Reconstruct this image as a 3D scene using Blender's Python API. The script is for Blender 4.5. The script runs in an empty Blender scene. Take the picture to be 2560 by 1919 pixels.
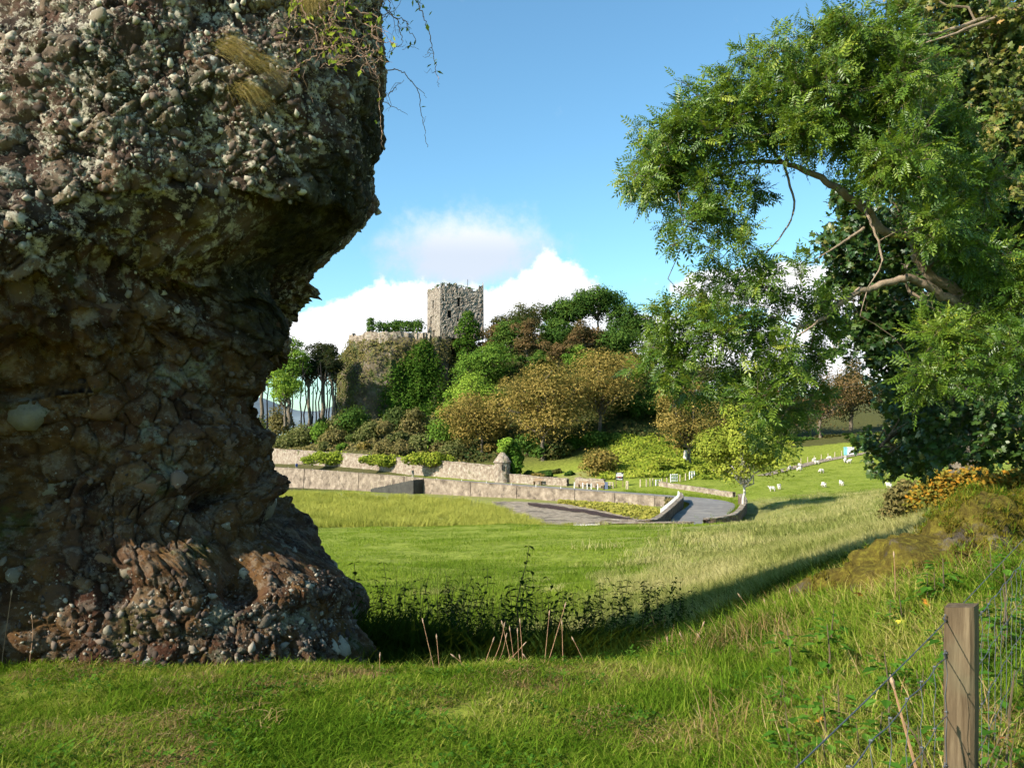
import bpy, math, random
import numpy as np

# ------------------------------------------------------------------ camera, sky, sun, exposure
SC = bpy.context.scene
COL = SC.collection
F, CX, HY, EYE = 2133.0, 1280.0, 1060.0, 1.6      # photo focal length (px), centre column, horizon row, eye height
R = math.radians
cam_d = bpy.data.cameras.new('camera'); cam = bpy.data.objects.new('camera', cam_d); COL.objects.link(cam)
cam.location = (0, 0, EYE); cam.rotation_euler = (R(90), 0, 0)
cam_d.sensor_width = 36; cam_d.lens = F / 2560 * 36
cam_d.shift_y = (HY - 959.5) / 2560
cam_d.clip_start = 0.05; cam_d.clip_end = 60000
SC.camera = cam
SUN_EL, SUN_AZ = 31.0, 235.0                       # azimuth clockwise from +Y
SC.view_settings.view_transform = 'Standard'; SC.view_settings.look = 'None'
SC.view_settings.exposure = 1.0; SC.view_settings.gamma = 1.0; SC.view_settings.use_curve_mapping = False
SC.render.engine = 'CYCLES'
SC.cycles.max_bounces = 3; SC.cycles.diffuse_bounces = 2; SC.cycles.transmission_bounces = 2
SC.cycles.transparent_max_bounces = 4; SC.cycles.glossy_bounces = 1
SC.cycles.use_adaptive_sampling = True; SC.cycles.adaptive_threshold = .04; SC.cycles.use_light_tree = False
SC.cycles.caustics_reflective = False; SC.cycles.caustics_refractive = False

W = bpy.data.worlds.new('World'); SC.world = W; W.use_nodes = True
wt = W.node_tree; wt.nodes.clear()
class NT:
    """small helper to wire shader nodes"""
    def __init__(s, tree): s.t = tree
    def n(s, typ, ins=None, **kw):
        nd = s.t.nodes.new(typ)
        for k, v in kw.items(): setattr(nd, k, v)
        for k, v in (ins or {}).items(): s.set(nd.inputs[k], v)
        return nd
    def set(s, sock, v):
        if hasattr(v, 'is_output') or isinstance(v, bpy.types.NodeSocket): s.t.links.new(v, sock)
        elif hasattr(v, 'outputs'): s.t.links.new(v.outputs[0], sock)
        else: sock.default_value = v
    def m(s, op, a, b=0.0, c=0.0, clamp=False):
        nd = s.t.nodes.new('ShaderNodeMath'); nd.operation = op; nd.use_clamp = clamp
        for i, v in enumerate((a, b, c)): s.set(nd.inputs[i], v)
        return nd.outputs[0]
    def ramp(s, fac, stops, interp='LINEAR'):
        nd = s.t.nodes.new('ShaderNodeValToRGB'); cr = nd.color_ramp; cr.interpolation = interp
        while len(cr.elements) < len(stops): cr.elements.new(0.5)
        for e, (p, c) in zip(cr.elements, stops):
            e.position = p; e.color = tuple(c) + (1,) if len(c) == 3 else c
        s.set(nd.inputs[0], fac); return nd.outputs[0]
    def mix(s, fac, a, b, blend='MIX'):
        nd = s.t.nodes.new('ShaderNodeMix'); nd.data_type = 'RGBA'; nd.blend_type = blend
        s.set(nd.inputs[0], fac)
        for i, v in ((6, a), (7, b)):
            if isinstance(v, tuple) and len(v) == 3: v = v + (1,)
            s.set(nd.inputs[i], v)
        return nd.outputs[2]
    def step(s, x, a, b):
        nd = s.t.nodes.new('ShaderNodeMapRange'); nd.interpolation_type = 'SMOOTHSTEP'
        s.set(nd.inputs[0], x); nd.inputs[1].default_value = a; nd.inputs[2].default_value = b
        return nd.outputs[0]

w = NT(wt)
sky = w.n('ShaderNodeTexSky', sky_type='NISHITA')
sky.sun_disc = False; sky.sun_elevation = R(SUN_EL); sky.sun_rotation = R(SUN_AZ)
sky.air_density = 1.0; sky.dust_density = 0.5; sky.ozone_density = 1.6; sky.altitude = 0
geo = w.n('ShaderNodeTexCoord')
sep = w.n('ShaderNodeSeparateXYZ', {0: geo.outputs['Generated']})
X, Y, Z = sep.outputs
az = w.m('ARCTAN2', X, Y); el = w.m('ARCSINE', Z)
def azel(px, py):
    a = math.atan((px - CX) / F); return a, math.atan((HY - py) / F * math.cos(a))
field = None
#            px    py   wpx  hpx  weight : cumulus heads in view; the rest of the ring below is noise
BLOBS = [(830, 815, 90, 50, 1), (925, 775, 70, 60, .95), (1030, 775, 80, 75, .95), (1170, 775, 130, 65, 1), (1380, 700, 62, 80, 1.05), (1290, 760, 90, 75, .9),
         (1460, 745, 70, 62, .9), (1600, 815, 110, 42, .8), (1760, 715, 95, 38, 1.05), (1930, 702, 135, 55, 1.15), (2120, 740, 200, 60, 1), (700, 860, 120, 45, .9),
         (1250, 900, 700, 85, 1.0), (2100, 900, 600, 80, 1.0)]
for px, py, sw, sh, wt_ in BLOBS:
    a0, e0 = azel(px, py)
    da = w.m('DIVIDE', w.m('SUBTRACT', az, a0), sw / F); de = w.m('DIVIDE', w.m('SUBTRACT', el, e0), sh / F)
    g = w.m('MULTIPLY', w.m('EXPONENT', w.m('MULTIPLY', w.m('ADD', w.m('MULTIPLY', da, da), w.m('MULTIPLY', de, de)), -1.0)), wt_)
    field = g if field is None else w.m('ADD', field, g)
nz = w.n('ShaderNodeTexNoise', {'Vector': geo.outputs['Generated'], 'Scale': 30.0, 'Detail': 5.0, 'Roughness': .62})
nz2 = w.n('ShaderNodeTexNoise', {'Vector': geo.outputs['Generated'], 'Scale': 5.0, 'Detail': 4.0, 'Roughness': .5})
# the same cumulus bank carries on round the horizon outside the view
out = w.m('MULTIPLY', w.step(w.m('ABSOLUTE', az), .55, .75), w.step(nz2.outputs[0], .47, .68))
bank = w.m('MULTIPLY', out, w.m('EXPONENT', w.m('MULTIPLY', w.m('MULTIPLY', w.m('DIVIDE', w.m('SUBTRACT', el, .09), .1), w.m('DIVIDE', w.m('SUBTRACT', el, .09), .1)), -1.0)))
field = w.m('ADD', field, bank)
field = w.m('ADD', field, w.m('MULTIPLY', w.m('SUBTRACT', nz.outputs[0], .5), 1.7))
mask = w.step(field, .48, .84)
# thin grey cloud riding above the bank
a0, e0 = azel(1170, 635)
da = w.m('DIVIDE', w.m('SUBTRACT', az, a0), 205 / F); de = w.m('DIVIDE', w.m('SUBTRACT', el, e0), 95 / F)
g2 = w.m('EXPONENT', w.m('MULTIPLY', w.m('ADD', w.m('MULTIPLY', da, da), w.m('MULTIPLY', de, de)), -1.0))
g2 = w.m('ADD', g2, w.m('MULTIPLY', w.m('SUBTRACT', nz.outputs[0], .5), .8))
thin = w.m('MULTIPLY', w.step(g2, .12, .8), .92)
top = w.step(el, e0 - .005, e0 + .045)
thin_col = w.mix(top, (.70, .76, .87), (1.0, 1.0, 1.0))
sky_c = w.mix(1.0, sky.outputs[0], (.70, 1.02, 1.06), 'MULTIPLY')
bg_sky = w.n('ShaderNodeBackground', {'Color': sky_c, 'Strength': .108})
bg_thin = w.n('ShaderNodeBackground', {'Color': thin_col, 'Strength': .56})
cl_c = w.mix(w.step(w.m('ADD', nz.outputs[0], w.m('MULTIPLY', nz2.outputs[0], .5)), .66, .95), (1.0, 1.0, 1.0), (.80, .84, .90))
bg_cloud = w.n('ShaderNodeBackground', {'Color': cl_c, 'Strength': .70})
m1 = w.n('ShaderNodeMixShader', {0: thin, 1: bg_sky, 2: bg_thin})
m2 = w.n('ShaderNodeMixShader', {0: mask, 1: m1, 2: bg_cloud})
wo = w.n('ShaderNodeOutputWorld', {0: m2})

sun_d = bpy.data.lights.new('sun', 'SUN'); sun = bpy.data.objects.new('sun', sun_d); COL.objects.link(sun)
sun_d.energy = 5.0; sun_d.angle = R(.55); sun_d.color = (1, .93, .80)
sdir = np.array([math.sin(R(SUN_AZ)) * math.cos(R(SUN_EL)), math.cos(R(SUN_AZ)) * math.cos(R(SUN_EL)), math.sin(R(SUN_EL))])
from mathutils import Vector
sun.rotation_euler = Vector(sdir).to_track_quat('Z', 'Y').to_euler(); sun.location = (-20, -20, 40)

# ------------------------------------------------------------------ helpers
rng = np.random.default_rng(7); random.seed(7)
ORI = {}
def at(px, py, d): return np.array([(px - CX) / F * d, d, EYE - (py - HY) / F * d])
def tag(o, label=None, cat=None, group=None, kind=None):
    if label: o['label'] = label
    if cat: o['category'] = cat
    if group: o['group'] = group
    if kind: o['kind'] = kind
    return o
def thing(name, label, cat, loc=(0, 0, 0), group=None):
    o = bpy.data.objects.new(name, None); COL.objects.link(o); o.location = loc; o.empty_display_size = .2
    ORI[o.name] = np.array(loc, float); return tag(o, label, cat, group)
def link(name, me, parent=None, loc=(0, 0, 0)):
    o = bpy.data.objects.new(name, me); COL.objects.link(o); o.location = loc
    if parent is not None: o.parent = parent
    return o
def np_mesh(name, V, Fa, mat, smooth=False, attrs=None):
    V = np.ascontiguousarray(V, np.float32); Fa = np.ascontiguousarray(Fa, np.int32); k = Fa.shape[1]
    me = bpy.data.meshes.new(name)
    me.vertices.add(len(V)); me.vertices.foreach_set('co', V.ravel())
    me.loops.add(Fa.size); me.loops.foreach_set('vertex_index', Fa.ravel())
    me.polygons.add(len(Fa)); me.polygons.foreach_set('loop_start', np.arange(0, Fa.size, k, dtype=np.int32))
    if smooth: me.polygons.foreach_set('use_smooth', np.ones(len(Fa), bool))
    else: me.polygons.foreach_set('use_smooth', np.zeros(len(Fa), bool))
    for an, (dom, arr) in (attrs or {}).items():
        a = me.attributes.new(an, 'FLOAT', dom); a.data.foreach_set('value', np.ascontiguousarray(arr, np.float32))
    me.update(calc_edges=True)
    if mat: me.materials.append(mat)
    return me
def npo(name, V, Fa, mat, parent=None, smooth=False, attrs=None, origin=None):
    """mesh object from world-space vertices; under a parent it takes the parent's origin"""
    V = np.asarray(V, float)
    if parent is not None: o0 = ORI[parent.name]
    else: o0 = np.array(origin if origin is not None else (0, 0, 0), float)
    me = np_mesh(name, V - o0, Fa, mat, smooth, attrs)
    o = link(name, me, parent, (0, 0, 0) if parent is not None else tuple(o0))
    ORI[o.name] = o0
    return o
class MB:
    """collects polygons of any size"""
    def __init__(s): s.v, s.f = [], []
    def add(s, V, Fa):
        b = len(s.v); s.v += [tuple(map(float, p)) for p in V]; s.f += [tuple(int(i) + b for i in f) for f in Fa]; return s
    def box(s, c, size, rz=0.0, taper=1.0, ax=None):
        hx, hy, hz = (q / 2 for q in size); cs, sn = math.cos(rz), math.sin(rz); V = []
        for z, t in ((-hz, 1), (hz, taper)):
            for x, y in ((-hx, -hy), (hx, -hy), (hx, hy), (-hx, hy)):
                V.append((c[0] + (x * cs - y * sn) * t, c[1] + (x * sn + y * cs) * t, c[2] + z))
        return s.add(V, [(3, 2, 1, 0), (4, 5, 6, 7), (0, 1, 5, 4), (1, 2, 6, 5), (2, 3, 7, 6), (3, 0, 4, 7)])
    def tube(s, P, rad, n=6, cap=True):
        V, Q = tube(P, rad, n); s.add(V, Q)
        return s
    def obj(s, name, mat, parent=None, smooth=False, origin=None):
        o0 = ORI[parent.name] if parent is not None else np.array(origin if origin is not None else (0, 0, 0), float)
        me = bpy.data.meshes.new(name); me.from_pydata([tuple(np.array(p) - o0) for p in s.v], [], s.f); me.update()
        if smooth: me.polygons.foreach_set('use_smooth', [True] * len(me.polygons))
        if mat: me.materials.append(mat)
        o = link(name, me, parent, (0, 0, 0) if parent is not None else tuple(o0)); ORI[o.name] = o0
        return o
def unit(v): return v / np.maximum(np.linalg.norm(v, axis=-1, keepdims=True), 1e-9)
def tube(P, rad, n=6):
    P = np.asarray(P, float); m = len(P); rad = np.broadcast_to(np.asarray(rad, float), (m,))
    T = unit(np.gradient(P, axis=0)); ref = np.where(np.abs(T[:, 2:3]) > .9, [[1, 0, 0]], [[0, 0, 1]])
    A = unit(np.cross(T, ref)); B = np.cross(T, A); a = np.arange(n) * 2 * math.pi / n
    V = P[:, None] + rad[:, None, None] * (A[:, None] * np.cos(a)[None, :, None] + B[:, None] * np.sin(a)[None, :, None])
    i = np.arange(m - 1)[:, None] * n; j = np.arange(n)[None]; j2 = (j + 1) % n
    Q = np.stack([i + j, i + n + j, i + n + j2, i + j2], -1).reshape(-1, 4)
    return V.reshape(-1, 3), Q
def tubes(list_of, n=5):
    Vs, Qs, b = [], [], 0
    for P, r in list_of:
        V, Q = tube(P, r, n); Vs.append(V); Qs.append(Q + b); b += len(V)
    return np.concatenate(Vs), np.concatenate(Qs)
def smooth_path(P, k=6):
    P = np.asarray(P, float); n = len(P); Q = np.vstack([2 * P[0] - P[1], P, 2 * P[-1] - P[-2]]); o = []
    for i in range(n - 1):
        p0, p1, p2, p3 = Q[i:i + 4]
        for t in np.linspace(0, 1, k, endpoint=False):
            o.append(.5 * (2 * p1 + (p2 - p0) * t + (2 * p0 - 5 * p1 + 4 * p2 - p3) * t * t + (3 * p1 - p0 - 3 * p2 + p3) * t ** 3))
    o.append(P[-1]); return np.array(o)
# vectorised gradient noise
_perm = np.random.default_rng(3).permutation(256); _perm = np.concatenate([_perm, _perm, _perm])
_g3 = unit(np.random.default_rng(4).normal(size=(256, 3)))
def perlin(P):
    P = np.asarray(P, float); I = np.floor(P).astype(int); f = P - I; I &= 255
    u = f * f * f * (f * (f * 6 - 15) + 10); r = 0
    for dx in (0, 1):
        for dy in (0, 1):
            for dz in (0, 1):
                h = _perm[_perm[_perm[(I[..., 0] + dx) & 255] + ((I[..., 1] + dy) & 255)] + ((I[..., 2] + dz) & 255)]
                g = _g3[h]; d = f - np.array([dx, dy, dz])
                wgt = (u[..., 0] if dx else 1 - u[..., 0]) * (u[..., 1] if dy else 1 - u[..., 1]) * (u[..., 2] if dz else 1 - u[..., 2])
                r = r + wgt * (g * d).sum(-1)
    return r * 1.6
def fbm(P, oct=4, lac=2.1, gain=.5):
    P = np.asarray(P, float); a, s = 1.0, 0
    for k in range(oct): s = s + a * perlin(P + 17.3 * k); P = P * lac; a *= gain
    return s
def worley(P):
    """distance to the nearest and second nearest cell point, and the cell's hash"""
    P = np.asarray(P, float); I = np.floor(P).astype(int); f = P - I
    d1 = np.full(P.shape[:-1], 9.); d2 = d1.copy(); hid = np.zeros(P.shape[:-1])
    for dx in (-1, 0, 1):
        for dy in (-1, 0, 1):
            for dz in (-1, 0, 1):
                h = _perm[_perm[_perm[(I[..., 0] + dx) & 255] + ((I[..., 1] + dy) & 255)] + ((I[..., 2] + dz) & 255)]
                off = np.stack([_perm[h + 11], _perm[h + 57], _perm[h + 131]], -1) / 255.0
                d = np.linalg.norm(np.array([dx, dy, dz]) + off - f, axis=-1)
                closer = d < d1
                d2 = np.where(closer, d1, np.minimum(d2, d)); hid = np.where(closer, h / 255.0, hid); d1 = np.where(closer, d, d1)
    return d1, d2, hid
def sstep(x, a, b):
    t = np.clip((x - a) / (b - a), 0, 1); return t * t * (3 - 2 * t)

# ------------------------------------------------------------------ materials
def material(name):
    m = bpy.data.materials.new(name); m.use_nodes = True; t = m.node_tree; t.nodes.clear(); n = NT(t)
    out = n.n('ShaderNodeOutputMaterial'); return m, n, out
def stone(name, stops, scale=3.0, rough=.9, bump=.3, bscale=40.0, detail=8.0, spots=None, rand=0.0, coord='Object', spots2=None, bdist=.02):
    """mottled mineral surface: noise ramp, optional lichen or moss spots, fine bump"""
    m, n, out = material(name)
    tc = n.n('ShaderNodeTexCoord').outputs[coord] if coord != 'World' else n.n('ShaderNodeNewGeometry').outputs['Position']
    oi = n.n('ShaderNodeObjectInfo')
    nz = n.n('ShaderNodeTexNoise', {'Vector': tc, 'Scale': scale, 'Detail': detail, 'Roughness': .65})
    f = nz.outputs[0]
    if rand: f = n.m('ADD', n.m('MULTIPLY', f, 1 - rand), n.m('MULTIPLY', oi.outputs['Random'], rand))
    col = n.ramp(f, stops)
    for sp in (spots, spots2):
        if sp:
            c, sc, lo, hi = sp
            sn = n.n('ShaderNodeTexNoise', {'Vector': tc, 'Scale': sc, 'Detail': 6.0, 'Roughness': .7})
            col = n.mix(n.step(sn.outputs[0], lo, hi), col, c)
    bn = n.n('ShaderNodeTexNoise', {'Vector': tc, 'Scale': bscale, 'Detail': 5.0, 'Roughness': .7})
    b = n.n('ShaderNodeBump', {'Strength': bump, 'Distance': bdist, 'Height': bn.outputs[0]})
    p = n.n('ShaderNodeBsdfPrincipled', {'Base Color': col, 'Roughness': rough, 'Normal': b.outputs[0], 'Specular IOR Level': .25})
    n.set(out.inputs[0], p); return m
def leafmat(name, cols, trans=.35, rough=.55, attr=True, patch=None, spec=.3):
    """leaf surface: tint attribute (or instance random) picks a colour, light passes through the blade"""
    m, n, out = material(name)
    if attr: f = n.n('ShaderNodeAttribute', attribute_name='tint').outputs['Fac']
    else: f = n.n('ShaderNodeObjectInfo').outputs['Random']
    if patch:
        pos = n.n('ShaderNodeNewGeometry').outputs['Position']
        nz = n.n('ShaderNodeTexNoise', {'Vector': pos, 'Scale': patch[0], 'Detail': 3.0})
        f = n.m('ADD', n.m('MULTIPLY', f, 1 - patch[1]), n.m('MULTIPLY', n.step(nz.outputs[0], .32, .68), patch[1]))
    k = len(cols); col = n.ramp(f, [(i / max(k - 1, 1), c) for i, c in enumerate(cols)])
    p = n.n('ShaderNodeBsdfPrincipled', {'Base Color': col, 'Roughness': rough, 'Specular IOR Level': spec}) if spec > .35 else n.n('ShaderNodeBsdfDiffuse', {'Color': col})
    tl = n.n('ShaderNodeBsdfTranslucent', {'Color': n.mix(.25, col, (.35, .42, .02))})
    mx = n.n('ShaderNodeMixShader', {0: trans, 1: p, 2: tl}); n.set(out.inputs[0], mx); return m
def plain(name, col, rough=.7, var=.25, scale=8.0, metal=0.0, bump=.15, bscale=60):
    a = tuple(c * (1 - var) for c in col); b = tuple(min(1, c * (1 + var)) for c in col)
    return stone(name, [(.3, a), (.7, b)], scale, rough, bump, bscale)
M = {}
M['bark'] = stone('bark', [(.25, (.05, .04, .03)), (.5, (.13, .105, .075)), (.75, (.24, .2, .15))], 14, .9, .6, 60, coord='World')
M['bark_pale'] = stone('bark_pale', [(.25, (.12, .09, .06)), (.55, (.26, .19, .13)), (.8, (.38, .31, .22))], 9, .85, .5, 50, coord='World', spots=((.07, .08, .03), 5, .56, .66))
M['bark_shade'] = plain('bark_shade', (.018, .015, .013), .9, .3, 4)  # blackened bark colour standing in for the crowns' shadow
M['bark_far'] = stone('bark_far', [(.3, (.07, .055, .04)), (.7, (.2, .16, .11))], 2, .9, .3, 20, coord='World')
M['white_bark'] = stone('white_bark', [(.3, (.4, .36, .3)), (.7, (.62, .57, .5))], 3, .8, .2, 20, coord='World')
M['white_paint'] = plain('white_paint', (.72, .70, .64), .6, .1)
M['wood'] = plain('wood', (.22, .15, .09), .8, .3, 5)
M['wood_pale'] = plain('wood_pale', (.42, .34, .24), .8, .25, 5)
M['black_board'] = plain('black_board', (.02, .022, .03), .5, .1)
M['steel'] = plain('steel', (.085, .09, .10), .55, .25, 30)
# ------------------------------------------------------------------ terrain
COLS = {  # photo column: (depth m, height m)
    -900: [(1, 0), (3, 0), (6, .05), (10, -.2), (20, -1.8), (40, -5), (80, -9), (130, -12.5), (220, -14), (420, -14)],
    300: [(2, 0), (5.5, .02), (7.5, -.25), (10, -1.1), (18, -2.7), (40, -5.2), (76, -8), (90, -9.3), (120, -10.5), (150, -11.2)],
    900: [(2, 0), (5.6, .0), (7, -.45), (10, -1.4), (18, -2.75), (40, -5.05), (74, -7.55), (88, -8.75), (112, -9.5), (140, -10.2)],
    1280: [(2, 0), (5.7, 0), (7, -.55), (10, -1.4), (18, -2.7), (40, -5.0), (77, -7.52), (89, -8.9), (108, -9.6), (124, -9.7)],
    1600: [(2, .0), (5.6, .05), (7.3, -.5), (10, -1.2), (18, -2.45), (40, -4.7), (78, -7.62), (84, -8.6), (96, -8.9), (110, -8.9)],
    1745: [(3, .05), (5.6, .12), (7.5, -.35), (10, -.95), (18, -2.15), (40, -4.45), (78, -7.6), (85, -8.5), (100, -8.4), (124, -8.2), (140, -7.4), (165, -4.6)],
    1900: [(2, .05), (5, .2), (7, .05), (10, -.55), (18, -1.75), (40, -4.0), (70, -6.4), (85, -7.5), (110, -8.05), (130, -7.45), (160, -5.6), (200, -1)],
    2200: [(2, .2), (4, .35), (5.5, .52), (7.2, .4), (10, .05), (18, -.75), (40, -2.95), (70, -5.1), (110, -6.9), (150, -4.9), (200, 0)],
    2560: [(1.4, .12), (2.5, .3), (4, .58), (6, .8), (9, .62), (12, .40), (20, -.15), (40, -1.3), (100, -4.5), (160, -1.5), (230, 6)],
    3400: [(1.5, .1), (3, .5), (6, 1), (12, 1.2), (20, 1.5), (60, 3), (150, 8), (300, 25)],
}
HILL = [(700, 150, -7.6), (700, 185, -5.4), (560, 240, -10), (860, 172, -7.2), (800, 190, -4), (1000, 168, -7), (1000, 182, -1), (960, 205, 2), (1130, 163, -7), (1130, 185, -3), (1130, 207, 3), (1040, 205, 0),
        (1250, 160, -7), (1280, 180, 0), (1230, 205, 11), (1225, 228, 20), (1400, 150, -7.4), (1380, 175, -1), (1400, 205, 15), (1380, 232, 25), (1500, 140, -7.6), (1520, 165, -2.5),
        (1500, 200, 13), (1490, 232, 27), (1600, 142, -6.8), (1640, 165, -1), (1590, 200, 10), (1590, 232, 20), (1680, 200, 6), (1700, 240, 9), (1800, 170, -3.5), (1850, 230, 6), (2000, 190, -1.5), (2000, 240, 8),
        (2150, 190, 0), (1050, 228, 4), (1000, 260, 8), (1250, 280, 16), (1500, 290, 18), (800, 260, -8), (1750, 300, 10), (2200, 300, 12), (1200, 420, -14), (700, 400, -14), (1700, 420, 0), (2200, 420, 10)]
_cp = [((px - CX) / F * d, d, z) for px, L in COLS.items() for d, z in L] + [((px - CX) / F * d, d, z) for px, d, z in HILL]
for th in (75, 100, 125, 150, 175, -75, -100, -125, -150, -175):
    for rr, zz in ((1.5, 0), (4, 0), (10, 0), (30, 0), (100, 0), (300, 0)):
        side = 1 if th > 0 else -1
        _cp.append((math.sin(R(th)) * rr, math.cos(R(th)) * rr, zz + (side * rr * .04 if abs(th) < 130 else 0) - (0 if side > 0 else min(12, rr * .04))))
_cp = np.array(_cp)
def _lp(x, y): return np.stack([np.arctan2(x, y) * 1.3, np.log(np.hypot(x, y) + .3)], -1)
_cl = _lp(_cp[:, 0], _cp[:, 1])
_ph = lambda D: np.sqrt(D * D + .05 ** 2)
_A = _ph(np.linalg.norm(_cl[:, None] - _cl[None], axis=-1)) + np.eye(len(_cl)) * 2e-3 * -1
_wt = np.linalg.solve(_A, _cp[:, 2])
# road centre line, level with the shore
RZ = -8.3
ROAD = np.array([(17.8, 76), (18.6, 85), (20.6, 93), (23.6, 101.5), (25.0, 107.5), (23.6, 112.8), (18.8, 118.5), (10.6, 127), (0, 138), (-13, 150.5), (-30, 166), (-51, 184), (-75, 203), (-110, 228)], float)
ROADC = smooth_path(np.c_[ROAD, np.full(len(ROAD), RZ)], 8)[:, :2]
def road_side(x, y):
    """signed distance to the road line, positive on the land side"""
    P = np.stack([x, y], -1); best = np.full(x.shape, 1e9); sg = np.zeros(x.shape)
    for a, b in zip(ROADC[:-1], ROADC[1:]):
        ab = b - a; t = np.clip(((P - a) @ ab) / (ab @ ab), 0, 1); q = a + t[..., None] * ab
        d = np.linalg.norm(P - q, axis=-1); s = ab[0] * (P[..., 1] - a[1]) - ab[1] * (P[..., 0] - a[0])
        up = d < best; best = np.where(up, d, best); sg = np.where(up, np.where(s > 0, -1.0, 1.0), sg)
    return best * sg
def zt(x, y, detail=True):
    x = np.atleast_1d(np.asarray(x, float)); y = np.atleast_1d(np.asarray(y, float)); z = np.empty(x.shape)
    for i in range(0, x.size, 20000):
        q = _lp(x.ravel()[i:i + 20000], y.ravel()[i:i + 20000])
        z.ravel()[i:i + 20000] = _ph(np.linalg.norm(q[:, None] - _cl[None], axis=-1)) @ _wt
    far = (y > 70) & (y < 260) & (np.abs(x) < 130)
    if far.any():
        s = np.zeros(x.shape); s[far] = road_side(x[far], y[far]); zz = z[far]; sf = s[far]; yf = y[far]
        sea = sstep(-sf, .3, 1.6) * sstep(yf, 82, 88)                # shore side of the road: drop to the beach
        beach = -9.25 - .034 * np.maximum(yf - 112, 0)
        zz = np.where(sea > 0, zz * (1 - sea) + np.minimum(zz, beach) * sea, zz)
        on = 1 - sstep(sf, 4.0, 10.0); on = np.where(sf > -1.5, on, 0)     # carriageway and verge are level
        lev = RZ - .12
        zz = zz * (1 - on) + lev * on
        z[far] = zz
    rr = np.hypot(x, y); P = np.stack([x, y, np.zeros_like(x)], -1)
    if detail:
        z = z + np.clip(rr / 40, .15, 1) * .22 * perlin(P * .11) * (1 - sstep(rr, 70, 90) * .7) + .035 * perlin(P * .9) * sstep(rr, 1, 4)
    z = z - 40 * sstep(rr, 430, 560)
    return z
def z1(x, y): return float(zt(x, y)[0])
def hit(px, py, d0=20, d1=320):
    """where the sight line of a photo pixel meets the ground"""
    d = np.linspace(d0, d1, 1200); x = (px - CX) / F * d; z = EYE - (py - HY) / F * d
    g = zt(x, d); k = np.argmax(z <= g); k = k if (z <= g).any() else len(d) - 1
    return np.array([x[k], d[k], g[k]])

M['turf'] = None
m, n, out = material('turf')
pos = n.n('ShaderNodeNewGeometry').outputs['Position']
n1 = n.n('ShaderNodeTexNoise', {'Vector': pos, 'Scale': .12, 'Detail': 5.0, 'Roughness': .6})
n2 = n.n('ShaderNodeTexNoise', {'Vector': pos, 'Scale': 2.2, 'Detail': 6.0, 'Roughness': .7})
n3 = n.n('ShaderNodeTexNoise', {'Vector': pos, 'Scale': 14.0, 'Detail': 6.0, 'Roughness': .75})
dry = n.n('ShaderNodeAttribute', attribute_name='dry').outputs['Fac']
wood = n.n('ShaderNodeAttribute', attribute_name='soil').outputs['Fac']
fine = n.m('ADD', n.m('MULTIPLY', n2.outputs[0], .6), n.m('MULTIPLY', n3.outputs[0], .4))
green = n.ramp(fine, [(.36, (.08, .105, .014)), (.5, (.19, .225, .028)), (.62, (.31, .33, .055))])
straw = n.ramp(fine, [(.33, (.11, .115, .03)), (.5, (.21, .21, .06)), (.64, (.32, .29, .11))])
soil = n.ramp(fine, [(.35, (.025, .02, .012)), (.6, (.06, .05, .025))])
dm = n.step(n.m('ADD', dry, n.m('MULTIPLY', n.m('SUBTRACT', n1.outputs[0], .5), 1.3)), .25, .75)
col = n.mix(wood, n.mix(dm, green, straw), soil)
bm_ = n.n('ShaderNodeBump', {'Strength': .7, 'Distance': .08, 'Height': fine})
p = n.n('ShaderNodeBsdfPrincipled', {'Base Color': col, 'Roughness': .95, 'Normal': bm_.outputs[0], 'Specular IOR Level': .1})
n.set(out.inputs[0], p); M['turf'] = m

th = np.concatenate([np.linspace(-180, -46, 60, endpoint=False), np.linspace(-46, 46, 460, endpoint=False), np.linspace(46, 180, 60)])
rad = np.concatenate([[.01], np.geomspace(.6, 60, 260, endpoint=False), np.linspace(60, 250, 200, endpoint=False), np.geomspace(250, 560, 24)])
TH, RR = np.meshgrid(R(1) * th, rad, indexing='ij'); gx, gy = np.sin(TH) * RR, np.cos(TH) * RR
gz = zt(gx.ravel(), gy.ravel()).reshape(gx.shape)
a, b = gx.shape; ii = np.arange(a - 1)[:, None] * b + np.arange(b - 1)[None]
Q = np.stack([ii, ii + 1, ii + b + 1, ii + b], -1).reshape(-1, 4)[:, ::-1]
gpx = CX + gx / np.maximum(gy, .1) * F
dryv = .12 + .75 * sstep(gpx, 1350, 1900) * sstep(gy, 9, 16) * (1 - sstep(gy, 105, 118))
dryv = np.where((gy > 79) & (gy < 150) & (gpx < 1480), .72, dryv)
dryv = np.where((gy > 112) & (gpx > 1600), .1, dryv)
dryv = np.where((gy < 8) & (gy > 0), .38, dryv)
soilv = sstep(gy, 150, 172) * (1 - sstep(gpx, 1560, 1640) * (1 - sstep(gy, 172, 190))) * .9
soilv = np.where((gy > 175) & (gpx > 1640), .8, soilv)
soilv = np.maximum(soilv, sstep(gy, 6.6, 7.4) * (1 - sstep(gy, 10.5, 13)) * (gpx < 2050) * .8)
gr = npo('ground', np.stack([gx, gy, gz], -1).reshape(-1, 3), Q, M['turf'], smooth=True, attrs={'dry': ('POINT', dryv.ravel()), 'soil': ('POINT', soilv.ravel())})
tag(gr, 'rolling green pasture falling from the outcrop towards the shore', 'ground', kind='structure')

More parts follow.
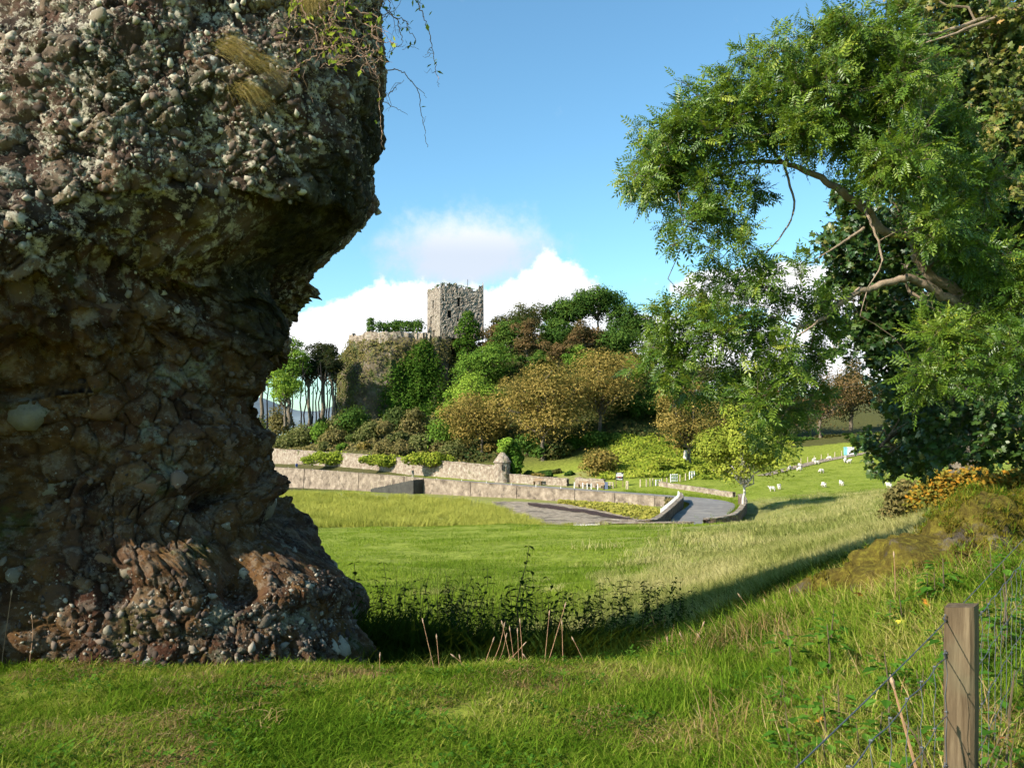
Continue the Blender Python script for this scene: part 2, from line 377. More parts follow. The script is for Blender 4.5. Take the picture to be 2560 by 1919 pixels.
m, n, out = material('sea')
pos = n.n('ShaderNodeNewGeometry').outputs['Position']
wv = n.n('ShaderNodeTexNoise', {'Vector': pos, 'Scale': .35, 'Detail': 6.0})
bp = n.n('ShaderNodeBump', {'Strength': .3, 'Distance': .3, 'Height': wv.outputs[0]})
p = n.n('ShaderNodeBsdfPrincipled', {'Base Color': (.03, .07, .12, 1), 'Roughness': .12, 'Normal': bp.outputs[0]})
n.set(out.inputs[0], p)
S = 40000
tag(npo('sea', [(-S, -S, -12.6), (S, -S, -12.6), (S, S, -12.6), (-S, S, -12.6)], [(0, 1, 2, 3)], m), 'blue sea glimpsed between the pine trunks', 'sea', kind='structure')
# far island hills across the sound
hx = np.linspace(-9000, 4000, 160); prof = 140 + 330 * np.clip(fbm(np.stack([hx * .0006, hx * 0, hx * 0], -1), 5) + .5, .1, 2)
Vh, Qh = [], []
for k, (yy, s) in enumerate(((8200, 0), (9000, .55), (10400, 1), (12500, .3))): Vh.append(np.stack([hx, np.full_like(hx, yy) + 300 * perlin(np.stack([hx * .002, hx * 0 + k, hx * 0], -1)), -12.6 + prof * s], -1))
Vh = np.concatenate(Vh); nn = len(hx); i0 = np.arange(nn - 1)
Qh = np.concatenate([np.stack([i0 + k * nn, i0 + 1 + k * nn, i0 + 1 + (k + 1) * nn, i0 + (k + 1) * nn], -1) for k in range(3)])
tag(npo('island_hills', Vh, Qh, plain('hazed_moor', (.12, .15, .17), .95, .2, .002), smooth=True), 'low island hills tinted haze-blue across the water', 'hills', kind='structure')  # bluish base colour paints in the distance haze

# ------------------------------------------------------------------ roads, shore and walls
def offset(P, off):
    T = unit(np.gradient(P, axis=0)); N = np.stack([T[:, 1], -T[:, 0]], -1); return P + N * off      # +off: to the right of travel (land side)
def strip(name, A, B, zA, zB, mat, k=1, kind='structure', label=None, cat=None, thick=0.0):
    n_ = len(A); zA = np.broadcast_to(zA, (n_,)); zB = np.broadcast_to(zB, (n_,)); rows = []
    for t in np.linspace(0, 1, k + 1): rows.append(np.c_[A * (1 - t) + B * t, zA * (1 - t) + zB * t])
    V = np.concatenate(rows); i = np.arange(n_ - 1)
    Qs = np.concatenate([np.stack([i + r * n_, i + 1 + r * n_, i + 1 + (r + 1) * n_, i + (r + 1) * n_], -1) for r in range(k)])
    o = npo(name, V, Qs, mat, smooth=True); return tag(o, label, cat, kind=kind)
M['asphalt'] = stone('asphalt', [(.3, (.14, .13, .12)), (.55, (.20, .185, .17)), (.75, (.27, .25, .225))], .9, .85, .3, 30, coord='World', spots=((.26, .24, .21), .25, .55, .66))
M['concrete'] = stone('concrete', [(.3, (.10, .074, .054)), (.5, (.21, .162, .12)), (.7, (.35, .28, .21))], .9, .9, .5, 6, coord='World', spots=((.07, .052, .038), .7, .50, .70), spots2=((.34, .29, .23), 2.5, .60, .70), bdist=.1)
M['dark_concrete'] = stone('dark_concrete', [(.3, (.03, .028, .025)), (.7, (.075, .07, .06))], .8, .9, .5, 6, coord='World', bdist=.1)
M['rubble'] = stone('rubble', [(.28, (.12, .085, .06)), (.45, (.25, .19, .14)), (.6, (.36, .30, .23)), (.75, (.5, .44, .36))], 1.6, .95, 1.0, 2.2, coord='World', spots=((.10, .10, .04), .5, .58, .7), bdist=.35)
M['gravel'] = stone('gravel', [(.3, (.15, .115, .08)), (.5, (.29, .23, .165)), (.7, (.46, .385, .29))], 1.8, .95, 1.0, 5, coord='World', bdist=.2, spots=((.12, .10, .075), .35, .50, .62))
RW = 2.75
L, Rr = offset(ROADC, -RW), offset(ROADC, RW)
strip('road', L, Rr, RZ, RZ, M['asphalt'], 4, label='grey single-track tarmac road bending round to the shore', cat='road')
# pale wheel-worn margin inside the bend
# grey path across the sheep field
pp = np.array([hit(px, py, 90)[:2] for px, py in ((1905, 1190), (1960, 1176), (2010, 1164), (2060, 1152), (2110, 1143), (2150, 1136), (2250, 1125))])
pp = smooth_path(np.c_[pp, np.zeros(len(pp))], 6)[:, :2]
A_, B_ = offset(pp, -1.1), offset(pp, 1.1)
strip('path', A_, B_, zt(A_[:, 0], A_[:, 1]) + .12, zt(B_[:, 0], B_[:, 1]) + .12, M['gravel'], 2, label='narrow grey track along the top of the sheep field', cat='path')

# sea wall in panels, along the shore edge of the road
seg0 = int(np.argmin(np.abs(ROADC[:, 1] - 114.2) + (np.arange(len(ROADC)) < 36) * 99))
WL = offset(ROADC, -RW - .25)[seg0:]
sw = thing('sea_wall', 'long weathered concrete sea wall holding up the shore road', 'wall', (WL[0][0], WL[0][1], RZ))
wpx = CX + WL[:, 0] / WL[:, 1] * F
cuts = [1686, 1640, 1540, 1440, 1295, 1180, 1062, 1013, 900, 764, 660, 480, 300]
def wall_pts(p0, p1):
    k = 9; q = np.linspace(p0, p1, k); o = np.argsort(wpx)
    return np.c_[np.interp(q, wpx[o], WL[o, 0]), np.interp(q, wpx[o], WL[o, 1])]
def wall_mesh(P, zb, ztp, thick, batter=0.0, jit=0.0):
    """a wall body along P: front face towards the shore, flat top, back face"""
    N = unit(np.gradient(P, axis=0)); N = np.stack([N[:, 1], -N[:, 0]], -1); n_ = len(P); zb = np.broadcast_to(zb, (n_,)); ztp = np.broadcast_to(ztp, (n_,))
    h = (ztp - zb)[:, None]
    rows = [np.c_[P - N * (thick / 2 + batter * h), zb], np.c_[P - N * (thick / 2 + batter * h * .5), (zb + ztp) / 2], np.c_[P - N * thick / 2, ztp], np.c_[P + N * thick / 2, ztp], np.c_[P + N * thick / 2, zb]]
    V = np.concatenate(rows); i = np.arange(n_ - 1)
    if jit: V = V + jit * rng.normal(size=V.shape) * [1, 1, .7]
    Qs = [np.stack([i + r * n_, i + 1 + r * n_, i + 1 + (r + 1) * n_, i + (r + 1) * n_], -1) for r in range(4)]
    e = [[r * n_ for r in (0, 1, 2, 4)], [0 * n_ + 0, 0, 0, 0]]
    Qs.append(np.array([[0, n_, 2 * n_, 4 * n_], [2 * n_, 3 * n_, 4 * n_, 4 * n_]])[:1]); Qs.append(np.array([[n_ - 1, 5 * n_ - 1, 3 * n_ - 1, 2 * n_ - 1]]))
    return V, np.concatenate(Qs)
for p0, p1 in zip(cuts[:-1], cuts[1:]):
    P = wall_pts(p0 - .7, p1 + .7); q = CX + P[:, 0] / P[:, 1] * F
    top = RZ + .22 + .55 * (1 - sstep(q, 700, 1300)); bot = np.full(len(P), -11.6)
    V, Qw = wall_mesh(P, bot, top, .5, .07); npo('panel', V, Qw, M['concrete'], sw)
    V, Qw = wall_mesh(P, top + .003, top + .13, .6, 0, .015); npo('coping', V, Qw, M['concrete'], sw)
# slipway against the wall
e0, e1 = wall_pts(1062, 955)[[0, -1]]
nrm = unit(np.array([e1[1] - e0[1], -(e1[0] - e0[0])])); nrm = nrm if nrm[1] < 0 else -nrm
sl = thing('slipway', 'dark sloping concrete slipway with a white railing against the sea wall', 'slipway', (e0[0], e0[1], -11))
mb = MB(); q0, q1 = e0 + nrm * 2.6, e1 + nrm * 2.6
V = [(*e0, -11.5), (*q0, -11.5), (*q1, -11.5), (*e1, -11.5), (*e0, -7.95), (*q0, -7.95), (*q1, -10.1), (*e1, -10.1)]
mb.add(V, [(4, 5, 6, 7), (1, 0, 3, 2), (0, 1, 5, 4), (1, 2, 6, 5), (2, 3, 7, 6), (3, 0, 4, 7)]); mb.obj('ramp', M['dark_concrete'], sl)
rp = []
for t in np.linspace(.02, .98, 7):
    c = q0 * (1 - t) + q1 * t; zc = -7.95 * (1 - t) - 10.1 * t
    mb = MB(); mb.box((c[0], c[1], zc + .45), (.08, .08, 1.0)); mb.obj('post', M['wood_pale'], sl); rp.append((c[0], c[1], zc + 1.0))
V, Qw = tube(np.array(rp), .022, 5); npo('rail', V, Qw, M['wood_pale'], sl)

# garden wall on the land side of the road
def wall_line(pts, k=6): return smooth_path(np.c_[np.array(pts, float), np.zeros(len(pts))], k)[:, :2]
GL = offset(ROADC, RW + 1.6); gpx_ = CX + GL[:, 0] / GL[:, 1] * F
def on_land(px, off):
    G = offset(ROADC, off)[seg0:]; q = CX + G[:, 0] / G[:, 1] * F; o = np.argsort(q); return np.array([np.interp(px, q[o], G[o, 0]), np.interp(px, q[o], G[o, 1])])
def land_wall(name, label, p0, p1, off, h0, h1, k=26, thick=.5):
    P = np.array([on_land(q, off) for q in np.linspace(p0, p1, k)]); hh = np.linspace(h0, h1, k) + .05 * rng.normal(size=k)
    V, Qw = wall_mesh(P, RZ - .5, RZ + hh, thick, .02, .03)
    root = thing(name, label, 'wall', (P[0][0], P[0][1], RZ))
    npo('wall_body', V, Qw, M['rubble'], root)
    V, Qw = wall_mesh(P, RZ + hh + .004, RZ + hh + .16, thick + .12, 0, .02); npo('coping', V, Qw, M['rubble'], root)
    return root
land_wall('garden_wall', 'tall rubble garden wall behind the shore road, half buried in ivy', 1246, 560, 6.5, 2.5, 4.6, 60)
land_wall('low_wall', 'low rubble wall running right from the small stone turret', 1420, 1270, 6.5, .95, 1.2, 16)
land_wall('low_wall', 'short low rubble wall behind the benches by the signboard', 1512, 1440, 7.0, 1.15, 1.15, 10)

# bend walls
def bend_wall(name, label, pts, h=.85, thick=.45):
    P = wall_line([((px - CX) / F * d, d) for px, d in pts], 5)
    V, Qw = wall_mesh(P, RZ - .5, RZ + h + .05 * rng.normal(size=len(P)), thick, .0, .035)
    root = thing(name, label, 'wall', (P[0][0], P[0][1], RZ)); npo('wall_body', V, Qw, M['bend_stone'], root)
    V, Qw = wall_mesh(P, RZ + h + .05, RZ + h + .16, thick + .1, 0, .03); npo('coping', V, Qw, M['rubble'], root); return P
M['bend_stone'] = stone('bend_stone', [(.3, (.07, .04, .028)), (.5, (.15, .10, .07)), (.7, (.26, .20, .14))], 1.6, .95, .9, 3, coord='World', bdist=.2)
LW = bend_wall('bend_wall', 'low stone wall with white posts on the inside of the road bend', [(1500, 79.5), (1600, 79.6), (1635, 80.5), (1662, 87), (1688, 97), (1704, 105.5), (1700, 111)])
bend_wall('bend_wall', 'low stone wall ending beside the road mouth, behind the field brow', [(1505, 78.6), (1620, 78.8), (1733, 79.2)], .72)
bend_wall('bend_wall', 'curved stone wall rising round the yellow-green roadside tree', [(1762, 79.5), (1800, 80.5), (1838, 84.5), (1856, 92), (1862, 100), (1850, 107)], 1.0)
P = wall_line([on_land(q, 5.4) for q in (1850, 1800, 1740, 1690, 1650)] if False else [((px - CX) / F * d, d) for px, d in ((1835, 116), (1780, 120.5), (1710, 127), (1650, 132))], 6)
V, Qw = wall_mesh(P, zt(P[:, 0], P[:, 1]) - .4, zt(P[:, 0], P[:, 1]) + .7, .5, 0, .03)
tag(npo('field_wall', V, Qw, M['rubble'], origin=(P[0][0], P[0][1], RZ)), 'low field wall between the road verge and the sheep field', 'wall')
mb = MB(); mb.box((0, 0, .4), (.17, .17, 1.1), .2, .8); wp_me = mb.obj('white_post', M['white_paint']).data
bpy.data.objects.remove(bpy.data.objects['white_post'])
seq = np.linspace(0, 1, 22); LWs = np.cumsum(np.r_[0, np.linalg.norm(np.diff(LW, axis=0), axis=1)])
n_wp = 0
def put(name, me, loc, rz, label, cat, group=None, sc=1.0):
    o = link(name, me, None, tuple(loc)); o.rotation_euler = (0, 0, rz); o.scale = (sc,) * 3; return tag(o, label, cat, group)
for t in seq:
    s = LWs[-1] * (.33 + .62 * t); c = (np.interp(s, LWs, LW[:, 0]), np.interp(s, LWs, LW[:, 1]))
    put('white_post', wp_me, (c[0] - .34, c[1] - .1, RZ + .4), random.uniform(-.2, .2), 'short white marker post lining the inside wall of the bend', 'post', 'white posts round the bend'); n_wp += 1
for k, q in enumerate((1436, 1457, 1468, 1478, 1494)):
    c = on_land(q, 4.2 + .2 * (k % 2)); put('white_post', wp_me, (c[0], c[1], RZ), 0, 'white post on the grass verge before the low bench wall', 'post', 'white posts on the bench verge', .85)
for k, q in enumerate(range(720, 1420, 62)):
    c = on_land(q, -RW - .15); put('railing_post', wp_me, (c[0], c[1], RZ + .1 + .5 * max(0, (1000 - q) / 400)), 0, 'thin pale stake standing on the sea wall edge', 'post', 'stakes along the sea wall', .6)
# beach, weed line and pale stones
def patch(name, label, cat, cols, mat, lift=.06, kind='structure', k=8, edge=1.2):
    """sheet over the ground between near and far photo edges: (px, d_near, d_far)"""
    q = np.linspace(cols[0][0], cols[-1][0], 40); c = np.array(cols, float); jg = perlin(np.stack([q * .045, q * 0 + lift * 50, q * 0], -1)); dn = np.interp(q, c[:, 0], c[:, 1]) + jg * edge; df = np.interp(q, c[:, 0], c[:, 2]) + edge * perlin(np.stack([q * .06, q * 0 + 9, q * 0], -1)); rows = []
    for t in np.linspace(0, 1, k + 1):
        d = dn * (1 - t) + df * t; x = (q - CX) / F * d; rows.append(np.stack([x, d, zt(x, d) + lift + .03 * perlin(np.stack([x, d, d * 0], -1) * .7)], -1))
    V = np.concatenate(rows); i = np.arange(39)
    Qs = np.concatenate([np.stack([i + r * 40, i + 1 + r * 40, i + 1 + (r + 1) * 40, i + (r + 1) * 40], -1) for r in range(k)])
    return tag(npo(name, V, Qs, mat, smooth=True), label, cat, kind=kind)
patch('beach', 'grey shingle beach below the sea wall', 'beach', [(1230, 122, 126), (1300, 100, 124), (1380, 90, 119), (1480, 84, 113), (1560, 82, 108), (1640, 81.5, 100)], M['gravel'], .07)
M['weed'] = stone('weed', [(.3, (.03, .018, .015)), (.7, (.08, .045, .035))], 2, .8, .8, 8, coord='World', bdist=.2)
patch('seaweed_strip', 'dark brown line of stranded seaweed across the shingle', 'seaweed', [(1320, 117, 121), (1420, 107, 111.5), (1500, 100, 103.5), (1560, 95, 98), (1610, 92, 94)], M['weed'], .16, 'stuff', 4)
# ------------------------------------------------------------------ leaf clouds and trees
def quads(P, N, size, rg, asp=.62, wild=.5):
    n_ = len(P); N = unit(N + wild * rg.normal(size=(n_, 3))); T = unit(np.cross(N, rg.normal(size=(n_, 3)))); B = np.cross(N, T)
    s = (size * rg.uniform(.6, 1.35, n_))[:, None]
    V = np.stack([P + T * s, P + B * s * asp, P - T * s, P - B * s * asp], 1).reshape(-1, 3)
    return V, np.arange(n_ * 4).reshape(-1, 4)
def crown_pts(lobes, n_, rg, shell=.62, flat=.8, down=.35):
    """points near the surface of a set of lobes (centre, radius): thick outside, thin under and within"""
    C = np.array([c for c, r in lobes]); r = np.array([q for c, q in lobes]); pick = rg.choice(len(r), n_, p=r ** 2 / (r ** 2).sum())
    D = unit(rg.normal(size=(n_, 3))); D[:, 2] = np.where((D[:, 2] < 0) & (rg.random(n_) > down), -D[:, 2], D[:, 2])
    k = rg.uniform(shell, 1.04, n_) * (1 + .22 * perlin(D * 2.3 + pick[:, None] * 3.7))
    k = np.where(rg.random(n_) < .10, k * rg.uniform(1.05, 1.4, n_), k)
    P = C[pick] + D * (r[pick] * k)[:, None] * [1, 1, flat]
    return P, D, pick
PAL = {
    'green': [(.022, .05, .012), (.045, .085, .016), (.085, .13, .022)],
    'midgreen': [(.05, .10, .015), (.09, .155, .022), (.15, .215, .03)],
    'lightgreen': [(.09, .16, .018), (.16, .235, .03), (.24, .30, .04)],
    'olive': [(.065, .07, .018), (.15, .112, .03), (.21, .15, .04), (.30, .215, .065)],
    'russet': [(.045, .045, .018), (.09, .06, .027), (.13, .08, .035), (.17, .115, .05)],
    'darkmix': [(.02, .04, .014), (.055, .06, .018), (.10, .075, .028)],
    'pine': [(.012, .022, .012), (.025, .035, .016), (.05, .042, .022)],
    'yellow': [(.15, .19, .025), (.27, .30, .04), (.38, .37, .07)],
    'heath': [(.07, .065, .025), (.13, .11, .04), (.19, .14, .055)],
    'orange': [(.07, .09, .02), (.20, .17, .03), (.36, .17, .02), (.48, .26, .04)],
    'ivy': [(.022, .055, .008), (.055, .11, .014), (.12, .185, .026)],
    'scrub': [(.045, .06, .018), (.10, .105, .035), (.17, .155, .06)],
    'scrubdark': [(.03, .05, .014), (.06, .08, .022), (.10, .115, .035)],
    'hedge': [(.12, .16, .02), (.22, .27, .03), (.32, .36, .05)],
    'bramble': [(.12, .17, .02), (.24, .27, .03), (.34, .33, .06)],
    'marsh': [(.16, .17, .03), (.29, .27, .05), (.40, .34, .08)],
}
LM = {k: leafmat('leaf_' + k, [tuple(min(.9, c * (1.3 if k in ('green', 'midgreen', 'olive', 'russet', 'lightgreen', 'scrub', 'heath', 'darkmix', 'scrubdark') else 1)) for c in q) for q in v], .25) for k, v in PAL.items()}
def limb(a, b, r0, r1, rg, k=6, sag=.0, wob=.12):
    t = np.linspace(0, 1, k)[:, None]; a = np.asarray(a, float); b = np.asarray(b, float); L_ = np.linalg.norm(b - a)
    P = a + (b - a) * t; P[1:-1] += rg.normal(size=(k - 2, 3)) * L_ * wob * .5; P[:, 2] += sag * np.sin(t[:, 0] * math.pi) * L_
    return P, np.linspace(r0, r1, k)
def far_tree(name, label, px, base_py, top_py, wpx, d, pal, group=None, bare=.28, lobes=16, leaves=6000, leaf=.34, seed=0, trunk='bark_far', flat=.8, cat='tree', base=None, spread=1.0, trunk_r=.022, conic=False, tilt=0):
    rg = np.random.default_rng(seed * 977 + int(px) * 13 + int(top_py))
    b = at(px, base_py, d) if base is None else np.asarray(base, float); H = (base_py - top_py) / F * d if base is None else EYE - (top_py - HY) / F * d - b[2]
    Wd = wpx / F * d; root = thing(name, label, cat, tuple(b), group)
    zc0 = b[2] + H * bare; ch = H * (1 - bare); ctr = b + np.array([tilt * Wd, 0, H * bare + ch * .5]); LB = []
    for i in range(lobes):
        if conic:
            t = i / max(lobes - 1, 1); rr = (1 - t) * .5 + .07; an = i * 2.4
            LB.append((np.array([b[0] + math.cos(an) * Wd * rr * .55, b[1] + math.sin(an) * Wd * rr * .55, zc0 + ch * t * .95]), Wd * (.07 + .24 * (1 - t)))); continue
        D = unit(rg.normal(size=3)); D[2] = D[2] * .9 + .12; q = rg.uniform(.3, .86)
        LB.append((ctr + D * q * np.array([Wd / 2, Wd / 2, ch / 2]) * spread, rg.uniform(.15, .29) * min(Wd, ch * 1.3) * (1.2 - q * .5)))
    P, D, pick = crown_pts(LB, leaves, rg, flat=flat)
    V, Qd = quads(P, D + [0, 0, .35], leaf, rg)
    ti = np.clip(rg.normal(.45, .2, leaves) + .16 * perlin(P * .35) + .5 * (rg.random(len(LB))[pick] - .5), 0, 1)
    npo('crown', V, Qd, LM[pal], root, attrs={'tint': ('FACE', ti)})
    r0 = max(.08, H * trunk_r); fork = b + np.array([tilt * Wd * .4, 0, H * max(bare, .25)])
    L_ = [limb(b - [0, 0, .3], fork, r0 * 1.25, r0 * .85, rg, 6, 0, .04)]
    if not conic:
        for c, q in LB[:max(4, int(len(LB) * .75))]:
            L_.append(limb(fork, c + [0, 0, q * .2], r0 * .6, r0 * .12, rg, 6, .06, .16))
    else: L_.append(limb(fork, [b[0], b[1], b[2] + H * .98], r0 * .85, r0 * .1, rg, 6, 0, .01))
    V, Qd = tubes(L_, 6); npo('trunk', V, Qd, M[trunk], root, smooth=True)
    return root
def bush(name, label, px, base_py, top_py, wpx, d, pal, group=None, leaves=2200, leaf=.28, seed=0, lobes=10, cat='bush', base=None, flat=.85, dep=.7):
    rg = np.random.default_rng(seed * 91 + int(px) * 7 + int(top_py)); b = at(px, base_py, d) if base is None else np.asarray(base, float)
    H = EYE - (top_py - HY) / F * d - b[2]; Wd = wpx / F * d; root = thing(name, label, cat, tuple(b), group); LB = []
    for i in range(lobes):
        an = rg.uniform(0, 6.28); q = rg.uniform(.1, .8); rr = rg.uniform(.22, .36) * min(Wd, H * 1.5)
        x = math.cos(an) * q * (Wd / 2 - rr * .4); hmax = max(.1, (1 - (abs(x) / (Wd / 2)) ** 2)) * H - rr * .75
        LB.append((b + np.array([x, math.sin(an) * q * (Wd / 2 - rr * .4) * dep, max(rr * .3, hmax * rg.uniform(.45, 1))]), rr))
    P, D, pick = crown_pts(LB, leaves, rg, flat=flat, down=.5); V, Qd = quads(P, D + [0, 0, .35], leaf, rg)
    ti = np.clip(rg.normal(.45, .2, leaves) + .2 * perlin(P * .5), 0, 1)
    npo('foliage', V, Qd, LM[pal], root, attrs={'tint': ('FACE', ti)})
    L_ = [limb(b - [0, 0, .2], c, .05, .015, rg, 5) for c, q in LB[:6]]; V, Qd = tubes(L_, 4); npo('stem', V, Qd, M['bark_far'], root)
    return root

# ------------------------------------------------------------------ castle crag
CRAG_C = np.array([-28.0, 236.0]); TOPZ = 24.6
M['crag'] = stone('crag', [(.28, (.04, .035, .018)), (.42, (.085, .07, .038)), (.56, (.15, .115, .075)), (.74, (.36, .30, .24))], .22, .95, .9, 1.5, coord='World', spots=((.065, .085, .02), .14, .50, .62), spots2=((.10, .065, .03), .4, .58, .68), bdist=.8)
nz_, na_ = 70, 150
zz = np.linspace(-6, TOPZ, nz_); tt = (zz - zz[0]) / (zz[-1] - zz[0]); aa = np.linspace(0, 2 * math.pi, na_, endpoint=False)
rx = np.interp(tt, [0, .3, .55, .75, .88, .96, 1], [22.5, 21.0, 20.0, 19.2, 17.6, 16.0, 15.6]); ry = rx * .95
Vc = np.stack([CRAG_C[0] + rx[:, None] * np.cos(aa), CRAG_C[1] + ry[:, None] * np.sin(aa), np.repeat(zz[:, None], na_, 1)], -1)
Nc = np.stack([np.cos(aa), np.sin(aa), 0 * aa], -1)[None]
d_ = 2.5 * fbm(Vc * [.10, .10, .05], 4) + .6 * np.abs(fbm(Vc * [.35, .35, .12], 3)) * 1.2 - .3
gul = np.exp(-(((CX + Vc[..., 0] / Vc[..., 1] * F) - 1152) / 16) ** 2) * (Vc[..., 1] < CRAG_C[1]) * 5.0
Vc = Vc + Nc * (d_ - gul)[..., None]
top = Vc[-1].mean(0); V = np.concatenate([Vc.reshape(-1, 3), [top + [0, 0, .8]]])
ii = np.arange(nz_ - 1)[:, None] * na_; jj = np.arange(na_)[None]; j2 = (jj + 1) % na_
Qc = np.stack([ii + jj, ii + j2, ii + na_ + j2, ii + na_ + jj], -1).reshape(-1, 4)
me_top = [( (nz_ - 1) * na_ + j, (nz_ - 1) * na_ + (j + 1) % na_, nz_ * na_) for j in range(na_)]
crag = thing('castle_crag', 'steep brown rock crag carrying the ruined castle', 'crag', (CRAG_C[0], CRAG_C[1], -6))
npo('cliff', V, Qc, M['crag'], crag)
npo('grassy_top', V, np.array(me_top), M['turf'], crag)
# rough parapet along the lip of the crag
pp = []
for a_ in np.linspace(R(188), R(296), 46):
    j = int(a_ / (2 * math.pi) * na_); pp.append(Vc[-1, j, :2] * .99 + CRAG_C * .01)
pp = np.array(pp); hh = 1.5 + .35 * rng.normal(size=len(pp))
V, Qw = wall_mesh(pp, TOPZ - 2.2, TOPZ + hh * .55, .9, .05, .12)
tag(npo('parapet_wall', V, Qw, M['rubble'], origin=(pp[0][0], pp[0][1], TOPZ)), 'crumbling rubble wall along the lip of the castle crag', 'wall')

# ------------------------------------------------------------------ tower
TB = at(1101, 838, 225.0); TBZ = TB[2]; S_, TH_ = 12.1, R(22)
M['tower'] = stone('tower', [(.25, (.11, .085, .068)), (.42, (.22, .178, .142)), (.58, (.32, .27, .22)), (.75, (.45, .40, .335))], 1.6, .95, .8, 3.6, coord='World', spots=((.13, .10, .075), .35, .52, .66), bdist=.4)
M['painted_dark'] = plain('painted_dark', (.02, .018, .016), .9)  # near-black colour standing in for unlit interiors
tower = thing('castle_tower', 'square ruined stone tower keep with a ragged grassy top', 'castle tower', tuple(TB))
uR = np.array([math.cos(TH_), math.sin(TH_)]); uL = np.array([-math.sin(TH_), math.cos(TH_)])
c00 = TB[:2]; c10 = c00 + uR * S_; c01 = c00 + uL * S_; c11 = c10 + uL * S_
def top_h(face, u):
    if face == 'R': return float(np.interp(u, [0, .05, .45, .82, .87, .90, 1], [13.75, 13.7, 13.3, 12.5, 12.6, 13.7, 13.9]))
    if face == 'L': return float(np.interp(u, [0, .1, .5, 1], [13.75, 13.6, 13.2, 12.9]))
    if face == 'BR': return float(np.interp(u, [0, .12, .2, 1], [13.9, 13.7, 12.3, 12.4]))
    return float(np.interp(u, [0, 1], [12.9, 12.4]))
def tower_face(face, A, B, wins):
    """wall sheet A->B with real openings, rough stone jitter and recessed windows"""
    L_ = np.linalg.norm(B - A); dirv = (B - A) / L_; nin = np.array([-dirv[1], dirv[0]])
    us = set(np.linspace(0, L_, 30)); vs = set(np.linspace(0, 1, 34) * 13.0)
    us, vs = np.array(sorted(us)), np.array(sorted(vs))
    us = np.unique(np.round(np.r_[us, [q for w_ in wins for q in (w_[0] - w_[2] / 2, w_[0] + w_[2] / 2)]], 3)); vs = np.unique(np.round(np.r_[vs, [q for w_ in wins for q in (w_[1] - w_[3] / 2, w_[1] + w_[3] / 2)]], 3))
    V, fid, FQ = [], {}, []
    for i, u in enumerate(us):
        t_h = top_h(face, u / L_) + .34 * rng.normal() * (0 < i < len(us) - 1)
        for j, v in enumerate(vs):
            inw = any(abs(u - w_[0]) <= w_[2] / 2 + .01 and abs(v - w_[1]) <= w_[3] / 2 + .01 for w_ in wins)
            vv = v if v < 9.9 else 9.9 + (v - 9.9) / (13.0 - 9.9) * (t_h - 9.9)
            q = A + dirv * u; P0 = np.array([q[0], q[1], TBZ - .6 + vv + .6 * (v > 0)])
            e = 0 if inw else .13 * perlin(P0[None] * 1.1)[0] + .07 * rng.normal()
            edge = (i == 0 or i == len(us) - 1)
            if edge: e = 0
            lean = .05 * (1 - v / 13) * 2
            P0[:2] -= nin * (e + lean); V.append(P0)
    nv = len(vs)
    for i in range(len(us) - 1):
        for j in range(nv - 1):
            cu, cv = (us[i] + us[i + 1]) / 2, (vs[j] + vs[j + 1]) / 2
            if any(abs(cu - w_[0]) < w_[2] / 2 and abs(cv - w_[1]) < w_[3] / 2 for w_ in wins): continue
            FQ.append((i * nv + j, (i + 1) * nv + j, (i + 1) * nv + j + 1, i * nv + j + 1))
    npo('wall', np.array(V), np.array(FQ), M['tower'], tower)
    for w_ in wins:
        u, v, ww, hh_ = w_[:4]; dep = 1.1; V = []
        for dd in (-.02, dep):
            for su, sv in ((-1, -1), (1, -1), (1, 1), (-1, 1)):
                q = A + dirv * (u + su * ww / 2) + nin * dd; V.append((q[0], q[1], TBZ + v + sv * hh_ / 2))
        mb = MB(); mb.add(V, [(0, 4, 5, 1), (1, 5, 6, 2), (2, 6, 7, 3), (3, 7, 4, 0), (4, 7, 6, 5)])
        o = mb.obj(w_[4], M['tower'], tower)
        pb = A + dirv * u + nin * (dep - .06); ang = math.atan2(dirv[1], dirv[0]); mb = MB(); mb.box((pb[0], pb[1], TBZ + v), (ww - .02, .08, hh_ - .02), ang); mb.obj('shade_panel', M['painted_dark'], o)  # dark panel painted as the shade inside the opening
tower_face('R', c00, c10, [(2.5, 5.7, 1.2, 2.0, 'window'), (5.1, 9.0, .85, 2.3, 'window'), (4.85, 4.35, .6, .9, 'window'), (1.5, 2.3, .5, .65, 'window'), (.8, 9.5, .45, .6, 'window')])
tower_face('L', c01, c00, [(S_ * .46, 9.0, 1.5, 2.1, 'window'), (S_ * .31, 4.8, 1.5, 2.1, 'window'), (S_ * .52, .95, 1.9, 1.9, 'doorway')])
tower_face('BR', c10, c11, []); tower_face('BL', c11, c01, [])
ctr = (c00 + c11) / 2; ang = TH_
mb = MB(); mb.box((ctr[0], ctr[1], TBZ + 11.8), (S_ - .3, S_ - .3, .4), ang); mb.obj('roof_floor', M['rubble'], tower)
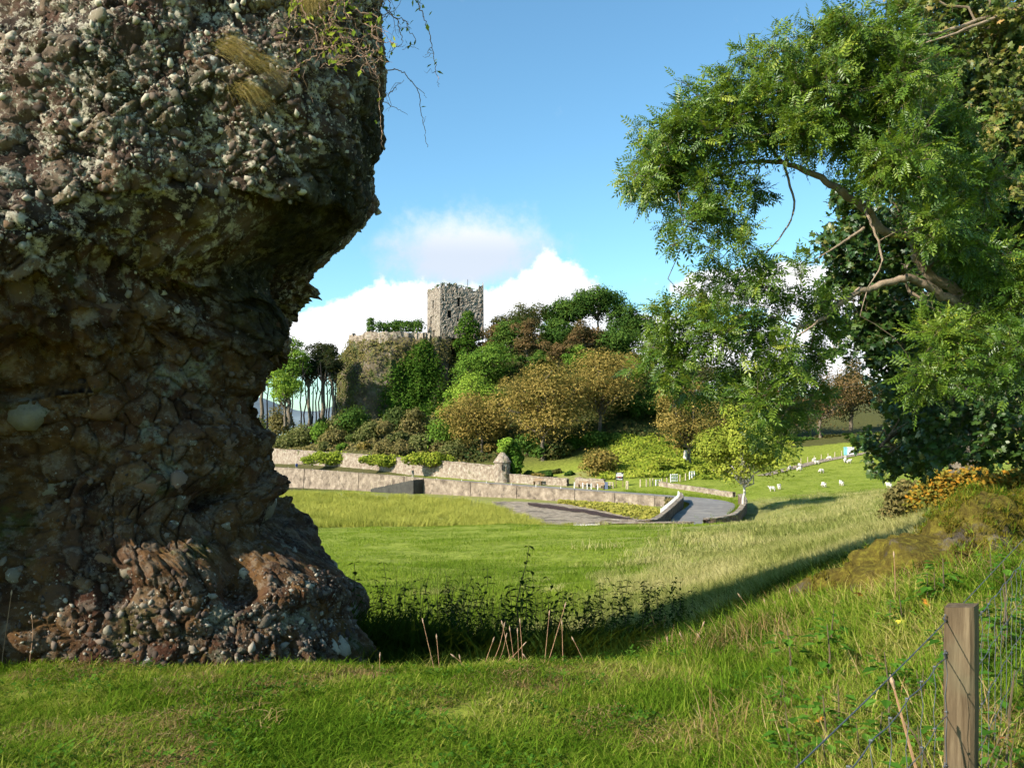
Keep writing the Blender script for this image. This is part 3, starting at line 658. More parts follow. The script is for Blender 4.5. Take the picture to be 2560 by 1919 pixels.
# turf on the wall heads
rg = np.random.default_rng(5); Pg = []
for A, B, f_ in ((c00, c10, 'R'), (c01, c00, 'L')):
    for u in rg.random(220) * .86:
        uu = u if f_ == 'R' else 1 - u
        q = A + (B - A) * u; h = top_h(f_, u if f_ == 'R' else 1 - u); Pg.append((q[0] + rg.normal() * .25 + .15, q[1] + .35 + rg.normal() * .25, TBZ + h + rg.uniform(0, .3)))
Pg = np.array(Pg); V, Qd = quads(Pg, np.repeat([[0, -.3, 1.]], len(Pg), 0), .2, rg); npo('turf', V, Qd, LM['midgreen'], tower, attrs={'tint': ('FACE', rg.random(len(Pg)) * .7)})['kind'] = 'stuff'
fp = at(1169, 698, 231.0); V, Qw = tube([(fp[0], fp[1], TBZ + 12), (fp[0], fp[1], fp[2])], .09, 6)
npo('flagpole', V, Qw, M['steel'], tower)
def surf_ivy(name, label, pts_px, d, n_, pal, leaf, depth=1.2, cat='ivy', seed=1, blobs=None):
    """ivy mass: leaf cloud around lobes given as (px, py, radius px)"""
    rg = np.random.default_rng(seed); LB = [(at(px, py, d + rg.uniform(-.5, .5) * depth), r_ / F * d) for px, py, r_ in pts_px]
    P, D, pick = crown_pts(LB, n_, rg, shell=.7, flat=.95, down=.6); V, Qd = quads(P, D + [0, -.2, .3], leaf, rg)
    b0 = at(*max(pts_px, key=lambda q: q[1])[:2], d); b0[2] -= max(pts_px, key=lambda q: q[1])[2] / F * d
    root = thing(name, label, cat, tuple(b0)); ti = np.clip(rg.normal(.4, .22, n_) + .2 * perlin(P * .4), 0, 1)
    npo('leaves', V, Qd, LM[pal], root, attrs={'tint': ('FACE', ti)})
    V, Qd = tubes([limb(b0, c, .09, .03, rg, 5) for c, q in LB], 4); npo('stem', V, Qd, M['bark_far'], root); return root
surf_ivy('ivy_mass', 'dense green ivy bush climbing the lower corner of the castle tower', [(1170, 790, 16), (1168, 812, 24), (1158, 830, 22), (1180, 835, 22), (1172, 858, 20), (1150, 862, 18), (1186, 815, 14), (1160, 885, 16)], 223.5, 2600, 'ivy', .3)
surf_ivy('ivy_mass', 'tall narrow ivy-clad stump of wall standing alone on the crag edge', [(927, 802, 9), (926, 812, 10), (927, 824, 10), (926, 835, 11), (929, 842, 11)], 228, 1300, 'green', .25)
rg = np.random.default_rng(12)
surf_ivy('ivy_hedge', 'low ivy-covered ruined wall between the stump and the tower', [(950 + k * 8.2, 824 - (6 if k > 3 else 2) + rg.uniform(-5, 3), 13 + rg.uniform(0, 4)) for k in range(13)], 232, 3200, 'green', .28)
def cliff_ivy(label, fn, n_, pal, leaf, seed, lift=.6):
    rg = np.random.default_rng(seed); P0 = Vc.reshape(-1, 3); ok = fn(CX + P0[:, 0] / P0[:, 1] * F, HY - (P0[:, 2] - EYE) / P0[:, 1] * F) * (P0[:, 1] < CRAG_C[1] + 2)
    nr = np.repeat(Nc, nz_, 0).reshape(-1, 3); pick = rg.choice(len(P0), n_, p=ok / ok.sum()); bul = 1 + perlin(P0[pick] * .33) * 1.1
    P = P0[pick] + rg.normal(size=(n_, 3)) * .35 + nr[pick] * (rg.uniform(.05, 1, n_) * lift * (.4 + bul * .8))[:, None]
    V, Qd = quads(P, nr[pick] + [0, 0, .5], leaf, rg, wild=.6); ti = np.clip(rg.normal(.42, .22, n_) + .2 * perlin(P * .4), 0, 1)
    b = P.min(0); tag(npo('cliff_ivy', V, Qd, LM[pal], attrs={'tint': ('FACE', ti)}, origin=(P[:, 0].mean(), P[:, 1].mean(), b[2])), label, 'ivy')
def ivy_zone(px, py):
    c = np.interp(py, [850, 900, 960, 1010, 1080], [1060, 1048, 1040, 1042, 1045]); hw = np.interp(py, [850, 880, 930, 1000, 1080], [8, 30, 58, 78, 84])
    return np.clip(1.2 - np.abs(px - c) / hw, 0, 1) ** .5 * (py > 850)
cliff_ivy('glossy dark green ivy sheet hanging down the middle of the crag', ivy_zone, 13000, 'ivy', .32, 3, 1.1)
cliff_ivy('thin mossy growth over the pale left shoulder of the crag', lambda px, py: np.clip(.12 + .9 * np.exp(-((px - 872) / 22) ** 2) * (py > 890), 0, 1) * (px < 1010) * 1.0, 5200, 'scrub', .26, 4, .45)
cliff_ivy('brown dried bracken along the top ledges of the crag', lambda px, py: (py > 850) * (py < 905) * .5 + (py > 905) * .1 * (px < 1010), 4500, 'heath', .28, 6, .55)

# small castle-top signs and posts
for px, lab, w_, h_ in ((949, 'low white display board on the crag top beside the ivy stump', 1.6, .55), (1010, 'small white sign on a short post on the crag top', .5, .6)):
    c = at(px, 840 if w_ > 1 else 842, 221.5); root = thing('white_sign', lab, 'sign', tuple(c)); mb = MB(); mb.box((c[0], c[1], c[2] + .75), (w_, .08, h_)); mb.obj('board', M['white_paint'], root)
    for sx in ((-.4, .4) if w_ > 1 else (0,)): mb = MB(); mb.box((c[0] + sx * w_, c[1] + .1, c[2] + .2), (.1, .1, 1.1)); mb.obj('post', M['wood'], root)
mb = MB(); mb.box((0, 0, .55), (.16, .16, 1.5), 0, .9); sp_me = mb.obj('stake', M['wood_pale']).data; bpy.data.objects.remove(bpy.data.objects['stake'])
for px in (927, 957, 984, 1037, 1063, 1094): c = at(px, 840, 221.3); put('fence_stake', sp_me, c, 0, 'pale wooden stake along the castle terrace edge', 'post', 'stakes on the castle terrace')

# ------------------------------------------------------------------ roadside turret and signboard
tc = on_land(1256, 6.0); TZ = RZ
root = thing('stone_turret', 'small round stone turret with pointed cap at the end of the garden wall', 'turret', (tc[0], tc[1], TZ))
k = 12; prof = [(-.4, 1.55), (1.2, 1.45), (2.6, 1.4), (3.2, 1.42), (3.25, 1.6), (3.4, 1.6), (4.3, .95), (5.0, .35), (5.2, .05)]
V = [(tc[0] + r_ * math.cos(2 * math.pi * j / k), tc[1] + r_ * math.sin(2 * math.pi * j / k), TZ + z_) for z_, r_ in prof for j in range(k)]
Qt = [(i * k + j, i * k + (j + 1) % k, (i + 1) * k + (j + 1) % k, (i + 1) * k + j) for i in range(len(prof) - 1) for j in range(k)]
npo('masonry', np.array(V) + .04 * rng.normal(size=(len(V), 3)), Qt, M['rubble'], root)
mb = MB(); mb.box((tc[0], tc[1] - 1.38, TZ + 2.5), (.25, .25, .9)); mb.obj('slit_window', M['painted_dark'], root)  # dark block painted as the slit's unlit opening
dT = tc[1] + 1.5
surf_ivy('ivy_mass', 'tall round-topped ivy bush swallowing the wall beside the stone turret', [(1265, 1115, 18), (1282, 1125, 20), (1290, 1145, 20), (1288, 1165, 20), (1286, 1180, 18), (1268, 1132, 17), (1284, 1192, 14)], dT, 3400, 'ivy', .26, 1.5, seed=21)
surf_ivy('sunlit_ivy', 'sunlit yellow-green ivy crown on top of the turret bush', [(1258, 1112, 14), (1270, 1104, 12), (1256, 1126, 11)], dT - .9, 1100, 'lightgreen', .22, .5, seed=22)
sb = on_land(1549, 8.0); sbz = RZ; sx = sb[0]; sy = sb[1]; k_ = sy / F
root = thing('signboard', 'black roadside signboard with white lettering on two posts', 'sign', (sx, sy, sbz))
zc = EYE - (1190 - HY) / F * sy
mb = MB(); mb.box((sx, sy, zc), (19 * k_, .08, 20 * k_)); mb.obj('board', M['black_board'], root)
for s_ in (-1, 1): mb = MB(); mb.box((sx + s_ * 8.5 * k_, sy + .1, (zc + sbz) / 2), (.12, .1, zc - sbz + .4)); mb.obj('post', M['wood'], root)
def mark(mb, x0, x1, y0, y1):
    V = [(sx + (x0 - 9.5) * k_, sy - .046, zc + (10 - y1) * k_), (sx + (x1 - 9.5) * k_, sy - .046, zc + (10 - y1) * k_), (sx + (x1 - 9.5) * k_, sy - .046, zc + (10 - y0) * k_), (sx + (x0 - 9.5) * k_, sy - .046, zc + (10 - y0) * k_)]
    mb.add(V, [(0, 1, 2, 3)])
rg = np.random.default_rng(2)
for y0, y1, x0, x1 in ((1.2, 3.6, 3.5, 14), (4.2, 7.4, 1, 18.2), (8, 10.8, 1, 17.8), (15.2, 17.6, 1.8, 8), (16.4, 18.8, 7, 16.5)):
    x = x0; mb = MB()
    while x < x1:
        w_ = rg.uniform(.9, 1.7); mark(mb, x, min(x + w_, x1), y0 + rg.uniform(0, .3), y1 - rg.uniform(0, .3)); x += w_ + .22
    o = mb.obj('lettering', M['white_paint'], root); o['kind'] = 'stuff'
mb = MB(); mark(mb, 4.5, 9, 11.0, 12.8); mark(mb, 10, 14.5, 11.3, 12.6); mb.obj('red_line', plain('red_paint', (.5, .12, .10)), root)
c = on_land(1515.5, 6.0); root = thing('pavement_sign', 'small dark blue-grey folding sign standing by the bench wall', 'sign', (c[0], c[1], RZ))
for s_ in (-1, 1):
    mb = MB(); V = [(c[0] - .25, c[1] + s_ * .25, RZ - .1), (c[0] + .25, c[1] + s_ * .25, RZ - .1), (c[0] + .25, c[1] + s_ * .03, RZ + 1.0), (c[0] - .25, c[1] + s_ * .03, RZ + 1.0)]
    V += [(x_, y_ + s_ * .04, z_) for x_, y_, z_ in V]; mb.add(V, [(0, 1, 2, 3), (7, 6, 5, 4), (0, 4, 5, 1), (1, 5, 6, 2), (2, 6, 7, 3), (3, 7, 4, 0)]); mb.obj('panel', plain('slate_blue', (.10, .12, .19)), root)
# benches
for px, off, lab in ((1344, 5.2, 'dark wooden bench on the verge before the long low wall'), (1457, 5.6, 'brown wooden bench by the white posts under the bench wall'), (1500, 5.6, 'brown wooden bench beside the folding sign')):
    c = on_land(px, off); root = thing('bench', lab, 'bench', (c[0], c[1], RZ)); an = R(-42)
    dv = np.array([math.cos(an), math.sin(an)]); nv_ = np.array([-dv[1], dv[0]])
    mb = MB(); mb.box((c[0], c[1], RZ + .45), (1.7, .45, .07), an); mb.obj('seat', M['wood'], root)
    q = c + nv_ * .24; mb = MB(); mb.box((q[0], q[1], RZ + .75), (1.7, .06, .38), an); mb.obj('backrest', M['wood'], root)
    for s_ in (-.75, .75): q = c + dv * s_; mb = MB(); mb.box((q[0], q[1], RZ + .16), (.08, .42, .62), an); mb.obj('leg', M['wood'], root)
# wooden rail fence beside the signboard, pale gates by the field
def rail_fence(label, p0, p1, h=1.0, nposts=3, mat='wood_pale', name='rail_fence', rails=2):
    p0, p1 = np.array(p0), np.array(p1); root = thing(name, label, 'gate' if 'gate' in name else 'fence', tuple(p0)); ang = math.atan2(p1[1] - p0[1], p1[0] - p0[0])
    for t in np.linspace(0, 1, nposts):
        c = p0 + (p1 - p0) * t; mb = MB(); mb.box((c[0], c[1], c[2] + h / 2 - .1), (.13, .13, h + .2), ang); mb.obj('post', M[mat], root)
    for r_ in range(rails):
        V, Qw = tube([p0 + [0, -.08, h * (.9 - .38 * r_)], p1 + [0, -.08, h * (.9 - .38 * r_)]], .06, 5); npo('rail', V, Qw, M[mat], root)
def L3(px, off): c = on_land(px, off); return np.array([c[0], c[1], RZ])
rail_fence('pale wooden rail fence between the folding sign and the signboard', L3(1518, 7), L3(1533, 7), .95)
rail_fence('pair of pale gate posts right of the signboard', L3(1566, 7.2), L3(1570, 7.2), 1.25, 2)
g0, g1 = hit(1677, 1205, 100), hit(1693, 1204, 100)
rail_fence('white slatted field gate on the left of the sheep field', g0, [g1[0], g1[1], g0[2]], 1.3, 4, 'white_paint', 'field_gate', 3)
g0, g1 = hit(1640, 1214, 100), hit(1650, 1212, 100); rail_fence('small white hurdle standing among the verge posts', g0, [g1[0], g1[1], g0[2]], .95, 2, 'white_paint', 'hurdle_gate', 3)
g0, g1 = hit(1724, 1198, 100), hit(1736, 1196, 100); rail_fence('white stile at the field fence under the pale tree trunk', g0, [g1[0], g1[1], g0[2]], 1.3, 3, 'white_paint', 'stile_gate', 2)
for px, py in ((1601, 1217), (1616, 1216), (1625, 1215), (1667, 1212), (1700, 1204), (1714, 1201), (1759, 1193), (1784, 1189), (1655, 1214), (1632, 1214)):
    put('fence_stake', sp_me, hit(px, py, 100), random.random(), 'pale fence stake along the verge and sheep field edge', 'post', 'stakes along the field edge', .9)
for k, px in enumerate(range(1985, 2110, 17)):
    put('fence_stake', sp_me, hit(px, 1163 - (px - 1985) * .19, 100), 0, 'thin dark stake along the grey track above the sheep', 'post', 'stakes beside the track', .8)
# bins at the end of the track
c = hit(2110, 1139, 90); 
for px, w_, lab, mt in ((2114, 7, 'teal storage box by the track above the sheep', plain('teal', (.18, .42, .45))), (2126, 13, 'white storage cabin by the track above the sheep', plain('offwhite', (.62, .6, .6)))):
    c = hit(px, 1137, 90); s_ = w_ / F * c[1]; root = thing('storage_box', lab, 'cabin', tuple(c)); mb = MB(); mb.box((c[0], c[1], c[2] + .6), (s_, s_, 1.5)); mb.obj('body', mt, root); mb = MB(); mb.box((c[0], c[1], c[2] + 1.42), (s_ * 1.1, s_ * 1.1, .14)); mb.obj('lid', mt, root)
# ------------------------------------------------------------------ woods round the crag
def base_on(px, d): x = (px - CX) / F * d; return np.array([x, d, z1(x, d) - .1])
TREES = [  # label, px, top, width, d, palette, bare, lobes, leaves, leaf, options
    ('tall green tree on the skyline of the wooded hill, highest of the wood', 1495, 706, 150, 228, 'green', .25, 20, 7000, .34, {}),
    ('dark green rounded tree at the right end of the hill skyline', 1572, 762, 140, 226, 'green', .2, 18, 6500, .34, {}),
    ('green tree on the hill skyline left of the highest tree', 1412, 742, 140, 230, 'green', .2, 18, 6500, .34, {}),
    ('thin-topped brownish tree on the skyline nearest the tower', 1312, 752, 110, 228, 'darkmix', .2, 16, 4500, .3, {}),
    ('low brown tree on the skyline slope right below the tower', 1240, 812, 90, 224, 'russet', .1, 12, 3200, .3, {}),
    ('small russet tree close beside the tower ivy on the slope', 1222, 850, 90, 226, 'russet', .1, 12, 3200, .28, {}),
    ('dark mixed tree just behind the low brown tree by the tower', 1270, 788, 90, 232, 'darkmix', .15, 14, 3600, .3, {}),
    ('light green tree low on the hill between the golden trees and the russets', 1440, 868, 110, 200, 'midgreen', .1, 14, 4200, .28, {}),
    ('green tree between the low brown tree and the skyline trees', 1275, 800, 110, 216, 'green', .12, 14, 4200, .32, {}),
    ('russet conical tree left of the middle of the wooded hill', 1318, 785, 75, 208, 'russet', .1, 14, 3200, .28, {}),
    ('green tree in the middle of the wooded hill between two russet trees', 1390, 795, 120, 212, 'green', .12, 16, 5000, .32, {}),
    ('russet tree with bare lower branches on the wooded hill', 1463, 797, 95, 206, 'russet', .12, 14, 3800, .28, {}),
    ('dark green tree right of the russet trees on the hill', 1545, 812, 130, 208, 'green', .12, 16, 5200, .32, {}),
    ('dark russet shrub tree under the green skyline trees', 1395, 845, 90, 202, 'russet', .1, 12, 3000, .28, {}),
    ('broad mid-green tree right of the crag gully', 1205, 862, 170, 203, 'midgreen', .12, 20, 7500, .3, {}),
    ('dark green tree in the shade behind the broad mid-green tree', 1345, 880, 120, 204, 'green', .1, 14, 4800, .3, {}),
    ('bright light green tree below the crag gully', 1195, 940, 145, 190, 'lightgreen', .12, 18, 6000, .27, {}),
    ('small bright light green tree at the foot of the crag ivy', 1117, 978, 52, 186, 'lightgreen', .1, 9, 1800, .25, {}),
    ('golden brown tree at the foot of the crag, left of the big ones', 1205, 972, 190, 172, 'olive', .1, 24, 9000, .26, {}),
    ('largest golden brown tree, broad dome over the roadside turret', 1358, 908, 262, 163, 'olive', .16, 34, 16000, .27, dict(spread=1.05)),
    ('tall golden brown tree right of the largest golden dome', 1500, 880, 215, 172, 'olive', .18, 28, 11000, .27, {}),
    ('upper golden brown tree behind the right side of the golden trees', 1552, 872, 150, 186, 'olive', .15, 18, 6000, .28, {}),
    ('dark tree low under the right side of the golden trees', 1590, 985, 150, 178, 'green', .06, 18, 5500, .32, {}),
    ('dark tree between the golden trees and the pale-trunked tree', 1665, 960, 150, 182, 'green', .06, 18, 5500, .32, {}),
    ('dark brown-green tree behind the pale-trunked tree', 1790, 985, 150, 176, 'darkmix', .06, 16, 5000, .32, {}),
    ('dark tree in deep shade at the right edge of the golden trees', 1630, 930, 150, 196, 'green', .08, 18, 6500, .32, {}),
    ('dark shaded tree behind the hanging ash leaves', 1720, 880, 170, 205, 'darkmix', .1, 18, 6000, .32, {}),
    ('dark shaded tree behind the yellow-green roadside tree', 1830, 905, 180, 205, 'green', .08, 18, 6000, .32, {}),
    ('brown spreading pine with crooked boughs above the sheep field', 2050, 905, 220, 186, 'russet', .1, 20, 6500, .28, dict(spread=1.15)),
    ('dark round evergreen rising behind the crooked brown pine', 2128, 885, 110, 196, 'pine', .05, 14, 5000, .3, {}),
    ('brown tree at the left of the crooked pine above the field', 1950, 930, 170, 192, 'russet', .1, 16, 5000, .3, {}),
    ('dark evergreen far right above the sheep field', 2230, 930, 190, 200, 'pine', .05, 16, 5000, .32, {}),
    ('dark evergreen behind the orange hedge', 2400, 960, 260, 190, 'green', .05, 18, 6000, .36, {}),
    ('leafy green tree, tallest behind the neck of the outcrop', 722, 842, 120, 208, 'midgreen', .42, 18, 5500, .3, {}),
    ('bright green round tree low beside the neck of the outcrop', 712, 925, 96, 192, 'lightgreen', .3, 14, 4500, .25, {}),
    ('tall dark pine with a loose top left of the crag', 808, 828, 92, 216, 'pine', .45, 16, 4600, .28, {}),
    ('dark pine close against the left side of the crag', 832, 870, 70, 210, 'pine', .5, 12, 3200, .28, {}),
    ('dark pine between the bright green tree and the crag', 772, 880, 80, 212, 'pine', .5, 12, 3200, .28, {}),
    ('small green tree peeping over the left shoulder of the crag', 868, 835, 56, 246, 'green', .3, 10, 2600, .26, {}),
    ('dark pine half hidden behind the neck of the outcrop', 655, 860, 100, 214, 'pine', .4, 14, 3600, .3, {}),
    ('brown spreading tree with a pale trunk by the field gate', 1722, 965, 175, 150, 'olive', .3, 22, 7000, .25, dict(trunk='bark_far', spread=1.1)),
]
for k, (lab, px, tp, wd, d, pal, bare, lb, lv, lf, op) in enumerate(TREES):
    b = base_on(px, d); lb, lv, lf = int(lb * 1.5), int(lv * 1.5), lf * .78
    if px > 900: bare *= .5; wd *= 1.06
    if px < 900: b[2] = max(b[2], at(px, 1062, d)[2])
    far_tree('pine_tree' if pal == 'pine' else 'broadleaf_tree', lab, px, 0, tp, wd, d, pal, bare=bare, lobes=lb, leaves=lv, leaf=lf, seed=k, base=b, group='trees of the wood round the castle', **op)
far_tree('spruce_tree', 'dark pointed spruce tip showing left of the ash leaves', 1630, 0, 758, 60, 225, 'pine', bare=.1, lobes=16, leaves=2600, leaf=.26, seed=60, base=base_on(1630, 225), conic=True)
# pale lower trunk of the gate tree
c = base_on(1713, 149.5); V, Qw = tube([c - [0, 0, .2], c + [0, 0, 1.6], c + [.05, 0, 3.2]], [.42, .36, .3], 8)
tag(npo('gate_tree_trunk', V, Qw, M['white_bark'], origin=tuple(c), smooth=True), 'pale lower trunk of the brown tree beside the field gate', 'stump')
ydep = 93.5; yb = np.array([(1858 - CX) / F * ydep, ydep, RZ + .2])
far_tree('roadside_tree', 'yellow-green multi-stemmed tree growing from the roadside wall', 1862, 0, 1026, 215, ydep, 'yellow', bare=.16, lobes=34, leaves=19000, leaf=.16, seed=71, base=yb, trunk='white_bark', spread=1.1, tilt=.03, trunk_r=.013)
# pines' thin bare trunks left of the crag
for k, px in enumerate((668, 682, 697, 735, 752, 762, 779, 790, 803, 815, 823, 841)):
    d = 205 + 4 * (k % 4); b = at(px, 1070, d); rg = np.random.default_rng(k); V, Qw = tubes([limb(b, at(px + rg.uniform(-6, 6), 905, d), .2, .12, rg, 6, 0, .03)] + [limb(at(px, 985 - 20 * j, d), at(px + rg.uniform(-25, 25), 955 - 20 * j, d), .12, .04, rg, 4) for j in range(3)], 6)
    tag(npo('bare_pine', V, Qw, M['bark_shade'], origin=tuple(b)), 'thin bare dark pine standing in the row left of the crag', 'tree', 'bare pines left of the crag')
# undergrowth on the wooded slopes
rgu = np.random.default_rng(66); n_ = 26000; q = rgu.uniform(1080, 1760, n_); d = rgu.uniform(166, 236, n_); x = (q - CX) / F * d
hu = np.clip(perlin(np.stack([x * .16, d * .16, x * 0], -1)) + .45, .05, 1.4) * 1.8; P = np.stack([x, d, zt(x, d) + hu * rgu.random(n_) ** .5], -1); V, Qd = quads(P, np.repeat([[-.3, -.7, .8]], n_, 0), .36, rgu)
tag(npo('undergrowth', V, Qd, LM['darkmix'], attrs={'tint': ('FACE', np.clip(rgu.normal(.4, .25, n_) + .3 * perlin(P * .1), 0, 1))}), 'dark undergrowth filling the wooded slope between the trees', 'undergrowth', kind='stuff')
n_ = 9000; q = rgu.uniform(640, 1170, n_); d = rgu.uniform(166, 216, n_); x = (q - CX) / F * d; ok_ = road_side(x, d) > 8.5; q, d, x = q[ok_], d[ok_], x[ok_]; n_ = len(q); hu = np.clip(perlin(np.stack([x * .2, d * .2, x * 0], -1)) + .5, .05, 1.4) * 1.5
P = np.stack([x, d, zt(x, d) + hu * rgu.random(n_) ** .5], -1); V, Qd = quads(P, np.repeat([[-.3, -.7, .8]], n_, 0), .3, rgu)
tag(npo('scrub', V, Qd, LM['heath'], attrs={'tint': ('FACE', np.clip(rgu.normal(.4, .25, n_) + .3 * perlin(P * .1), 0, 1))}), 'brown scrub covering the foot of the crag', 'scrub', kind='stuff')
n_ = 11000; q = rgu.uniform(1500, 1800, n_); d = rgu.uniform(139, 168, n_); x = (q - CX) / F * d; hu = np.clip(perlin(np.stack([x * .3, d * .3, x * 0], -1)) + .55, .05, 1.5) * 1.0
P = np.stack([x, d, zt(x, d) + hu * rgu.random(n_) ** .5], -1); V, Qd = quads(P, np.repeat([[-.3, -.6, .8]], n_, 0), .24, rgu)
tag(npo('bramble_thicket', V, Qd, LM['bramble'], attrs={'tint': ('FACE', np.clip(rgu.normal(.4, .25, n_) + .45 * perlin(P * .12), 0, 1))}), 'yellow-green brambles covering the bank behind the signboard', 'brambles', kind='stuff')
# slope bushes
ORD = ['first', 'second', 'third', 'fourth', 'fifth', 'sixth', 'seventh', 'eighth', 'ninth', 'tenth', 'eleventh', 'twelfth', 'thirteenth', 'fourteenth', 'fifteenth', 'sixteenth', 'seventeenth', 'eighteenth']
rg = np.random.default_rng(44)
def bush_row(n_, px0, px1, d, tops, w0, w1, pals, where, leaves, leaf, group, names='bush'):
    cn = {'green': 'dark green', 'olive': 'golden brown', 'heath': 'heathery brown', 'midgreen': 'mid-green', 'russet': 'russet', 'lightgreen': 'light green', 'bramble': 'yellow-green', 'darkmix': 'dark mixed', 'hedge': 'bright green', 'marsh': 'yellow', 'ivy': 'glossy green', 'scrub': 'olive green', 'scrubdark': 'deep green'}
    for k in range(n_):
        px = px0 + (px1 - px0) * (k + .5) / n_ + rg.uniform(-8, 8); dd = d + rg.uniform(-3, 3); pal = pals[k % len(pals)]; dd = max(dd, on_land(px, 8.5)[1] + max(0, (d - 172) * .8) + 1.5) if px < 1250 else dd; b = base_on(px, dd)
        bush(names, f'{cn[pal]} bush {where}, {ORD[k]} from the left', px, 0, rg.uniform(*tops), rg.uniform(w0, w1), dd, pal, group, leaves, leaf, k + int(d), base=b)
bush_row(11, 640, 1150, 186, (1000, 1060), 60, 130, ['scrubdark', 'heath', 'scrub', 'scrubdark', 'scrub', 'green', 'heath'], 'in the upper row below the crag', 2600, .27, 'bushes in the upper row below the crag')
bush_row(12, 650, 1160, 178, (1040, 1095), 50, 115, ['heath', 'scrub', 'scrub', 'midgreen', 'heath', 'scrubdark', 'scrub'], 'in the middle row below the crag', 2200, .26, 'bushes in the middle row below the crag')
bush_row(13, 660, 1250, 172, (1088, 1130), 40, 90, ['heath', 'scrub', 'heath', 'scrub', 'midgreen', 'olive', 'heath'], 'in the lower row behind the garden wall', 1700, .24, 'bushes behind the garden wall')
bush_row(12, 1300, 1800, 165, (1075, 1130), 70, 110, ['green', 'green', 'darkmix', 'ivy', 'green'], 'in the shade under the golden trees', 2000, .28, 'bushes under the golden trees')
bush_row(7, 1560, 1800, 146, (1142, 1172), 55, 75, ['bramble', 'hedge', 'bramble', 'bramble', 'hedge'], 'on the sunny bank behind the signboard', 1500, .22, 'brambles on the sunny bank')
bush_row(10, 1780, 2300, 186, (1080, 1105), 80, 110, ['green', 'darkmix', 'green', 'green'], 'in the dark hedge above the sheep field', 2000, .32, 'bushes in the hedge above the sheep')
bush_row(5, 1310, 1440, 150, (1166, 1180), 34, 46, ['green', 'olive', 'green', 'darkmix'], 'in the hedge behind the long low wall', 1200, .2, 'bushes behind the long low wall')
b = base_on(1503, 145); bush('spiky_bush', 'golden brown spiky bush behind the bench wall', 1503, 0, 1118, 98, 145, 'olive', None, 3600, .22, 3, 16, base=b)
b = L3(1690, -4.2); bush('verge_bush', 'dark green bush growing beside the white posts of the bend', 1678, 0, 1240, 34, 103, 'heath', None, 1100, .14, 5, 8, base=np.array([(1678 - CX) / F * 103, 103, -9.2]))
# ivy bushes draped over the garden wall
for px, py, w_, h_, pal, lab in ((822, 1146, 130, 32, 'hedge', 'long bright green ivy mound draped over the garden wall, nearest the outcrop'), (955, 1152, 105, 28, 'bramble', 'olive green ivy mound draped over the middle of the garden wall'), (1070, 1150, 120, 33, 'bramble', 'wide ivy mound on the garden wall nearest the turret')):
    c = on_land(px, 4.9); d = c[1]; w_ *= 1.12; LBp = [(px + (t - .5) * w_ * .86, py + rg.uniform(-3, 5) - 3 * math.sin(t * 3.14), h_ * .5 * (.6 + .5 * math.sin(t * 3.14))) for t in np.linspace(0, 1, 10)]
    surf_ivy('ivy_mound', lab, LBp, d, 3200, pal, .24, 1.0, seed=px)
# yellow marsh plants inside the bend
rgm = np.random.default_rng(8); n_ = 5200
q = rgm.uniform(1395, 1668, n_); t = rgm.random(n_); d0 = np.interp(q, [1395, 1500, 1600, 1668], [119, 106, 95.5, 90]); d1 = np.interp(q, [1395, 1500, 1600, 1668], [120.5, 115, 110, 103]); d = d0 + (d1 - d0) * t
x = (q - CX) / F * d; P = np.stack([x, d, zt(x, d) + rgm.uniform(.05, .55, n_)], -1); V, Qd = quads(P, np.repeat([[0, -.3, 1.]], n_, 0), .19, rgm)
tag(npo('marsh_weeds', V, Qd, LM['marsh'], attrs={'tint': ('FACE', np.clip(rgm.normal(.5, .25, n_), 0, 1))}), 'bright yellow salt-marsh weeds between the shingle and the bend', 'marsh plants', kind='stuff')
# pale stones on the near shingle
n_ = 420; q = rgm.uniform(1440, 1590, n_); d = rgm.uniform(82, 88, n_) ; x = (q - CX) / F * d; ico = [(0, 0, 1), (.9, 0, .3), (.28, .85, .4), (-.72, .53, .35), (-.72, -.53, .3), (.28, -.85, .4), (.5, .4, -.4), (-.5, .3, -.4), (0, -.6, -.4)]
Vs, Fs = [], []
fo = [(0, 1, 2), (0, 2, 3), (0, 3, 4), (0, 4, 5), (0, 5, 1), (1, 6, 2), (2, 7, 3), (2, 6, 7), (3, 7, 4), (4, 8, 5), (4, 7, 8), (5, 8, 1), (1, 8, 6)]
zs = zt(x, d)
for k in range(n_):
    s_ = rgm.uniform(.12, .38); Vs.append(np.array(ico) * [s_ * rgm.uniform(.8, 1.6), s_, s_ * .6] + [x[k], d[k], zs[k] + .1]); Fs.append(np.array(fo) + 9 * k)
tag(npo('beach_stones', np.concatenate(Vs), np.concatenate(Fs), stone('pale_stone', [(.3, (.3, .26, .22)), (.7, (.6, .55, .48))], 1.5, .9, .3, 10, coord='World')), 'pale boulders strewn over the near edge of the shingle', 'stones', kind='stuff')

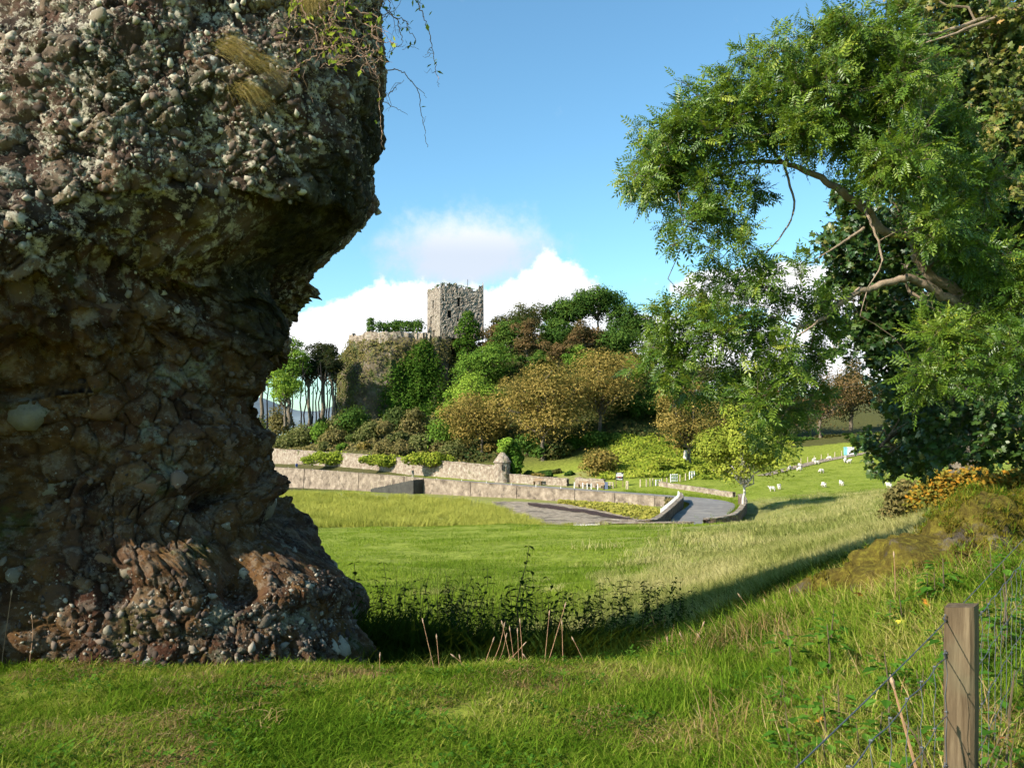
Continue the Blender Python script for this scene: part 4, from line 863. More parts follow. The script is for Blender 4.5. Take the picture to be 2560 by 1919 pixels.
# ------------------------------------------------------------------ sheep and people
def skinned(verts, edges, radii, sub=2, name='body'):
    me = bpy.data.meshes.new(name); me.from_pydata(verts, edges, []); o = bpy.data.objects.new(name, me); COL.objects.link(o)
    md = o.modifiers.new('skin', 'SKIN'); o.modifiers.new('sub', 'SUBSURF').levels = sub
    for i, r_ in enumerate(radii): me.skin_vertices[0].data[i].radius = (r_, r_) if not isinstance(r_, tuple) else r_
    me.skin_vertices[0].data[0].use_root = True
    dg = bpy.context.evaluated_depsgraph_get(); res = bpy.data.meshes.new_from_object(o.evaluated_get(dg)); bpy.data.objects.remove(o); res.name = name
    res.polygons.foreach_set('use_smooth', [True] * len(res.polygons)); return res
def sheep_mesh(graze):
    hz = .25 if graze else .95
    v = [(0, 0, .68), (.38, 0, .70), (-.4, 0, .68), (.6, 0, .78 if not graze else .6), (.78, 0, hz + .12), (.9, 0, hz), (.36, .14, .4), (.36, .14, .0), (.36, -.14, .4), (.34, -.14, 0), (-.4, .14, .42), (-.38, .14, 0), (-.4, -.14, .42), (-.42, -.14, 0), (-.55, 0, .6)]
    e = [(0, 1), (0, 2), (1, 3), (3, 4), (4, 5), (1, 6), (6, 7), (1, 8), (8, 9), (2, 10), (10, 11), (2, 12), (12, 13), (2, 14)]
    r_ = [.33, .3, .3, .16, .12, .075, .1, .05, .1, .05, .11, .05, .11, .05, .1]
    me = skinned(v, e, r_, 2, 'sheep'); me.materials.append(M['wool']); me.materials.append(M['sheep_face'])
    for p_ in me.polygons:
        c = p_.center
        if c[2] < .3 and not (c[0] > .55 and c[2] > .3) or c[0] > .72: p_.material_index = 1
    return me
M['wool'] = plain('wool', (.55, .51, .43), .95, .12, 6); M['sheep_face'] = plain('sheep_face', (.42, .36, .3), .9, .2, 6)
sm = [sheep_mesh(True), sheep_mesh(False)]
SHEEP = [(1973, 1174, 1, 'sheep grazing left of the close pair in the upper field'), (1999, 1168, 2, 'sheep at the back of the close pair in the upper field'), (1997, 1177, 0, 'sheep at the front of the close pair in the upper field'), (2042, 1161, 3.1, 'sheep standing broadside just below the grey track'), (2054, 1182, 3.3, 'sheep alone in the middle of the green field'), (2034, 1155, .5, 'half-shaded sheep at the track edge behind the broadside sheep'), (2074, 1150, 3, 'shaded sheep lying along the grey track'), (2114, 1150, 1.2, 'rear sheep of the three beside the dark hanging leaves'), (2113, 1156, 4.2, 'middle sheep of the three beside the dark hanging leaves'), (2122, 1158, .1, 'front sheep of the three beside the dark hanging leaves'), (2060, 1218, 1.9, 'sheep at the rough grass edge, left of two in the lower field'), (2104, 1214, 1.7, 'sheep at the rough grass edge, right of two in the lower field'), (1948, 1223, 1.4, 'sheep by the tree shadow, further right of the two near the yellow tree'), (1931, 1228, 3.0, 'sheep lying low in the rough grass beside the tree shadow'), (1869, 1211, 1.5, 'sheep standing close behind the yellow-green roadside tree'), (2223, 1220, 2, 'sheep partly hidden beside the orange hedge')]
for k, (px, py, rz, lab) in enumerate(SHEEP):
    h_ = hit(px, py, 85); put('sheep', sm[k % 2 if k != 3 else 1], h_, rz, lab, 'sheep', 'white sheep in the far field', .72)
def person(label, loc, rz, jacket, legs, stride=.12):
    v = [(0, 0, .95), (0, 0, 1.2), (0, 0, 1.42), (0, 0, 1.55), (.02, 0, 1.66), (.02, 0, 1.76), (0, .11, .9), (stride, .11, .5), (stride * .6, .11, .06), (stride + .1, .11, .03), (0, -.11, .9), (-stride * .3, -.11, .5), (-stride * 1.6, -.11, .08), (-stride * 1.2, -.11, .03),
         (0, .2, 1.4), (-.06, .25, 1.13), (.08, .25, .9), (.12, .25, .82), (0, -.2, 1.4), (.1, -.25, 1.14), (.24, -.24, .95), (.28, -.24, .88)]
    e = [(0, 1), (1, 2), (2, 3), (3, 4), (4, 5), (0, 6), (6, 7), (7, 8), (8, 9), (0, 10), (10, 11), (11, 12), (12, 13), (2, 14), (14, 15), (15, 16), (16, 17), (2, 18), (18, 19), (19, 20), (20, 21)]
    r_ = [.15, .15, .17, .06, .1, .09, .09, .065, .045, .04, .09, .065, .045, .04, .07, .05, .04, .035, .07, .05, .04, .035]
    me = skinned(v, e, r_, 2, 'person'); me.materials.append(plain('skin', (.5, .32, .24))); me.materials.append(plain('jacket', jacket)); me.materials.append(plain('trousers', legs)); me.materials.append(plain('hair', (.06, .04, .03)))
    for p_ in me.polygons:
        c = p_.center; p_.material_index = 2 if c[2] < .95 and abs(c[1]) < .2 else (1 if c[2] < 1.5 and not (c[2] < .93 and abs(c[1]) > .2) else (3 if c[2] > 1.72 or (c[0] < 0 and c[2] > 1.58) else 0))
    put('person', me, loc, rz, label, 'person')
c = on_land(742, 1.2); person('person in a blue jacket walking behind the sea wall near the outcrop', (c[0], c[1], RZ + .02), 2.4, (.03, .08, .3), (.25, .24, .24))
c = on_land(1032, .2); person('person in grey-green clothes and pale shoes on the road above the slipway', (c[0], c[1], RZ + .02), -.8, (.12, .13, .10), (.14, .15, .13))

# ------------------------------------------------------------------ near trees on the right
def ash_leaf(n_pairs=4):
    """one compound leaf along +X, unit length: leaflet quads and a thin rachis"""
    V, Qd = [], []
    def leaflet(b, ang, ln, wd, droop):
        ca, sa = math.cos(ang), math.sin(ang); p = [(0, 0, 0), (.45 * ln, wd, -.10 * ln), (ln, 0, -droop * ln), (.45 * ln, -wd, -.10 * ln)]
        k = len(V); V.extend([(b + x * ca - y * sa, x * sa + y * ca, z - .25 * b * b) for x, y, z in p]); Qd.append((k, k + 1, k + 2, k + 3))
    for i in range(n_pairs):
        b = .28 + .17 * i
        for s_ in (-1, 1): leaflet(b, s_ * 1.05, .31, .062, .3)
    leaflet(.93, 0, .33, .065, .35)
    k = len(V); V.extend([(0, -.008, 0), (0, .008, 0), (.95, .006, -.22), (.95, -.006, -.22)]); Qd.append((k, k + 1, k + 2, k + 3))
    return np.array(V), np.array(Qd)
def lobed_leaf():
    """sycamore leaf, five lobes, folded slightly: quads only"""
    ang = [-2.5, -1.75, -1.25, -.95, -.62, -.35, 0, .35, .62, .95, 1.25, 1.75, 2.5]; rr = [.3, .52, .38, .66, .42, .55, .78, .55, .42, .66, .38, .52, .3]
    V = [(0, 0, 0)] + [(r_ * math.cos(a), r_ * math.sin(a), -.14 * abs(math.sin(a)) * r_ - .22 * r_ * r_) for a, r_ in zip(ang, rr)]
    return np.array(V), np.array([(0, 1, 2, 3), (0, 3, 4, 5), (0, 5, 6, 7), (0, 7, 8, 9), (0, 9, 10, 11), (0, 11, 12, 13)])
def place_leaves(base, P, Dx, Up, size):
    """copies of a leaf at P, its axis along Dx, face towards Up"""
    BV, BQ = base; Dx = unit(Dx); Yv = unit(np.cross(Up, Dx)); Zv = np.cross(Dx, Yv); n_ = len(P)
    V = P[:, None] + size[:, None, None] * (BV[None, :, 0:1] * Dx[:, None] + BV[None, :, 1:2] * Yv[:, None] + BV[None, :, 2:3] * Zv[:, None])
    Qd = BQ[None] + (np.arange(n_) * len(BV))[:, None, None]
    return V.reshape(-1, 3), Qd.reshape(-1, 4), len(BQ)
LM['ash'] = leafmat('leaf_ash', [(.032, .078, .007), (.078, .145, .012), (.17, .24, .022), (.36, .36, .04)], .32, .42, spec=.4)
LM['sycamore'] = leafmat('leaf_sycamore', [(.016, .045, .010), (.032, .075, .012), (.07, .115, .018), (.24, .20, .05)], .25, .42, spec=.45)
LM['sycamore_sun'] = leafmat('leaf_sycamore_sun', [(.05, .085, .016), (.11, .14, .025), (.22, .21, .05), (.36, .22, .07)], .3, .45, spec=.4)
def near_tree(name, label, trunk_pts, limbs, blobs, leaf_kind, per_blob, size, mat, seed, depth_j, base_px, twig_r=.006, bark='bark', per_twig=8, twl=1.0, tint=(.4, .18)):
    """limbs: lists of (px,py,d,r); blobs: (px,py,r px,d) filled with twigs carrying leaves"""
    rg = np.random.default_rng(seed); b0 = base_px; root = thing(name, label, 'tree', tuple(b0))
    allpts, L_ = [], []
    for lb in limbs:
        P = np.array([at(a, b, d) for a, b, d, r_ in lb]); rr = np.array([r_ * (.78 if leaf_kind == 'ash' else 1) for *_, r_ in lb]); Ps = smooth_path(P, 6); rs = np.interp(np.linspace(0, 1, len(Ps)), np.linspace(0, 1, len(rr)), rr)
        Ps[1:-1] += rg.normal(size=Ps[1:-1].shape) * (rs[1:-1, None] * .25); L_.append((Ps, rs)); allpts.append(np.c_[Ps, rs])
    AP = np.concatenate(allpts)
    V, Qd = tubes(L_, 9); npo('trunk', V, Qd, M[bark], root, smooth=True)
    TW, LP, LD, LU, LS = [], [], [], [], []
    for bx, by, br, bd in blobs:
        c = at(bx, by, bd); rad = br / F * bd; k = np.argmin(np.linalg.norm(AP[:, :3] - c, axis=1) + .0); a = AP[k, :3]
        if leaf_kind == 'ash' or rg.random() < .5: TW.append(limb(a, c, min(.03, AP[k, 3] * .6), .008, rg, 6, .05, .14))
        nt = max(3, int(per_blob * (rad / .35) ** 2))
        D = unit(rg.normal(size=(nt, 3)) + [-.15, -.25, .18]); q = rad * (rg.uniform(.55, 1.12, nt)) * twl
        for j in range(nt):
            st = c + unit(rg.normal(size=3)) * rad * .25; en = st + D[j] * q[j]; P_, r_ = limb(st, en, twig_r, twig_r * .35, rg, 5, .05, .12); TW.append((P_, r_))
            t = rg.uniform(.15, 1.0, per_twig); idx = t * 4; i0 = np.minimum(idx.astype(int), 3); pp_ = P_[i0] + (P_[i0 + 1] - P_[i0]) * (idx - i0)[:, None]
            LP.append(pp_); sd = rg.normal(size=(per_twig, 3)) * .75 + D[j] * .8 + [0, -.1, -.15]; LD.append(sd)
            LU.append(rg.normal(size=(per_twig, 3)) * .45 + [-.25, -.45, .8]); LS.append(size * rg.uniform(.65, 1.2, per_twig))
    P = np.concatenate(LP) + rg.normal(size=(sum(map(len, LP)), 3)) * depth_j * [.3, 1, .3]; Dx = np.concatenate(LD); Up = np.concatenate(LU); Sz = np.concatenate(LS)
    base = ash_leaf() if leaf_kind == 'ash' else lobed_leaf()
    V, Qd, kq = place_leaves(base, P, Dx, Up, Sz)
    ti = np.clip(rg.normal(tint[0], tint[1], len(P)) + .22 * perlin(P * 1.1), 0, 1)
    npo('crown', V, Qd, LM[mat], root, attrs={'tint': ('FACE', np.repeat(ti, kq))})
    V, Qd = tubes(TW, 4); npo('twigs', V, Qd, M['bark_twig'], root)['kind'] = 'stuff'
    print(name, 'leaves', len(P), 'faces', len(P) * kq)
    return root
M['bark_twig'] = plain('bark_twig', (.13, .095, .06), .85, .3, 12)
AD = 13.0
ash_limbs = [
    [(2760, 1330, 13.6, .30), (2740, 1150, 13.5, .25), (2690, 980, 13.4, .22), (2560, 870, 13.2, .17), (2425, 770, 13, .135)],
    [(2425, 770, 13, .12), (2400, 730, 13, .105), (2330, 690, 12.9, .095), (2292, 640, 12.8, .09), (2280, 590, 12.8, .085), (2205, 575, 12.7, .08), (2160, 520, 12.7, .075), (2100, 475, 12.6, .068), (2030, 435, 12.6, .058), (1960, 408, 12.6, .045), (1880, 405, 12.5, .032), (1800, 415, 12.5, .02), (1720, 430, 12.4, .011)],
    [(2425, 775, 13, .10), (2370, 745, 12.9, .085), (2290, 700, 12.7, .075), (2240, 700, 12.6, .068), (2160, 725, 12.5, .06), (2090, 765, 12.4, .05), (2050, 800, 12.3, .04), (1995, 815, 12.3, .028), (1930, 790, 12.2, .018), (1840, 790, 12.2, .012), (1740, 830, 12.2, .008)],
    [(2280, 590, 12.8, .05), (2320, 480, 12.7, .042), (2290, 380, 12.6, .035), (2230, 280, 12.6, .028), (2180, 180, 12.6, .018), (2130, 90, 12.6, .009)],
    [(2160, 520, 12.7, .045), (2215, 440, 12.5, .036), (2150, 330, 12.5, .028), (2060, 240, 12.5, .018), (1960, 180, 12.5, .010), (1880, 140, 12.5, .006)],
    [(1960, 408, 12.6, .03), (1890, 340, 12.5, .022), (1800, 290, 12.4, .014), (1700, 300, 12.4, .008)],
    [(1960, 408, 12.5, .025), (1985, 520, 12.4, .02), (1945, 600, 12.3, .014), (1890, 655, 12.3, .006)],
    [(2160, 520, 12.6, .03), (2180, 560, 12.2, .024), (2205, 650, 12.1, .018), (2170, 720, 12.0, .01), (2150, 790, 12, .006)],
    [(2050, 800, 12.2, .022), (2010, 830, 12.1, .018), (1985, 845, 12.1, .008)],
    [(1995, 815, 12.3, .024), (1980, 890, 12.1, .018), (2000, 970, 12.0, .012), (1950, 1050, 12, .007)],
    [(1930, 790, 12.2, .014), (1850, 860, 12.1, .010), (1760, 930, 12.1, .006)],
    [(2160, 570, 12.3, .03), (2100, 610, 12.1, .022), (2060, 635, 12.0, .012), (2020, 660, 12, .006)],
    [(2425, 770, 13, .05), (2520, 735, 12.8, .035), (2600, 760, 12.6, .02)],
]
UP = [(1640, 395, 75), (1615, 460, 55), (1700, 325, 80), (1755, 265, 70), (1800, 345, 90), (1850, 240, 80), (1880, 150, 48), (1935, 125, 36), (1900, 330, 90), (1950, 235, 95), (2000, 160, 80), (2060, 110, 70), (2125, 75, 70), (2050, 250, 110), (2105, 350, 100), (2150, 195, 110), (2215, 290, 110), (2000, 340, 70), (1675, 480, 70), (1715, 555, 55), (1765, 495, 66), (1815, 455, 55), (1835, 560, 48), (1865, 615, 40), (1780, 630, 36), (1890, 480, 42), (2255, 410, 100), (2210, 110, 90), (1690, 610, 34), (1900, 650, 30), (1590, 440, 34), (2270, 190, 90), (1720, 400, 70), (2180, 420, 60), (1800, 560, 40)]
LO = [(1680, 800, 66), (1635, 868, 56), (1715, 880, 72), (1755, 760, 66), (1850, 735, 66), (1915, 715, 56), (1960, 755, 52), (1800, 830, 85), (1880, 830, 80), (1950, 890, 74), (1690, 950, 55), (1735, 985, 36), (1850, 935, 74), (1905, 1005, 80), (1965, 1030, 66), (2005, 950, 60), (1915, 1085, 46), (2050, 770, 46), (1610, 910, 34), (1780, 700, 36), (2000, 690, 40), (1950, 1110, 36), (2040, 1000, 40)]
RI = [(2330, 560, 70), (2400, 620, 80), (2480, 680, 90), (2350, 850, 80), (2450, 860, 90), (2330, 950, 70), (2540, 900, 90), (2540, 760, 90), (2350, 450, 70), (2380, 340, 80), (2450, 470, 80), (2060, 830, 50), (2030, 885, 44), (2090, 760, 40)]
rgb = np.random.default_rng(77)
ash_blobs = [(x_, y_, r_, AD - .5 + rgb.uniform(-.8, .6)) for x_, y_, r_ in UP + [(a_, b_, c_ * .86) for a_, b_, c_ in LO]] + [(x_, y_, r_, AD - .3 + rgb.uniform(-.9, .3)) for x_, y_, r_ in RI]
tb = at(2760, 1300, 13.6); tb[2] = z1(tb[0], tb[1]) - .1
near_tree('ash_tree', 'large ash tree reaching in over the field with feathery green leaves', None, ash_limbs, ash_blobs, 'ash', 22, .225, 'ash', 31, .05, tb, bark='bark_pale', per_twig=9, twl=1.2)
# sycamore standing behind the ash
syc_limbs = [[(2700, 1290, 17.5, .38), (2660, 1000, 17.4, .32), (2600, 700, 17.4, .26), (2520, 420, 17.3, .2), (2460, 150, 17.2, .13), (2420, -150, 17.2, .06)],
             [(2600, 700, 17.4, .16), (2450, 620, 17, .11), (2250, 640, 16.8, .07), (2110, 690, 16.6, .03)], [(2650, 950, 17.4, .16), (2480, 960, 17, .1), (2300, 1040, 16.7, .06), (2180, 1130, 16.5, .03)],
             [(2520, 420, 17.3, .12), (2380, 300, 17, .08), (2280, 200, 16.8, .04)], [(2460, 150, 17.2, .1), (2350, 60, 17, .06), (2260, 20, 16.9, .03)]]
SY = []
for gx_ in range(2090, 2700, 78):
    for gy_ in range(-60, 1180, 84):
        x_, y_ = gx_ + rgb.uniform(-25, 25), gy_ + rgb.uniform(-25, 25)
        left = np.interp(y_, [-60, 60, 200, 380, 470, 540, 620, 720, 790, 850, 940, 1000, 1060, 1120, 1200], [2250, 2270, 2280, 2230, 2120, 2095, 2080, 2075, 2080, 2150, 2200, 2200, 2180, 2165, 2200])
        bot = np.interp(x_, [2100, 2190, 2300, 2500, 2700], [1130, 1150, 1120, 1100, 1100])
        if x_ > left + 15 and y_ < bot: SY.append((x_, y_, 80 + rgb.uniform(-12, 12), 17.2 + rgb.uniform(-1.2, 1.0)))
SY += [(2170, 1120, 46, 16.3), (2230, 1165, 46, 16.3), (2300, 1160, 50, 16.4), (2080, 600, 40, 16.5), (2070, 700, 40, 16.5), (2060, 760, 36, 16.5), (2110, 480, 50, 16.6), (2130, 560, 55, 16.6), (2120, 640, 55, 16.6), (2130, 720, 55, 16.7), (2190, 880, 50, 16.6), (2240, 820, 55, 16.6), (2250, 1040, 60, 16.5), (2240, 950, 55, 16.5), (2110, 810, 55, 16.6), (2090, 880, 36, 16.6), (2180, 800, 60, 16.7)] + [(x_, y_, 62, 14.6 + .3 * (k_ % 3)) for k_, (x_, y_) in enumerate(((2260, 1000), (2330, 1060), (2410, 1030), (2490, 1050), (2560, 1030), (2300, 1130), (2380, 1130), (2460, 1130), (2540, 1130), (2280, 900), (2400, 950), (2500, 960), (2590, 1110)))] + [ (2200, 1180, 30, 16.2)]
sb_ = at(2700, 1290, 17.5); sb_[2] = z1(sb_[0], sb_[1]) - .1
near_tree('sycamore_tree', 'dense dark sycamore behind the ash, its lobed leaves hanging low', None, syc_limbs, SY, 'lobed', 15, .135, 'sycamore', 33, .12, sb_, per_twig=8, tint=(.36, .2))
SU = [(x_, y_, 62, 15.6 + rgb.uniform(-.5, .6)) for x_, y_ in ((2260, 20), (2330, 60), (2410, 40), (2490, 60), (2560, 40), (2300, 120), (2390, 140), (2480, 170), (2550, 180), (2440, 250), (2520, 280), (2570, 360), (2480, 360), (2350, 220), (2410, 330), (2560, 470), (2480, 100), (2300, -40), (2450, -50), (2590, -60), (2580, 260))]
near_tree('maple_tree', 'sunlit yellowing maple overhanging the upper right corner', None, [[(2900, 1250, 16, .3), (2860, 700, 16, .24), (2780, 200, 15.8, .16), (2640, -30, 15.6, .1), (2560, 15, 15.5, .06), (2470, 40, 15.4, .045), (2360, 80, 15.3, .03), (2260, 90, 15.2, .014), (2215, 85, 15.2, .008)], [(2560, 15, 15.4, .04), (2450, 60, 15.1, .03), (2340, 100, 15.0, .018), (2270, 115, 15, .01), (2230, 118, 15, .006)], [(2780, 200, 15.8, .1), (2640, 250, 15.6, .06), (2520, 280, 15.5, .03)]],
          SU, 'lobed', 12, .12, 'sycamore_sun', 35, .1, np.array([*at(2900, 1250, 16)[:2], z1(*at(2900, 1250, 16)[:2])]), bark='bark_pale', per_twig=7, tint=(.42, .22))
# deeper wood behind, closing the view to the right
for k, (px, tp, d, wd) in enumerate(((2420, -250, 26, 620), (2750, -400, 30, 700), (3100, -300, 24, 600))):
    b = base_on(px, d); far_tree('beech_tree', ['dark tree close behind the sycamore, its crown in shade', 'tall dark tree beyond the right edge of the sycamore', 'dark tree at the far right behind the maple'][k], px, 0, tp, wd, d, 'green', bare=.12, lobes=40, leaves=9000, leaf=.13, seed=90 + k, base=b, trunk='bark')
# orange hedge
for k, (px, wd, tp, lab) in enumerate(((2350, 150, 1168, 'orange and yellow autumn bush at the left end of the hedge'), (2450, 170, 1158, 'orange autumn bush in the middle of the hedge under the sycamore'), (2560, 170, 1160, 'yellow-orange autumn bush at the right end of the hedge'), (2260, 110, 1195, 'straw-coloured low bush left of the orange hedge'))):
    d = 21.5 if k < 3 else 23; b = base_on(px, d); bush('autumn_bush', lab, px, 0, tp, wd, d, 'orange' if k < 3 else 'heath', 'autumn bushes of the hedge', 3400, .055, 7 + k, 18, base=b)
# ------------------------------------------------------------------ conglomerate outcrop
SIL = [(949, -420), (952, -200), (949, 0), (963, 174), (956, 336), (930, 498), (908, 590), (850, 628), (798, 660), (770, 717), (758, 787), (758, 816), (729, 856), (683, 903), (665, 960), (650, 1018), (656, 1065), (690, 1140), (700, 1169), (729, 1204), (752, 1261), (768, 1331), (788, 1352), (845, 1386), (884, 1424), (900, 1441), (908, 1504), (926, 1585), (955, 1667), (985, 1740)]
YS = 6.55; RCX, RCY = -3.35, 6.95
sx_ = np.array([(px - CX) / F * YS for px, py in SIL]); sz_ = np.array([EYE - (py - HY) / F * YS for px, py in SIL])
o_ = np.argsort(sz_); sx_, sz_ = sx_[o_], sz_[o_]
HTOP = 5.4; NZ = 520
zr = np.linspace(-.45, HTOP, NZ)
RXr = np.interp(zr, sz_, sx_) - RCX; RXr *= np.sqrt(np.clip(1 - np.clip((zr - 4.75) / .68, 0, 1) ** 2.5 * .98, .02, 1))
FZ = [-.45, 0, .4, .8, 1.2, 1.6, 2.0, 2.3, 2.6, 2.9, 3.2, 3.7, 4.5, 5.0, 5.4]; FY = [5.48, 5.62, 5.74, 5.88, 6.0, 6.05, 6.0, 5.86, 5.60, 5.36, 5.26, 5.27, 5.42, 5.6, 6.3]
FRONT = np.interp(zr, FZ, FY)
RYr = (RCY - FRONT)
dense = np.linspace(R(-75), R(118), 640); rest = np.linspace(R(118), R(285), 90, endpoint=False)[1:]
ph = np.concatenate([dense, rest]); NP = len(ph)
PH, ZR = np.meshgrid(ph, zr); e = 2 / 2.7
sp = lambda v: np.sign(v) * np.abs(v) ** e
tgt_px = np.array([q[0] for q in SIL], float); tgt_py = np.array([q[1] for q in SIL], float)
def shape(RXr):
    """the smooth stack: wide cap turning a corner on the right, narrow waist, spreading foot"""
    sh = np.clip(.42 * (RCX + 2.4 * np.sin(PH) + 2.4) + .35 * perlin(np.stack([2.4 * np.sin(PH) * .9, ZR * .5, ZR * 0 + 3], -1)), -.55, .7) * sstep(ZR, 1.2, 2.2); FR = np.interp(np.maximum(ZR - sh, -.45), FZ, FY); RY2 = RCY - FR
    RX2 = np.repeat(RXr[:, None], NP, 1); RX2 = np.where(np.sin(PH) < 0, 2.7 + .12 * np.sin(ZR * 1.3), RX2)
    Xr = RCX + RX2 * sp(np.sin(PH)); Yr = RCY - np.where(np.cos(PH) > 0, RY2, 3.4) * sp(np.cos(PH))
    rat = ((RXr + RCX) / YS)[:, None]; Xr = np.where((np.cos(PH) < 0) & (np.sin(PH) > 0), np.minimum(Xr, rat * Yr - .05), Xr)
    G = np.stack([Xr, Yr, ZR], -1)
    # the upper face turns a corner and falls back on the right
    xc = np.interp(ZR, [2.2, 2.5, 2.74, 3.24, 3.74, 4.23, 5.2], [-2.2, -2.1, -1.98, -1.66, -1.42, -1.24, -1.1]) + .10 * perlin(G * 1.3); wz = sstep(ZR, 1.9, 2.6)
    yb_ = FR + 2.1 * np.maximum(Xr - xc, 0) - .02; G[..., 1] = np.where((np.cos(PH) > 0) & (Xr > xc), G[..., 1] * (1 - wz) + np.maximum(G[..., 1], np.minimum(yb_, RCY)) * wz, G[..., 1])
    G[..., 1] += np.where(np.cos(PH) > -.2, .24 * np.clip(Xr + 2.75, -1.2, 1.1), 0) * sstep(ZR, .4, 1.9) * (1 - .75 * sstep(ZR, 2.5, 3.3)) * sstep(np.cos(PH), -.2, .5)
    return G, sstep(Xr - xc + .12 * perlin(G * 3.1), -.05, .25) * sstep(ZR, 1.6, 2.4) * (1 - sstep(ZR, 4.0, 4.6))  # second result: right-flank mask for moss and painted shade together
for _ in range(6):
    G, shade_moss = shape(RXr); qx = CX + G[..., 0] / G[..., 1] * F; kk = qx.argmax(1); ar = np.arange(NZ)
    qy = HY - (G[ar, kk, 2] - EYE) / G[ar, kk, 1] * F; RXr = np.maximum(.2, RXr + .8 * np.where(zr < 4.75, (np.interp(qy, tgt_py, tgt_px) - qx[ar, kk]) / F * G[ar, kk, 1], 0)); RXr = np.median(np.stack([np.roll(RXr, q_) for q_ in range(-9, 10)]), 0); RXr = np.convolve(np.pad(RXr, 4, 'edge'), np.ones(9) / 9, 'valid')
G, shade_moss = shape(RXr)
def grid_normals(G):
    dv = np.gradient(G, axis=0); du = np.gradient(G, axis=1); return unit(np.cross(du, dv))
Nr = grid_normals(G); Nr = np.where(((Nr * (G - [RCX, RCY, 0])).sum(-1) < 0)[..., None], -Nr, Nr)
# big lumps, ledges, then cobbles, then grit
big = .16 * fbm(G * [.9, .9, 1.1], 3) + .05 * perlin(G * [2.6, 2.6, 4.2])
lay = perlin(np.stack([G[..., 0] * .5, G[..., 1] * .5, G[..., 2] * 3.2 + .8 * perlin(G * .7)], -1)); big = big + .018 * np.sign(lay) * np.abs(lay) ** .5 * (1 - sstep(G[..., 2], 2.4, 3.0))
edge_keep = 1 - .55 * sstep(np.sin(PH), .80, 1.0)           # keep the photographed outline
def dent(px, py, d, r_px, depth):
    c = at(px, py, d); rr = r_px / F * d; q = np.hypot(G[..., 0] - c[0], (G[..., 2] - c[2]) * .92) / rr; return -depth * (1 - sstep(q, .3, 1.2)) * (np.cos(PH) > 0)
big = big * edge_keep + dent(600, 1478, 5.72, 62, .24) + dent(310, 1480, 5.8, 50, .10) + dent(130, 900, 5.9, 46, -.10) + dent(540, 1030, 5.9, 60, .12) + dent(560, 1250, 5.9, 40, .14) + dent(720, 1260, 6.2, 95, -.16) + dent(250, 860, 5.9, 40, .08)
G1 = G + Nr * big[..., None]
warp = G1 + .05 * np.stack([perlin(G1 * 5), perlin(G1 * 5 + 9), perlin(G1 * 5 + 21)], -1)
d1, d2, hid = worley(warp * 5.5); cob = (np.clip(1 - d1 * 1.15, 0, 1) ** .6) * (hid - .25)
d1b, d2b, hidb = worley(warp * 12.0 + 5); cobb = np.clip(1 - d1b * 1.2, 0, 1) ** .7 * (hidb - .2)
crack = np.exp(-((d2 - d1) / .05) ** 2) * .035
zone = .65 + .5 * sstep(ZR, 2.3, 3.2)
fine = .055 * cob * zone + .034 * cobb + .018 * np.abs(perlin(G1 * 17)) + .012 * perlin(G1 * 38) - crack
G2 = G1 + Nr * fine[..., None]
ii = np.arange(NZ - 1)[:, None] * NP; jj = np.arange(NP)[None]; j2 = (jj + 1) % NP
Qr = np.stack([ii + jj, ii + j2, ii + NP + j2, ii + NP + jj], -1).reshape(-1, 4)
# pull the right-hand outline onto the profile measured from the photograph
tb_ = np.arange(-400, 1690, 14.0); tgt = np.interp(tb_, [q[1] for q in SIL], [q[0] for q in SIL])
for _ in range(3):
    qx = CX + G2[..., 0] / G2[..., 1] * F; qy = HY - (G2[..., 2] - EYE) / G2[..., 1] * F; act = np.full(len(tb_), -1e9)
    np.maximum.at(act, np.clip(((qy + 400) / 14).astype(int), 0, len(tb_) - 1).ravel(), qx.ravel())
    cor = np.where(act > -1e8, tgt + 4 - act, 0); cor = np.convolve(np.pad(cor, 6, 'edge'), np.ones(13) / 13, 'valid')
    dx = np.interp(qy, tb_, cor) / F * G2[..., 1] * sstep(np.sin(PH), -.1, .85); G2 = G2 + np.stack([dx, dx * 0, dx * 0], -1); G1 = G1 + np.stack([dx, dx * 0, dx * 0], -1)
Vr = G2.reshape(-1, 3)
# conglomerate material
m, n, out = material('conglomerate')
pos = n.n('ShaderNodeNewGeometry').outputs['Position']
def nse(sc, det=7.0, ro=.65): return n.n('ShaderNodeTexNoise', {'Vector': pos, 'Scale': sc, 'Detail': det, 'Roughness': ro}).outputs[0]
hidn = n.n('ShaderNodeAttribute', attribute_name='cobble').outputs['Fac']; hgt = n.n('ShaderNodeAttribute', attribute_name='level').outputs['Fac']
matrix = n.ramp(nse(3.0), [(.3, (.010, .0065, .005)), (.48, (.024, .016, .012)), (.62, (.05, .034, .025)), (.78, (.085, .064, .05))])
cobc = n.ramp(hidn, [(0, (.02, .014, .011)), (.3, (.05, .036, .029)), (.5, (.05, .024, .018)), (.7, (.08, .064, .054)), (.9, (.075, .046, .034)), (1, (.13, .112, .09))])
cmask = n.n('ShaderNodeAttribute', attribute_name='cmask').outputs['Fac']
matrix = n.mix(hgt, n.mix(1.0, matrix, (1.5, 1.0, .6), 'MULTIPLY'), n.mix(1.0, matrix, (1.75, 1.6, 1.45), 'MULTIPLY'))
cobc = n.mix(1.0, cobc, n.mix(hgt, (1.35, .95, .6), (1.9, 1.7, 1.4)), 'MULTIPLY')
col = n.mix(cmask, matrix, cobc)
ochre = n.m('MULTIPLY', n.step(nse(1.7, 5), .44, .60), n.m('SUBTRACT', 1.0, hgt))
col = n.mix(n.m('MULTIPLY', ochre, .75), col, n.ramp(nse(9), [(.35, (.06, .03, .008)), (.65, (.17, .085, .024))]))
